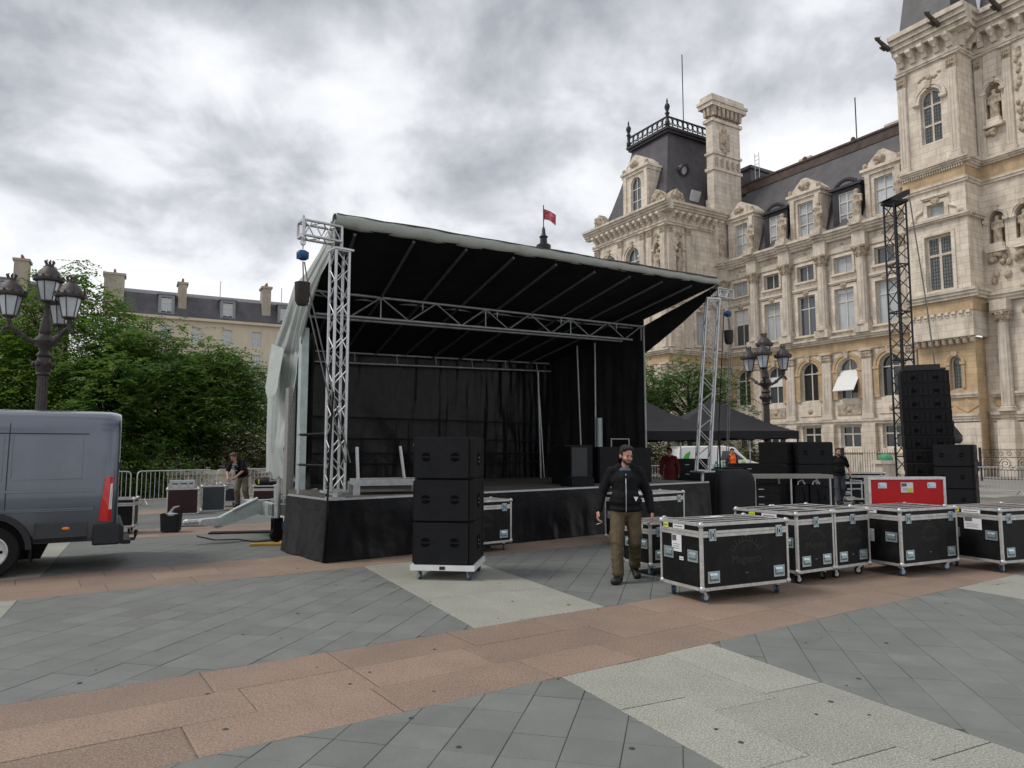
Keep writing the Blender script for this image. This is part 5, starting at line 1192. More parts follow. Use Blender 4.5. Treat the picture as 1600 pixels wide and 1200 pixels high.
flight_case('black case with silver edges behind the man in black', (11.6, 24.0, 0), R(5), 1.5, .7, .95, name='flight_case', emblem=False, group='cases in the background on the right', stickers=[(PAPER, 'f', -.2, .62, .9, .07), (PAPER, 'f', -.2, .42, .8, .05)])
flight_case('grey case on wheels left of the man in black', (9.35, 23.6, 0), R(10), .7, .6, .85, body=GREYP, emblem=False, latches=1, handles=1, group='cases in the background on the right')
tr_ = thing('equipment_trolley', 'low steel trolley loaded with black gear behind the red lid', 'trolley', (10.9, 21.7, 0), R(5))
MB().box(-.6, .6, -.3, .3, .22, .26).build('platform', GALV, tr_)
for x_ in (-.5, .5):
    MB().tube([(x_, -.28, .26), (x_, -.28, .78), (x_, .28, .78), (x_, .28, .26)], .02, 6).build('frame_hoop', GALV, tr_)
    for y_ in (-.22, .22): caster(tr_, x_, y_, .3, False)
for k in range(4): MB().box(-.45 + k * .24, -.26 + k * .24, -.2, .2, .262, .5 + .08 * (k % 2)).build('load', BLACKS, tr_)

# ================================================================ grey van on the left (local x forward, y to its left = towards the camera)
van = thing('delivery_van', 'dark grey delivery van seen from its rear side, cut by the left edge', 'van', (-6.15, 11.17, 0), R(210))
PROF = [(.96, .42), (1.0, .50), (1.035, .75), (1.04, 1.0), (1.03, 1.25), (.995, 1.65), (.955, 1.95), (.925, 2.05), (.87, 2.15), (.76, 2.22), (.55, 2.262), (.28, 2.285), (0, 2.292)]
def yprof(z):
    for (y0, z0), (y1, z1) in zip(PROF, PROF[1:]):
        if z0 <= z <= z1: return y0 + (y1 - y0) * (z - z0) / (z1 - z0)
    return PROF[0][0]
stn = [(0, .90, .965, .03), (.02, .94, .98, .01), (.06, .972, .99, 0), (.14, .993, .998, 0), (.28, 1, 1, 0), (1.3, 1, 1, 0), (2.6, 1, 1, 0), (3.9, 1, 1, 0), (4.35, .99, .97, 0), (4.75, .97, .80, 0), (5.05, .95, .58, 0), (5.5, .88, .50, 0), (5.62, .80, .44, .02)]
b = MB(); ring_ = [(y, z) for y, z in PROF] + [(-y, z) for y, z in PROF[-2::-1]]; n = len(ring_)
for x, sy, sz, lift in stn: b.v += [(x, y * sy, .42 + lift + (z - .42) * sz) for y, z in ring_]
for i in range(len(stn) - 1):
    for k in range(n - 1): b.f.append((i * n + k, i * n + k + 1, (i + 1) * n + k + 1, (i + 1) * n + k)); b.m.append(0)
b.f += [tuple(range(n))[::-1], tuple((len(stn) - 1) * n + k for k in range(n))]; b.m += [0, 0]
b.build('body', VANP, van, 38)
def on_side(x, z, off=0): return (x, yprof(z) + off, z)
def strip(nm, x0, x1, z0, z1, off, m_, nz=4, parent=van, nx=1):
    bb = MB(); vs_, fs_ = [], []
    for i in range(nx + 1):
        for j in range(nz + 1):
            x = x0 + (x1 - x0) * i / nx; z = z0 + (z1 - z0) * j / nz; vs_.append(on_side(x, z, off)); vs_.append(on_side(x, z, -.02))
    w2 = (nz + 1) * 2
    for i in range(nx):
        for j in range(nz):
            o = i * w2 + j * 2; fs_.append((o, o + 2, o + w2 + 2, o + w2))
    for i in range(nx): fs_.append((i * w2, i * w2 + 1, (i + 1) * w2 + 1, (i + 1) * w2)); o = i * w2 + nz * 2; fs_.append((o, o + 1, o + w2 + 1, o + w2))
    for j in range(nz):
        for e in (0, nx): o = e * w2 + j * 2; fs_.append((o, o + 1, o + 3, o + 2))
    bb.add(vs_, fs_); return bb.build(nm, m_, parent)
for (x0, x1) in ((.46, 1.28), (1.38, 3.6)):                               # stamped side panels
    o = strip('side_panel', x0, x1, 1.30, 1.90, .008, VANP, 8); bevel(o, .008, 2, 50)
strip('seam', 1.322, 1.334, .5, 2.16, .004, PLAST, 14); strip('roof_seam', .40, 4.1, 1.918, 1.932, .004, PLAST, 1)
for z in (1.12, .86): o = strip('swage_line', .30, 4.0, z, z + .035, .012, VANP, 2); bevel(o, .008, 2, 50)
o = strip('side_cladding', .36, .98, .50, .70, .022, PLASTG, 2); bevel(o, .01); o = strip('side_cladding', 1.98, 3.8, .50, .70, .022, PLASTG, 2); bevel(o, .01)
o = strip('door_sill', .36, 1.0, .43, .495, .0, VANP, 2)
MB().ell(on_side(.62, .62, .024), (.05, .012, .022), 10, 6).build('side_marker', LORANGE, van, True)
tl = MB(); tl.k = 0
def lamp_pt(x, z, off): return (x, yprof(z) * (1 - .10 * max(0, (.14 - x) / .14) ** 1.5) + off, z)
def lamp_quad(x0, x1, z0, z1, slant, off, k):
    tl.k = k; q = [(x0 + slant * (z0 - .66), z0), (x1 + slant * (z0 - .66), z0), (x1 + slant * (z1 - .66), z1), (x0 + slant * (z1 - .66), z1)]
    f = [lamp_pt(x, z, off) for x, z in q]; g = [lamp_pt(x, z, -.04) for x, z in q]; tl.add(f + g, [(0, 1, 2, 3), (0, 1, 5, 4), (1, 2, 6, 5), (2, 3, 7, 6), (3, 0, 4, 7)])
for z0, z1 in ((.70, .86), (.86, 1.04), (1.04, 1.22), (1.22, 1.32)):
    lamp_quad(.12, .235, z0, z1, -.09, .012, 0); lamp_quad(.03, .122, z0, z1, -.03, .014, 0 if z0 < .72 or z0 > 1.2 else 1)
tl.build('tail_light', [LRED, LWHITE], van)
b = MB(); b.box(-.09, .05, -.98, .98, .36, .62); b.box(-.05, .30, .93, 1.035, .36, .66); b.box(-.05, .30, -1.035, -.93, .36, .66); bevel(b.build('rear_bumper', PLAST, van), .03, 3)
b = MB(); b.box(-.2, -.08, -.5, .5, .30, .36); b.tube([(-.05, .2, .34), (-.26, .2, .34), (-.28, .2, .42)], .025, 8); b.ell((-.28, .2, .45), .03, 8, 6); b.build('tow_bar', IRON, van)
MB().box(-.012, .0, -.012, .012, .66, 2.1).build('rear_door_seam', PLAST, van)
for s_ in (1,): MB().box(-.02, .03, .80, .93, 1.42, 1.52).build('door_hinge', PLAST, van)
for y in (.955, -.955):
    for x in (1.47, 4.75):
        tf = lambda a_, b_, c_, x=x, y=y: (x + a_, y + c_, .35 + b_)
        o = MB().lathe([(.20, -.11), (.32, -.11), (.35, -.07), (.35, .07), (.32, .11), (.20, .11)], 28, tf=tf).build('wheel', RUBBER, van, 40)
        MB().lathe([(.215, .0), (.215, .118), (.20, .126), (.185, .114), (.10, .113), (.09, .135), (.03, .14)], 24, tf=tf).build('rim', GALV, o, 40)
        for k in range(8): t = k * pi / 4; MB().lathe([(.022, .10), (.022, .118)], 8, tf=lambda a_, b_, c_: tf(a_ + .135 * cos(t), b_ + .135 * sin(t), c_)).build('rim_hole', HOLE, o)
for x in (1.47, 4.75):
    b = MB(); n_ = 14
    i_, o_ = [(x + .40 * cos(pi * k / n_), .36 + .42 * sin(pi * k / n_)) for k in range(n_ + 1)], [(x + .47 * cos(pi * k / n_), .36 + .50 * sin(pi * k / n_)) for k in range(n_ + 1)]
    for k in range(n_): b.add([(p[0], yy, p[1]) for yy in (1.055, .70) for p in (i_[k], i_[k + 1], o_[k + 1], o_[k])], [(0, 1, 2, 3), (0, 1, 5, 4), (2, 3, 7, 6)])
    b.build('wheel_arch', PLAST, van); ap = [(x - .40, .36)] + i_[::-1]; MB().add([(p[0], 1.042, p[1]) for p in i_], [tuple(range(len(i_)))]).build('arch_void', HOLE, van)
MB().box(1.0, 1.03, .75, 1.02, .16, .52).build('mudflap', RUBBER, van)
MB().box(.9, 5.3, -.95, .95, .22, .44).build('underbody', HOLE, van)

# ================================================================ street lamps
def lantern_parts():
    fr = MB(); n_ = 6
    for k in range(n_):
        t = 2 * pi * k / n_ ; fr.tube([(.15 * cos(t), .15 * sin(t), .10), (.25 * cos(t), .25 * sin(t), .58)], .013, 5)
    fr.lathe([(.02, -.06), (.05, -.02), (.045, .03), (.10, .06), (.165, .085), (.165, .11), (.14, .115)], 12)
    fr.lathe([(.26, .57), (.34, .60), (.345, .66), (.29, .69), (.27, .74), (.22, .84), (.13, .93), (.10, .96), (.10, 1.0), (.07, 1.02)], 18)
    for k in range(8): t = 2 * pi * k / 8; fr.tube([(.07 * cos(t), .07 * sin(t), 1.0), (.11 * cos(t), .11 * sin(t), 1.09), (.085 * cos(t), .085 * sin(t), 1.12)], .016, 5)
    for k in range(12): t = 2 * pi * k / 12; fr.ell((.325 * cos(t), .325 * sin(t), .69), (.035, .035, .04), 6, 4)
    gl = MB(); gl.lathe([(.145, .11), (.243, .575)], n_)
    return fr.mesh('lantern', LAMPIRON, 40), gl.mesh('lantern_glass', LAMPGLASS)
LANT = lantern_parts()
def lamp(label, loc, rz):
    t = thing('street_lamp', label, 'street lamp', loc, rz, 'ornate cast iron street lamps')
    b = MB(); b.lathe([(.38, 0), (.38, .25), (.32, .3), (.30, .8), (.24, .9), (.26, 1.0), (.17, 1.1), (.15, 1.25)], 16); b.build('pedestal', LAMPIRON, t, 40)
    b = MB(); n_ = 24; vs_ = []; zs = [1.2, 3.45]
    for i, z in enumerate(zs): vs_ += [((.135, .11)[i] * (1 if k % 2 else .88) * cos(2 * pi * k / n_), (.135, .11)[i] * (1 if k % 2 else .88) * sin(2 * pi * k / n_), z) for k in range(n_)]
    b.add(vs_, [(k, (k + 1) % n_, n_ + (k + 1) % n_, n_ + k) for k in range(n_)]); b.build('fluted_shaft', LAMPIRON, t)
    b = MB(); b.lathe([(.12, 3.42), (.16, 3.46), (.13, 3.5), (.17, 3.6), (.22, 3.72), (.15, 3.76), (.13, 3.84), (.17, 3.9), (.10, 4.0), (.12, 4.08), (.22, 4.16), (.24, 4.24), (.17, 4.34), (.11, 4.4), (.14, 4.46), (.13, 4.52), (.06, 4.85), (.045, 5.0), (.07, 5.06), (.04, 5.1)], 16)
    for k in range(8): a_ = 2 * pi * k / 8; b.ell((.2 * cos(a_), .2 * sin(a_), 3.69), (.05, .05, .07), 6, 5)
    b.build('capital', LAMPIRON, t, 40)
    o = put('lantern', LANT[0], t, (0, 0, 5.1), 0, None, .95); put('lantern_glass', LANT[1], o)
    for k in range(3):
        a_ = R(180 + 120 * k); c_, s_ = cos(a_), sin(a_)
        P_ = [(.12, 4.2), (.25, 4.20), (.40, 4.28), (.55, 4.42), (.70, 4.5), (.80, 4.47), (.83, 4.40), (.79, 4.36)]
        b = MB(); b.tube([(c_ * r, s_ * r, z) for r, z in P_], [.055, .05, .05, .048, .045, .04, .03, .025], 8); b.ell((c_ * .42, s_ * .42, 4.30), (.07, .07, .07), 8, 6); b.tube([(c_ * .72, s_ * .72, 4.5), (c_ * .72, s_ * .72, 4.66)], [.05, .03], 8)
        for q in (-1, 1): b.tube([(c_ * .72 + q * s_ * .03, s_ * .72 - q * c_ * .03, 4.55), (c_ * .72 + q * s_ * .12, s_ * .72 - q * c_ * .12, 4.62), (c_ * .72 + q * s_ * .11, s_ * .72 - q * c_ * .11, 4.74)], .014, 5)
        b.build('arm', LAMPIRON, t, 40)
        o = put('lantern', LANT[0], t, (c_ * .72, s_ * .72, 4.66), a_, None, .95); put('lantern_glass', LANT[1], o)
    return t
lamp('ornate four-lantern street lamp behind the grey van', (-10.95, 16.5, 0), R(41))
lamp('ornate four-lantern street lamp in front of the city hall wing', (9.68, 27.0, 0), R(-55))

# ================================================================ trees and shrubs
def leaf_cloud(b, rd, centres, per, size, spread, droop=.25):
    """feathery fronds: leaflets in pairs along short drooping stalks around every centre"""
    nf = max(3, per // 10); V, F = b.v, b.f
    for c, s in centres:
        for _ in range(nf):
            a = rd.uniform(0, 2 * pi); d = Vector((cos(a), sin(a), rd.uniform(-.45, .55))).normalized(); L = s * spread * rd.uniform(1.3, 2.9); st = c + Vector((rd.gauss(0, .22), rd.gauss(0, .22), rd.gauss(0, .2))) * s
            sd = d.cross(Vector((rd.uniform(-.5, .5), rd.uniform(-.5, .5), 1))).normalized()
            for j in range(14):
                t = (j // 2 + 1) / 7; p = st + d * L * t; p.z -= .38 * L * t * t
                u = (d * .5 + sd * (1 if j % 2 else -1) + Vector((rd.uniform(-.3, .3), rd.uniform(-.3, .3), rd.uniform(-.45, .2)))).normalized(); l_ = size * rd.uniform(.6, 1.25) * (1.15 - .45 * t); v = u.cross(Vector((rd.uniform(-.5, .5), rd.uniform(-.5, .5), 1))).normalized() * l_ * .3
                o = len(V); q = p + u * l_ * .5; V += [tuple(p), tuple(q - v), tuple(p + u * l_), tuple(q + v)]; F.append((o, o + 1, o + 2, o + 3)); b.m.append(0)
def tree(name, label, loc, h_, r, z0, seed, m_, ncl=150, per=70, size=.17, cat='tree', group=None, lean=(0, 0), zs=1.0, trunk_r=.16, crown_pow=1.0, edge=.5):
    rd = random.Random(seed); t = thing(name, label, cat, loc, 0, group)
    b = MB(); tops = []; zc_ = (h_ + z0) / 2
    b.tube([(0, 0, -.05), (.03, .02, z0 * .6), (lean[0] * .3, lean[1] * .3, z0 * 1.1 + .3), (lean[0] * .7, lean[1] * .7, zc_), (lean[0], lean[1], h_ * .86)], [trunk_r * 1.25, trunk_r, trunk_r * .8, trunk_r * .5, .03], 9)
    centres = []
    k = 0
    while len(centres) < ncl and k < ncl * 20:
        k += 1
        d = Vector((rd.gauss(0, 1), rd.gauss(0, 1), rd.gauss(0, 1))).normalized(); rr = rd.uniform(.25, 1) ** edge
        p = Vector((d.x * r, d.y * r, d.z * (h_ - z0) / 2 * zs)) * rr
        nz = noise.noise(Vector((d.x * 1.7 + seed, d.y * 1.7, d.z * 1.9))) ; p *= 1 + .38 * nz
        if p.z > 0: tap = 1 - .45 * (p.z / ((h_ - z0) / 2)) ** 2; p.x *= max(.2, tap); p.y *= max(.2, tap)
        p += Vector((lean[0] * (.5 + p.z / h_), lean[1] * (.5 + p.z / h_), zc_)); centres.append((p, rd.uniform(.7, 1.35)))
    for i in range(min(26, ncl)):
        p = centres[i][0]; a_ = Vector((lean[0] * .4, lean[1] * .4, z0 + (p.z - z0) * .45)); mid = a_.lerp(p, .5) + Vector((rd.uniform(-.3, .3), rd.uniform(-.3, .3), .25))
        b.tube([a_, mid, p], [trunk_r * .42, trunk_r * .22, .015], 6)
    b.build('trunk', BARK, t, 60)
    c = MB(); leaf_cloud(c, rd, centres, per, size, .36); c.build('crown', m_, t)
    return t
G1 = 'feathery trees behind the barrier'
tree('locust_tree', 'tallest feathery tree, its light green top rising beside the left street lamp', (-18.7, 29.5, 0), 9.0, 3.3, 1.0, 3, LEAF, 560, 85, .165, group=G1)
tree('locust_tree', 'dark feathery tree left of the left street lamp, cut by the picture edge', (-22.2, 29, 0), 7.6, 3.5, .8, 5, LEAF, 450, 85, .165, group=G1)
tree('locust_tree', 'broad dark feathery tree right of the left street lamp', (-15.2, 29.0, 0), 7.0, 3.7, .4, 8, LEAFD, 640, 85, .165, group=G1)
tree('locust_tree', 'feathery tree with drooping twigs nearest the stage tarpaulin', (-12.75, 30.6, 0), 6.1, 2.5, 1.2, 12, LEAFD, 380, 80, .16, group=G1)
tree('locust_tree', 'dark tree filling the gap behind the two left feathery trees', (-19.0, 34.5, 0), 6.6, 4.2, .6, 15, LEAFD, 420, 80, .18, group=G1)
tree('locust_tree', 'thin light green tree between the feathery trees and the stage', (-12.6, 38.0, 0), 6.2, 2.0, 1.6, 31, LEAFL, 80, 50, .17, group=G1)
tree('plaza_tree', 'light green tree between stage curtain and right truss tower', (9.6, 38.5, 0), 6.6, 2.9, 2.0, 21, LEAFL, 260, 60, .17, group='trees before the city hall')
tree('plaza_tree', 'second light green tree half hidden by the stage curtain', (6.0, 37.0, 0), 6.3, 2.4, 2.2, 22, LEAFL, 180, 60, .17, group='trees before the city hall')
def shrub(label, loc, r, h_, seed, m_, per=60): return tree('shrub', label, loc, h_, r, .1, seed, m_, int(30 + r * 28), per, .13, 'shrub', 'shrubs in the planted strip', trunk_r=.05, edge=.45)
shrub('olive green shrub behind the bending man', (-11.0, 28.6, 0), 1.8, 2.3, 41, LEAFO, 110); shrub('olive shrub beside the stage tarpaulin', (-9.4, 30.4, 0), 1.8, 2.3, 42, LEAFO, 110)
shrub('dark shrub behind the silver topped case', (-13.4, 26.6, 0), 1.7, 2.0, 43, LEAFD, 110); shrub('dark shrub behind the middle of the barrier', (-15.4, 26.0, 0), 1.8, 2.2, 44, LEAFD, 110); shrub('dark shrub just right of the van roof', (-17.9, 26.2, 0), 2.0, 2.6, 45, LEAFD, 110)
for k, (x, y, lb) in enumerate(((6.6, 43, 'left green bush seen under the canopies'), (9.6, 44, 'middle green bush seen under the canopies'), (13.6, 44.5, 'bush right of the white van under the canopy'))): shrub(lb, (x, y, 0), 2.6, 2.5, 51 + k, LEAFO, 130)
# low garden wall behind the bending man
gw = tag(MB().box(-2.2, 2.2, -.25, .25, 0, .78).box(-2.3, 2.3, -.32, .32, .78, .95).build('garden_wall', STONEG, None, False, (-10.6, 27.2, 0), R(28)), 'low pale stone garden wall behind the bending man', 'wall')

# ================================================================ crowd barriers
def barrier(label, p, q, group, nb=17):
    p, q = Vector((*p, 0)), Vector((*q, 0)); d = q - p; L = d.length; t = thing('crowd_barrier', label, 'barrier', p, math.atan2(d.y, d.x), group)
    r = .12; fr = MB(); pts = [(.02, 0, .16), (.02, 0, 1.05 - r)] + [(.02 + r - r * cos(k * pi / 8), 0, 1.05 - r + r * sin(k * pi / 8)) for k in range(1, 5)] + [(L - .02 - r + r * sin(k * pi / 8), 0, 1.05 - r + r * cos(k * pi / 8)) for k in range(0, 4)] + [(L - .02, 0, 1.05 - r), (L - .02, 0, .16)]
    fr.tube(pts, .019, 8); fr.tube([(.02, 0, .17), (L - .02, 0, .17)], .017, 8); fr.build('tube_frame', GALV, t, 50)
    bm_ = cached('bar', lambda: MB().tube([(0, 0, .17), (0, 0, 1.04)], .009, 6, False).mesh('bar', GALV, True))
    for k in range(nb): put('bar', bm_, t, (.02 + (L - .04) * (k + 1) / (nb + 1), 0, 0))
    fm = cached('bfoot', lambda: MB().tube([(0, -.3, .01), (0, -.22, .06), (0, 0, .2), (0, .22, .06), (0, .3, .01)], .017, 6).mesh('foot', GALV, True))
    for x in (.25, L - .25): put('foot', fm, t, (x, 0, 0))
    return t
barrier('crowd barrier between the van and the wine coloured case', (-13.3, 20.3), (-11.55, 21.75), 'crowd barriers behind the gear on the left')
barrier('crowd barrier behind the wine coloured and grey cases', (-11.45, 21.85), (-9.85, 23.6), 'crowd barriers behind the gear on the left')
barrier('crowd barrier ending behind the stage tarpaulin', (-9.78, 23.7), (-8.1, 25.3), 'crowd barriers behind the gear on the left')
barrier('crowd barrier beside the right subwoofer stack', (17.35, 27.3), (19.35, 26.9), 'crowd barriers before the iron fence')
barrier('crowd barrier cut off by the right picture edge', (19.45, 26.9), (21.5, 26.6), 'crowd barriers before the iron fence')
barrier('crowd barrier visible between the man in black and the table', (8.9, 26.6), (11.2, 27.0), 'crowd barriers before the iron fence')
barrier('crowd barrier under the left canopy', (5.2, 29.5), (7.3, 29.6), 'crowd barriers under the canopies')
barrier('crowd barrier in front of the white van', (8.3, 31.5), (12.4, 31.8), 'crowd barriers under the canopies', 30)

# ================================================================ left-hand cases
flight_case('wine coloured flight case with silver gear on top, left of the grey case', (-8.85, 19.3, 0), R(25), .78, .6, .68, cast=False, lid=.0, latches=0, handles=0, side_handles=0, emblem=False, body=WINE, group='cases on the left by the barrier')
pm = thing('amplifier', 'silver amplifier lying on the wine coloured case', 'amplifier', (-8.85, 19.3, .685), R(25))
MB().box(-.36, .3, -.22, .25, .0, .10).build('lower_unit', ALUP, pm); MB().box(-.33, .28, -.2, .22, .13, .20).build('upper_unit', GALV, pm)
for x in (-.3, -.1, .12, .26): MB().box(x - .03, x + .03, -.235, -.2, .02, .17).build('clip', ALU, pm)
MB().box(-.34, .28, -.2, .2, .10, .13).build('spacer', BLACKS, pm)
flight_case('flat grey panelled case right of the wine coloured case', (-8.45, 20.3, 0), R(25), .62, .5, .70, cast=False, lid=0, latches=0, handles=0, side_handles=0, emblem=False, body=GREYP, group='cases on the left by the barrier')
flight_case('small dark blue case with white lid beside the bending man', (-8.62, 21.8, 0), R(10), .58, .5, .70, latches=1, handles=0, side_handles=0, emblem=False, body=mat('case_blue', (.02, .024, .04), .5), group='cases on the left by the barrier', blue=False, stickers=[(PAPER, 'f', .0, .665, .5, .065)])
flight_case('wine coloured case with a black bag on top, by the tarpaulin', (-7.35, 21.3, 0), R(15), .62, .5, .66, cast=False, lid=.12, latches=0, handles=0, side_handles=0, emblem=False, body=WINE, group='cases on the left by the barrier')
bg_ = thing('black_bag', 'soft black bag with yellow tag lying on a wine coloured case', 'bag', (-7.35, 21.3, .665), 0)
put('bag_body', blob_mesh('bag_body', [('e', (0, 0, .1), (.26, .2, .14)), ('e', (.18, 0, .08), (.2, .16, .1)), ('e', (-.15, .02, .1), (.16, .16, .12))], CANOPY, .03, 4), bg_); MB().box(-.12, -.09, -.21, -.2, .04, .18).build('tag', YELLOW, bg_)
hb = thing('tool_bag', 'open black tool bag with grey cloth, alone on the paving', 'bag', (-7.1, 15.0, 0), R(10))
def bagf(u, v):
    a_ = 2 * pi * u; k = 1 + .12 * v; return (.17 * k * max(-1, min(1, 1.3 * cos(a_))), .13 * k * max(-1, min(1, 1.3 * sin(a_))), .02 + .36 * v + .02 * wrk(u * 6, v, 3))
sheet('bag_side', bagf, 28, 6, CANOPY, hb); MB().box(-.165, .165, -.125, .125, .02, .05).build('bag_bottom', CANOPY, hb)
put('grey_cloth', blob_mesh('grey_cloth', [('e', (.03, -.08, .36), (.15, .08, .04)), ('c', (-.02, -.08, .37), (.06, -.06, .50), .04, .025), ('c', (.06, -.06, .5), (.16, -.05, .53), .03, .02)], mat('cloth_grey', (.32, .33, .34), .8), .015, 3), hb)
flight_case('black case with steel hoop standing behind the van', (-8.15, 14.75, 0), R(20), .8, .55, .72, latches=0, handles=0, side_handles=0, emblem=False, group='cases on the left by the barrier', blue=False)
mt_ = tag(MB().box(-.75, .75, -.16, .16, 0, .02).build('rubber_mat', RUBBER, None, False, (-5.45, 14.9, 0.004), R(12)), 'flat dark rubber mat on the paving below the drawbar', 'mat')
for k, (x, y, rz, lb) in enumerate(((-4.35, 12.95, 10, 'orange yellow wooden plank under the trailer jack wheel'), (-3.95, 13.35, 35, 'second yellowish plank behind the jack wheel'))): tag(MB().box(-.32, .32, -.09, .09, 0, .035).build('plank', WOODP, None, False, (x, y, .003), R(rz)), lb, 'plank')
# cables on the ground
def cable(label, pts, r=.011): return tag(MB().tube(pts, r, 6).build('cable', RUBBER), label, 'cable')
cable('thin black cable lying beside the tool bag', [(-7.9, 16.6, .012), (-7.6, 16.2, .012), (-7.3, 16.0, .012), (-6.9, 16.1, .012), (-6.6, 16.4, .012)])
cable('thin black cable curling on the paving under the trailer drawbar', [(-6.2, 14.2, .012), (-5.6, 13.6, .012), (-5.2, 13.7, .012), (-4.7, 13.3, .012), (-4.2, 13.9, .012)])

# ================================================================ canopies
def canopy(label, loc, rz, hw, hd, eave, peak):
    t = thing('pop_up_canopy', label, 'canopy tent', loc, rz, 'black pop-up canopies')
    def rf_(u, v):
        x, y = (u * 2 - 1), (v * 2 - 1); m_ = max(abs(x), abs(y)); return (x * hw, y * hd, eave + (peak - eave) * (1 - m_) ** 1.22 - .05 * (1 - abs(abs(x) - abs(y))) * m_ * (1 - m_))
    sheet('roof_cloth', rf_, 32, 32, CANOPY, t, False)
    for k, (x0, y0, x1, y1) in enumerate(((-hw, -hd, hw, -hd), (hw, -hd, hw, hd), (hw, hd, -hw, hd), (-hw, hd, -hw, -hd))):
        sheet('valance', lambda u, v: (x0 + (x1 - x0) * u, y0 + (y1 - y0) * u, eave - .27 * v + .02 * sin(u * 17) * v), 24, 3, CANOPY, t)
    for x in (-1, 1):
        for y in (-1, 1): MB().box(x * hw * .985 - .02, x * hw * .985 + .02, y * hd * .985 - .02, y * hd * .985 + .02, 0, eave).build('leg', GALV if y > 0 else BLACKS, t)
    return t
canopy('right black pop-up canopy, in front of the city hall wing', (7.55, 26.8, 0), R(3), 2.3, 2.2, 2.36, 3.62)
canopy('left black pop-up canopy, mostly behind the stage curtain', (3.85, 22.7, 0), R(3), 2.15, 2.0, 2.25, 3.5)

# ================================================================ white service van behind the canopies
wv = thing('service_van', 'small white van with green lettering behind the canopies', 'van', (9.85, 35.0, 0), R(180 + 4))
side = [(-2.1, .35), (-2.15, .9), (-2.0, 1.75), (-1.8, 1.88), (.2, 1.9), (.75, 1.82), (1.35, 1.25), (2.0, 1.05), (2.15, .8), (2.15, .38)]
b = MB(); ws = [.80, .86, .86, .80]
for y, s_ in ((-.88, .97), (-.84, 1.0), (.84, 1.0), (.88, .97)): b.v += [(-x * s_, y, .35 + (z - .35) * s_) for x, z in side]
n = len(side)
for i in range(3):
    for k in range(n): k2 = (k + 1) % n; b.f.append((i * n + k, i * n + k2, (i + 1) * n + k2, (i + 1) * n + k)); b.m.append(0)
b.f += [tuple(range(n)), tuple(3 * n + k for k in range(n))[::-1]]; b.m += [0, 0]; b.build('body', WHITEC, wv, 30)
MB().prism([(-.05, 1.2), (-.15, 1.65), (-.68, 1.65), (-1.2, 1.25)], .885, .895, 'y').build('side_window', PANED, wv); MB().prism([(-.8, 1.75), (-1.32, 1.27), (-1.30, 1.25), (-.74, 1.76)], -.75, .75, 'y').build('windscreen', PANED, wv)
for x in (1.35, -1.4):
    for y in (.8, -.8): MB().lathe([(.12, -.08), (.28, -.08), (.3, -.05), (.3, .05), (.28, .08), (.12, .08)], 18, tf=lambda a_, b_, c_: (x + a_, y + c_, .3 + b_)).build('wheel', RUBBER, wv, 40)
for k, (ch, cc) in enumerate(zip('PARIS', ((.02, .18, .30), (.02, .25, .22), (.03, .35, .08), (.12, .45, .03), (.35, .5, .03)))):
    me = text_mesh(ch, .62, mat('van_letter_' + ch.lower(), cc, .4), .002, .01); put('lettering', me, wv, (.6 - k * .44, .886, .72), 0, (R(90), 0, R(180)))
MB().prism([(1.9, 1.1), (1.65, 1.5), (1.4, 1.65), (1.5, 1.25)], .884, .89, 'y').build('green_emblem', mat('van_green', (.05, .4, .05), .4), wv)

# ================================================================ iron fence of the city hall, planters and bronze group
def fence_panel(label, s0_, s1_, nn, ornate):
    t = thing('iron_fence_panel', label, 'fence', (26.8 + s0_ * cos(R(121)) + nn * cos(R(211)), 55.6 + s0_ * sin(R(121)) + nn * sin(R(211)), 0), R(121), 'black iron fence panels before the city hall')
    L = s1_ - s0_; b = MB(); z1 = 1.72
    for z in (.12, .62, 1.30, z1 - .02) if ornate else (.15, 1.5): b.beam((0, 0, z), (L, 0, z), .03, .035)
    b.build('rail', IRON, t)
    for x in (0, L): MB().box(x - .05, x + .05, -.05, .05, 0, z1 + .12).build('post', IRON, t)
    bar = cached('fbar', lambda: MB().tube([(0, 0, .1), (0, 0, 1.72)], .013, 5, False).mesh('bar', IRON)); barl = cached('fbarl', lambda: MB().tube([(0, 0, .1), (0, 0, .64)], .013, 5, False).mesh('bar', IRON))
    n_ = int(L / .16)
    for k in range(1, n_): put('bar', barl if ornate else bar, t, (L * k / n_, 0, 0))
    if ornate:
        sc_ = cached('scroll', lambda: MB().tube([(.30 * (1 - k / 26) * cos(k * .55), 0, .30 * (1 - k / 26) * sin(k * .55)) for k in range(22)], .018, 5).mesh('scroll', IRON))
        s2 = cached('scroll2', lambda: MB().tube([(.15 * (1 - k / 22) * cos(k * .6), 0, .15 * (1 - k / 22) * sin(k * .6)) for k in range(18)], .014, 5).mesh('scroll', IRON))
        m_ = max(1, round(L / .72))
        for k in range(m_):
            x = L * (k + .5) / m_; o = put('scroll', sc_, t, (x, 0, .96)); o.scale = (1 if k % 2 else -1, 1, 1)
            for e in (-1, 1): put('scroll', s2, t, (x + e * .2, 0, 1.5)); put('scroll', s2, t, (x + e * .26, 0, .74))
    return t
k = 0
for s0_, s1_, orn, lb in ((-19.0, -15.9, True, 'ornate scrolled iron fence panel at the right picture edge'), (-15.8, -13.3, True, 'ornate scrolled iron fence panel beside the right subwoofer stack'), (-8.5, -5.0, False, 'plain iron fence panel left of the line array'), (-4.9, -1.4, False, 'plain iron fence panel right of the man in black'), (-1.3, 2.2, False, 'plain iron fence panel behind the man in black')):
    fence_panel(lb, s0_, s1_, 9.0, orn)
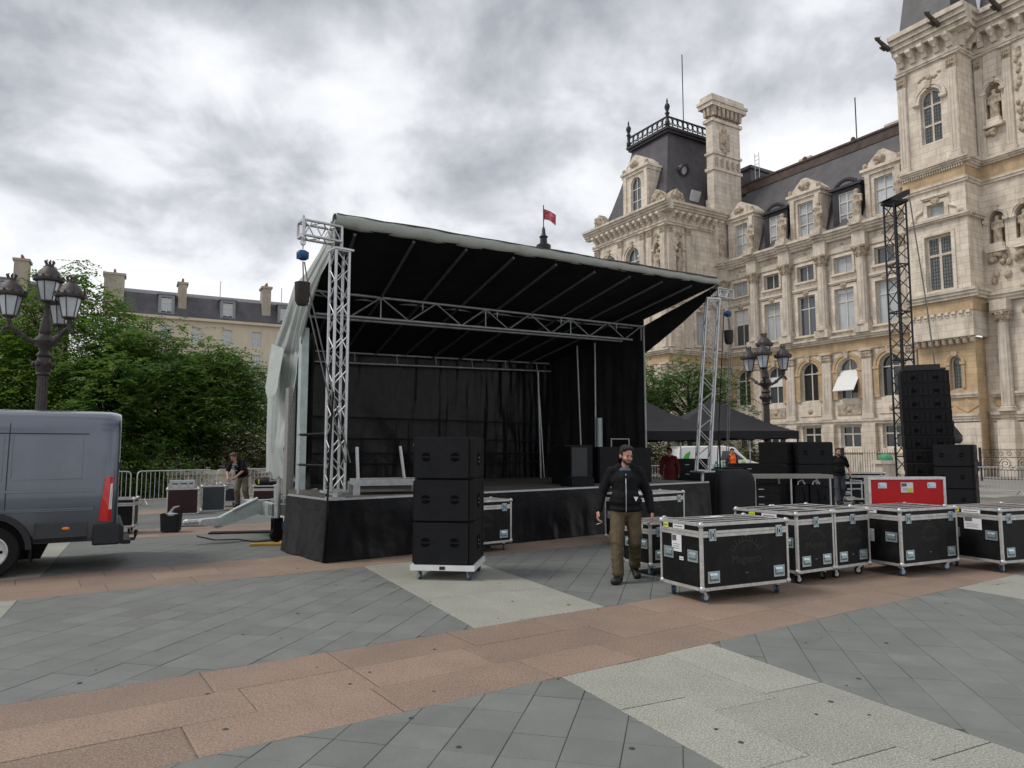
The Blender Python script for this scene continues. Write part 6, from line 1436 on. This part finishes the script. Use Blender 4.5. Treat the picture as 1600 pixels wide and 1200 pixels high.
nt_ = tag(MB().box(-.28, .28, -.01, .01, 0, .36).build('notice_board', PAPER, None, False, (21.7, 37.05, 1.12), R(31 + 180)), 'white notice board hung on the scrolled iron fence', 'sign')
pl = thing('stone_planter', 'pale stone planter pillar with a round green top by the iron fence', 'planter', (16.2, 31.0, 0))
MB().box(-.3, .3, -.3, .3, 0, 1.1).box(-.4, .4, -.4, .4, 1.1, 1.25).build('pillar', STONEG, pl); MB().ell((0, 0, 1.3), (.3, .3, .26), 14, 10).build('green_dome', mat('patina_green', (.06, .25, .13), .5, var=.3), pl, True)
sg = thing('bronze_group', 'dark bronze figure group on a stone pedestal behind the line array', 'sculpture', (21.0, 34.2, 0), R(0))
MB().box(-.55, .55, -.5, .5, 0, 1.75).box(-.75, .75, -.65, .65, 1.75, 2.0).box(-.65, .65, -.6, .6, 0, .3).build('pedestal', STONEG, sg)
put('figures', blob_mesh('figures', [('e', (0, 0, 2.2), (.6, .45, .3)), ('c', (-.25, 0, 2.3), (-.2, 0, 2.75), .2, .16), ('c', (.12, 0, 2.3), (.15, 0, 2.75), .2, .16), ('e', (-.2, -.02, 2.98), (.11, .12, .14)), ('e', (.16, -.02, 3.0), (.11, .12, .14)), ('c', (-.35, 0, 2.7), (-.5, -.1, 2.4), .09, .08), ('c', (.3, 0, 2.7), (.5, -.1, 2.35), .09, .08)], IRON, .05, 3), sg)

# ================================================================ apartment houses on the left
def apartment(label, loc, rz, bays_, bw, floors, eave, ridge, dorm, chims, wallm=CREAM):
    t = thing('apartment_house', label, 'building', loc, rz, None); L = bays_ * bw; F_ = frame(0, 0, 1, 0)
    F_ = lambda a_, b_, c_: (a_, -b_, c_)
    ops_ = [(bw * (k + .5), 1.15, z, z + h_, False) for k in range(bays_) for z, h_ in floors]
    b = MB(); wall(b, F_, 0, L, 0, eave, ops_, .25); b.add([(0, 0, 0), (0, 11, 0), (0, 11, eave), (0, 0, eave)], [(0, 1, 2, 3)]); b.add([(L, 0, 0), (L, 11, 0), (L, 11, eave), (L, 0, eave)], [(0, 1, 2, 3)]); b.build('wall', wallm, t)
    wf = cached(('aw', 'f'), lambda: {h_: win_mesh(1.15, h_, False, (0,), (h_ * .7,), .07) for h_ in (1.9, 2.2, 1.7)})
    for k in range(bays_):
        for z, h_ in floors:
            fr, pn = wf[h_]; o = put('window', fr, t, (bw * (k + .5), .2, z), pi); put('pane', cached(('ap', h_), lambda: pn.mesh('pane', PANEB)), o, (0, -.02, 0))
    for z, pr in ((eave - .35, .5), (floors[1][0] - .35, .35), (floors[2][0] - .35, .25)):
        MB().box(-.05, L + .05, -pr, .02, z, z + .3).build('cornice', wallm, t)
    rl = MB(); z = floors[1][0] - .05
    rl.beam((0, -.32, z + .9), (L, -.32, z + .9), .05)
    for k in range(int(L / .35)): rl.beam((k * .35, -.32, z), (k * .35, -.32, z + .9), .03)
    tag(rl.build('balcony_railing', IRON, t), kind='stuff')
    b = MB(); zm = eave + (ridge - eave) * .72
    b.add([(0, .1, eave), (L, .1, eave), (L, 1.3, zm), (0, 1.3, zm), (L, 4.5, ridge), (0, 4.5, ridge), (L, 11, eave), (0, 11, eave)], [(0, 1, 2, 3), (3, 2, 4, 5), (5, 4, 6, 7)]); b.build('mansard_roof', SLATE, t)
    for k in dorm:
        x = bw * (k + .5); b = MB(); wall(b, lambda a_, b_, c_: (x + a_, .25 - b_, eave + .2 + c_), -.85, .85, 0, 2.3, [(0, 1.1, .2, 2.0, False)], .15); b.box(x - .85, x - .8, .254, 3, eave + .2, eave + 2.5); b.box(x + .8, x + .85, .254, 3, eave + .2, eave + 2.5); b.box(x - 1.0, x + 1.0, .1, 3, eave + 2.5, eave + 2.65)
        o = b.build('dormer', mat('zinc_roof', (.22, .24, .26), .5, metal=.3), t); fr, pn = wf[1.7]; q = put('window', fr, o, (x, .36, eave + .4), pi); put('pane', cached(('ap', 1.7), lambda: pn.mesh('pane', PANEB)), q, (0, -.02, 0))
    for x, w_, d_, zt in chims:
        o = MB().box(x - w_ / 2, x + w_ / 2, .6, .6 + d_, eave - .2, zt).box(x - w_ / 2 - .15, x + w_ / 2 + .15, .5, .7 + d_, zt, zt + .25).build('chimney', CHIM, t)
        for j in range(3): MB().lathe([(.13, 0), (.11, .45)], 8, (x, .9 + j * .6, zt + .25)).build('chimney_pot', POT, o)
    for j in range(3): MB().tube([(L * (.3 + .2 * j), 3, ridge - .5), (L * (.3 + .2 * j), 3, ridge + 1.6)], .06, 5).build('vent_pipe', GALV, t)
    return t
FL = [(14.0, 1.9), (10.9, 2.2), (7.7, 2.2), (4.4, 2.2)]
apartment('cream apartment house with dark mansard roof behind the trees', (-44.0, 78.0, 0), R(28), 11, 3.3, FL, 17.0, 20.7, (1, 3, 5, 6, 8, 10), ((-.4, 2.0, 2, 21.3), (6.6, .9, 2, 21.0), (16.0, 1.0, 2, 21.5), (29, .9, 2, 21.2)))
apartment('grey topped apartment house left of the tall tree', (-73, 63.5, 0), R(28), 8, 3.4, FL, 17.3, 20.6, (2, 4, 6), ((3.5, 1.4, 2, 22.0), (13.6, 1.4, 2, 22.4), (23.2, 1.3, 2, 22.0), (25.8, .9, 2, 21.4)), CHIM)
# ================================================================ flag on a dark spire beyond the stage
spi = thing('flag_spire', 'dark spire with a red flag above the stage roof', 'spire', (5.1, 112, 0))
MB().box(-3.2, 3.2, -3.2, 3.2, 0, 22).build('tower_base', STONEG, spi); MB().lathe([(4, 22), (2.4, 27), (1.3, 30.5)], 8).build('spire_roof', SLATE, spi)
MB().lathe([(1.3, 30.5), (1.35, 31.2), (1.0, 31.4), (.75, 33.6), (1.15, 33.9), (1.2, 34.5), (.6, 34.9), (.55, 35.7), (.75, 35.9), (.35, 36.3), (.25, 37.3), (.1, 37.6)], 12).build('lantern_top', IRON, spi, 40)
MB().tube([(0, 0, 37), (0, 0, 41.2)], .09, 6).build('flag_pole', IRON, spi)
FLAGM = mat('flag_red', (.35, .03, .06), .8, var=.3, scale=1.2, stain=(.55, .5, .5), stain_s=1.8, stain_a=.6)
sheet('flag', lambda u, v: (2.0 * u, .25 * sin(u * 6 + v), 40.6 - 1.7 * v - .9 * u + .15 * sin(u * 5)), 20, 10, FLAGM, spi)

# ================================================================ people
SKIN = mat('skin', (.48, .27, .19), .5, var=.10, scale=25, spec=.35, stain=(.50, .22, .16), stain_s=14, stain_a=.3)
HAIR = mat('hair_dark', (.014, .011, .010), .6, var=.3, scale=60, bump=.6, bscale=150)
HAIRB = mat('hair_brown', (.07, .04, .025), .6, var=.3, scale=60, bump=.6, bscale=150)
CLOTHK = mat('cloth_black', (.0075, .008, .0095), .85, var=.3, scale=10, bump=1.0, bscale=13, spec=.2)
CLOTHO = mat('cloth_olive', (.115, .088, .054), .85, var=.2, scale=9, bump=1.0, bscale=13, spec=.2, stain=(.075, .058, .036), stain_s=6, stain_a=.6)
CLOTHG = mat('cloth_greyblue', (.075, .078, .095), .85, var=.2, scale=9, bump=1.0, bscale=13, spec=.2)
CLOTHB = mat('cloth_khaki', (.15, .14, .105), .85, var=.2, scale=9, bump=1.0, bscale=13, spec=.2)
CLOTHBL = mat('shirt_blue', (.07, .10, .15), .8, var=.15)
ORANGE = mat('hi_vis_orange', (.85, .13, .015), .7, var=.1); NAVY = mat('cloth_navy', (.02, .024, .045), .85, var=.2); REDC = mat('cloth_red', (.13, .010, .012), .8, var=.2)
LEATHER = mat('shoe_black', (.012, .011, .011), .45, var=.2)
EYE = mat('eye_dark', (.015, .01, .008), .2, var=0)
def head_rot(c, yaw, pit, roll=0): return Matrix.Rotation(yaw, 3, 'Z') @ Matrix.Rotation(pit, 3, 'X') @ Matrix.Rotation(roll, 3, 'Y'), Vector(c)
def hp(lst, c, yaw, pit):
    M_, c = head_rot(c, yaw, pit); o = []
    for p in lst:
        if p[0] == 'e': o.append(('e', tuple(M_ @ Vector(p[1]) + c), p[2], M_))
        else: o.append(('c', tuple(M_ @ Vector(p[1]) + c), tuple(M_ @ Vector(p[2]) + c), p[3], p[4]))
    return o
HEAD = [('e', (0, .014, .038), (.076, .094, .086)), ('e', (0, -.018, -.028), (.063, .073, .086)), ('e', (0, -.042, -.078), (.046, .044, .038)), ('c', (0, -.086, .004), (0, -.104, -.030), .010, .0165), ('c', (-.034, -.076, .020), (.034, -.076, .020), .016, .016),
        ('e', (.077, .012, -.015), (.012, .024, .034)), ('e', (-.077, .012, -.015), (.012, .024, .034)), ('e', (.034, -.064, -.032), (.027, .024, .026)), ('e', (-.034, -.064, -.032), (.027, .024, .026)), ('c', (-.019, -.084, -.062), (.019, -.084, -.062), .0105, .0105)]
HAIRS = [('e', (0, .030, .052), (.083, .095, .085)), ('e', (0, .060, .000), (.076, .058, .080)), ('c', (-.055, -.035, .092), (.055, -.035, .092), .030, .030), ('e', (.072, .015, .030), (.014, .04, .05)), ('e', (-.072, .015, .030), (.014, .04, .05)), ('e', (0, -.005, .105), (.07, .075, .035))]
BEARD = [('c', (-.052, -.040, -.070), (-.012, -.078, -.098), .020, .022), ('c', (.052, -.040, -.070), (.012, -.078, -.098), .020, .022), ('c', (-.015, -.080, -.100), (.015, -.080, -.100), .022, .022), ('c', (-.024, -.091, -.050), (.024, -.091, -.050), .0075, .0075), ('c', (-.064, -.005, -.03), (-.055, -.035, -.068), .012, .018), ('c', (.064, -.005, -.03), (.055, -.035, -.068), .012, .018)]
def hand(wr, el, sx, curl=.35, fr=.0088):
    """palm and five fingers continuing the forearm; sx=+1 left hand, thumb forward"""
    w_, e = Vector(wr), Vector(el); d = (w_ - e).normalized(); f = Vector((0, -1, 0)); f = (f - d * f.dot(d)).normalized(); inn = d.cross(f) * (1 if (d.cross(f)).x * sx < 0 else -1)
    o = [('c', w_ - d * .01, w_ + d * .03, .026, .028)]
    for k, (off, ln) in enumerate(((.030, .076), (.010, .084), (-.011, .078), (-.030, .062))):
        a = w_ + d * .025 + f * off * .8; kn = w_ + d * .092 + f * off; o.append(('c', a, kn, .0155, .0125))
        m_ = kn + (d * .95 + inn * curl * .9) * ln * .52; t = m_ + (d * (.75 - curl * .6) + inn * (curl * 1.7)) * ln * .5; o += [('c', kn, m_, fr * 1.08, fr), ('c', m_, t, fr, fr * .85)]
    b0 = w_ + d * .022 + f * .024; b1 = b0 + d * .036 + f * .024 + inn * .010; b2 = b1 + d * .034 + f * .006 + inn * .012; o += [('c', b0, b1, .0145, .0115), ('c', b1, b2, .011, .009)]
    return o
def foot(an, yaw, pit=0, s=1.0):
    M_ = Matrix.Rotation(yaw, 3, 'Z') @ Matrix.Rotation(pit, 3, 'X'); c = Vector(an); q = lambda x, y, z: tuple(M_ @ Vector((x, y, z)) * s + c)
    return [('c', q(0, .035, -.045), q(0, -.02, -.045), .043, .045), ('c', q(0, -.02, -.048), q(.005, -.145, -.058), .044, .034), ('c', q(-.012, -.09, -.06), q(-.012, -.155, -.064), .032, .027), ('c', q(.02, -.09, -.06), q(.02, -.145, -.064), .032, .027), ('c', q(0, 0, .04), q(0, .0, -.03), .043, .046), ('c', q(0, .04, -.068), q(0, -.15, -.074), .033, .026)]
def person(label, loc, rz, J, top, bottom, shoe, hairm, group=None, voxel=.008, bulk=1.0, sleeves='long', beard=False, extra=None, cat='person', scale=1.0, coll=True):
    t = thing('person', label, cat, loc, rz, group); t.scale = (scale,) * 3
    g = lambda k: Vector(J[k])
    sl, sr, el_, er, wl, wr = g('shL'), g('shR'), g('elL'), g('elR'), g('wrL'), g('wrR'); hl, hr, kl, kr, al, ar_ = g('hipL'), g('hipR'), g('knL'), g('knR'), g('anL'), g('anR'); pel, ch, nk, hd = g('pel'), g('chest'), g('neck'), g('head')
    yaw, pit = J['yaw'], J['pitch']; B = bulk
    body = [('c', pel, ch, .125 * B, .14 * B), ('c', sl, sr, .065, .065), ('c', nk - Vector((0, 0, .05)), hd + Vector((0, .01, -.05)), .062, .056), ('c', sl, el_, .05, .042), ('c', el_, wl, .042, .027), ('c', sr, er, .05, .042), ('c', er, wr, .042, .027),
            ('c', hl, kl, .08, .056), ('c', kl, al, .056, .04), ('c', hr, kr, .08, .056), ('c', kr, ar_, .056, .04)] + hp(HEAD, hd, yaw, pit) + hand(wl, el_, 1, J.get('curlL', .35)) + hand(wr, er, -1, J.get('curlR', .4)) + foot(al, J.get('ftL', 0), J.get('fpL', 0)) + foot(ar_, J.get('ftR', 0), J.get('fpR', 0))
    put('body', blob_mesh('body', body, SKIN, voxel, 3), t)
    put('hair', blob_mesh('hair', hp(HAIRS, hd, yaw, pit), hairm, .010, 2), t)
    if beard: put('beard', blob_mesh('beard', hp(BEARD, hd, yaw, pit), hairm, .007, 2), t)
    M_, c = head_rot(hd, yaw, pit)
    for s_ in (-1, 1):
        put('eye', cached('eyeb', lambda: MB().ell((0, 0, 0), (.013, .008, .0065), 8, 6).mesh('eye', EYE, True)), t, tuple(M_ @ Vector((s_ * .031, -.0885, .002)) + c), yaw); put('eyebrow', cached('brow', lambda: MB().tube([(-.018, 0, 0), (0, -.003, .004), (.018, 0, 0)], .0042, 6).mesh('eyebrow', HAIR)), t, tuple(M_ @ Vector((s_ * .033, -.092, .024)) + c), yaw)
    # top garment
    tp = [('c', pel + Vector((0, 0, .11)), ch, .158 * B, .158 * B), ('e', tuple(pel.lerp(ch, .35) + Vector((0, -.035 * B, 0))), (.165 * B, .135 * B, .16)), ('e', tuple(ch + Vector((0, 0, .02))), (.185 * B, .125 * B, .14)), ('c', sl, sr, .076, .076), ('c', sl.lerp(nk, .5) + Vector((0, .01, .015)), sr.lerp(nk, .55) + Vector((0, .01, .015)), .072, .072), ('e', tuple(pel + Vector((0, -.005, -.02))), (.182 * B, .142 * B, .075)), ('e', tuple(pel + Vector((0, -.005, -.045))), (.196 * B, .152 * B, .05)), ('e', tuple(pel + Vector((0, -.01, .06))), (.188 * B, .16 * B, .10))]
    if coll: tp += [('c', nk + Vector((.055, .01, .0)), nk + Vector((-.055, .01, .0)), .048, .048)]
    if sleeves == 'long': tp += [('c', sl, el_, .082, .072), ('c', el_, wl.lerp(el_, .08), .073, .055), ('c', sr, er, .082, .072), ('c', er, wr.lerp(er, .08), .073, .055), ('e', tuple(wl.lerp(el_, .12)), (.05, .05, .045)), ('e', tuple(wr.lerp(er, .12)), (.05, .05, .045))]
    else: tp += [('c', sl, sl.lerp(el_, .78), .078, .074), ('c', sr, sr.lerp(er, .78), .078, .074)]
    rd = random.Random(9)
    for k in range(10):
        zc_ = rd.uniform(0, 1); a_ = rd.uniform(0, 2 * pi); p = pel.lerp(ch, zc_); p = p + Vector((.13 * B * cos(a_), .10 * B * sin(a_), 0)); tp.append(('c', p, p + Vector((rd.uniform(-.06, .06), rd.uniform(-.02, .02), rd.uniform(-.1, .1))), .035, .03))
    put('jacket' if sleeves == 'long' else 'shirt', blob_mesh('top', tp, top, .011, 3), t)
    bt = [('e', tuple(pel + Vector((0, .01, -.06))), (.158 * B, .125 * B, .12)), ('c', hl, kl, .102 * B, .092), ('c', kl, al + Vector((0, 0, .03)), .090, .080), ('c', hr, kr, .102 * B, .092), ('c', kr, ar_ + Vector((0, 0, .03)), .090, .080)]
    for a_, k_, b_ in ((hl, kl, al), (hr, kr, ar_)):
        for f, r in ((.05, .080), (.13, .086), (.24, .082), (.45, .084), (.72, .090), (.95, .092)): p = b_.lerp(k_, f + rd.uniform(-.03, .03)); bt.append(('e', tuple(p + Vector((rd.uniform(-.010, .010), rd.uniform(-.014, .014), 0))), (r, r * .96, .05), Euler((rd.uniform(-.5, .5), rd.uniform(-.5, .5), 0)).to_matrix()))
        p = a_.lerp(k_, .78); bt.append(('e', tuple(p + Vector((.055 if a_.x > 0 else -.055, 0, 0))), (.05, .07, .085)))
    put('trousers', blob_mesh('trousers', bt, bottom, .011, 2), t)
    put('shoe', blob_mesh('shoe', [(p[0], p[1], p[2], p[3] + .012, p[4] + .012) for p in foot(al, J.get('ftL', 0), J.get('fpL', 0))], shoe, .009, 2), t); put('shoe', blob_mesh('shoe', [(p[0], p[1], p[2], p[3] + .012, p[4] + .012) for p in foot(ar_, J.get('ftR', 0), J.get('fpR', 0))], shoe, .009, 2), t)
    return t
STAND = dict(pel=(0, 0, .97), chest=(0, 0, 1.28), neck=(0, .01, 1.47), head=(0, -.015, 1.635), yaw=0, pitch=0, shL=(.185, .01, 1.425), shR=(-.185, .01, 1.425), elL=(.27, .03, 1.14), elR=(-.27, .03, 1.14), wrL=(.28, -.05, .89), wrR=(-.28, -.05, .89),
             hipL=(.095, 0, .90), hipR=(-.095, 0, .90), knL=(.11, -.02, .50), knR=(-.11, -.02, .50), anL=(.12, .02, .105), anR=(-.12, .02, .105))
# the man walking towards the camera
J = dict(STAND); J.update(yaw=R(30), pitch=R(14), head=(.015, -.04, 1.63), elR=(-.305, .045, 1.14), wrR=(-.355, -.055, .90), elL=(.295, .05, 1.13), wrL=(.335, -.03, .89), shL=(.178, .01, 1.405), shR=(-.178, .01, 1.405), curlL=.75, curlR=.7,
         hipL=(.10, .01, .90), hipR=(-.10, -.01, .90), knR=(-.125, -.15, .515), anR=(-.115, -.21, .105), knL=(.115, -.03, .50), anL=(.125, .25, .15), fpL=R(22), ftR=R(-22), ftL=R(10))
m1 = person('man in black zipped jacket and olive trousers walking towards the camera', (1.50, 9.50, 0), R(-6), J, CLOTHK, CLOTHO, LEATHER, HAIR, None, .0065, 1.18, 'long', True)
MB().tube([(.0, -.176, .90), (.0, -.196, 1.0), (.0, -.206, 1.12), (.0, -.190, 1.27), (.004, -.140, 1.385)], .0055, 6).build('zip', ALU, m1)
put('tee_shirt', blob_mesh('tee_shirt', [('c', (-.02, -.035, 1.415), (.02, -.035, 1.415), .066, .066), ('c', (0, -.075, 1.40), (0, -.105, 1.345), .035, .018)], CLOTHBL, .010, 2), m1)
for x, z, q in ((.125, 1.035, 1.0), (.175, 1.115, .7)): MB().prism([(x, z), (x + .03 * q, z + .055 * q), (x - .025 * q, z + .06 * q)], -.190 if q == 1 else -.155, -.165 if q == 1 else -.13, 'y').build('white_patch', PAPER, m1)
cg = tag(MB().tube([(0, 0, 0), (-.06, -.03, -.012)], .0045, 6).build('cigarette', PAPER, None, False, (1.165, 9.44, .745)), 'white cigarette held in the walking man’s right hand', 'cigarette')
# man in black at the back
J = dict(STAND); J.update(yaw=R(12), knR=(-.11, -.10, .51), anR=(-.08, -.16, .105), knL=(.09, .0, .5), anL=(.07, .2, .13), fpL=R(18), elL=(.29, .04, 1.15), wrL=(.33, -.06, .90), curlL=.8, curlR=.8)
m2 = person('man in black shirt and grey trousers walking behind the cases', (10.32, 22.6, 0), R(-12), J, CLOTHK, CLOTHG, LEATHER, HAIRB, None, .013, 1.08, 'half', True)
for s_, k in ((-1, 'wrR'), (1, 'wrL')): p = J[k]; put('glove', blob_mesh('glove', [('c', Vector(p) + Vector((0, 0, -.02)), Vector(p) + Vector((0, -.02, -.12)), .04, .035), ('e', Vector(p) + Vector((0, -.03, -.15)), (.03, .04, .05))], CLOTHK, .014, 2), m2)
# man bending over the small case on the left
J = dict(STAND); J.update(pel=(0, .06, .96), chest=(-.03, -.12, 1.22), neck=(-.05, -.22, 1.38), head=(-.07, -.31, 1.49), yaw=R(-12), pitch=R(38), shL=(.15, -.16, 1.35), shR=(-.225, -.18, 1.33), elL=(.21, -.26, 1.08), elR=(-.27, -.30, 1.06), wrL=(.06, -.36, .90), wrR=(-.13, -.46, .86),
         hipL=(.095, .05, .89), hipR=(-.095, .05, .89), knL=(.16, -.02, .5), knR=(-.10, -.04, .5), anL=(.20, .06, .105), anR=(-.12, .05, .105), curlL=.9, curlR=.9)
m3 = person('man in printed black T-shirt bending over the small dark blue case', (-8.05, 21.3, 0), R(-14), J, CLOTHK, CLOTHB, LEATHER, HAIRB, None, .013, 1.0, 'half', False, coll=False)
b = MB(); rd = random.Random(4)
for k in range(26):
    u, v = rd.uniform(-.09, .09), rd.uniform(0, 1); x = -.03 + u; y = -.225 - .06 * (v - .5) - .035; z = 1.06 + .24 * v; y += -.05 + (1 - v) * .10
    b.box(x - rd.uniform(.008, .022), x + rd.uniform(.008, .022), y - .03, y + .03, z, z + rd.uniform(.008, .02))
b.build('shirt_print', mat('print_pale', (.42, .44, .44), .8, var=.3, scale=40), m3)
# far figures
J = dict(STAND); J.update(yaw=R(-20), pitch=R(12)); m4 = person('man in orange safety vest in front of the white van', (9.55, 31.0, 0), R(20), J, ORANGE, ORANGE, LEATHER, HAIR, None, .02, 1.05, 'half')
put('sleeve', blob_mesh('sleeve', [('c', J['shL'], J['elL'], .085, .075), ('c', J['elL'], J['wrL'], .07, .055), ('c', J['shR'], J['elR'], .085, .075), ('c', J['elR'], J['wrR'], .07, .055)], NAVY, .018, 2), m4)
J = dict(STAND); J.update(yaw=R(-30)); m5 = person('person in long dark red coat under the left canopy', (5.2, 23.6, 0), R(-10), J, REDC, REDC, LEATHER, HAIR, None, .02, 1.05, 'long')
put('coat_tail', blob_mesh('coat_tail', [('c', (0, 0, 1.0), (0, 0, .55), .17, .2), ('e', (0, 0, .5), (.23, .2, .1))], REDC, .022, 2), m5)
J = dict(STAND); J.update(yaw=R(-60)); m6 = person('person in dark navy standing beside the right subwoofer stack', (18.3, 28.6, 0), R(-40), J, NAVY, NAVY, LEATHER, HAIR, None, .02, 1.0, 'long')
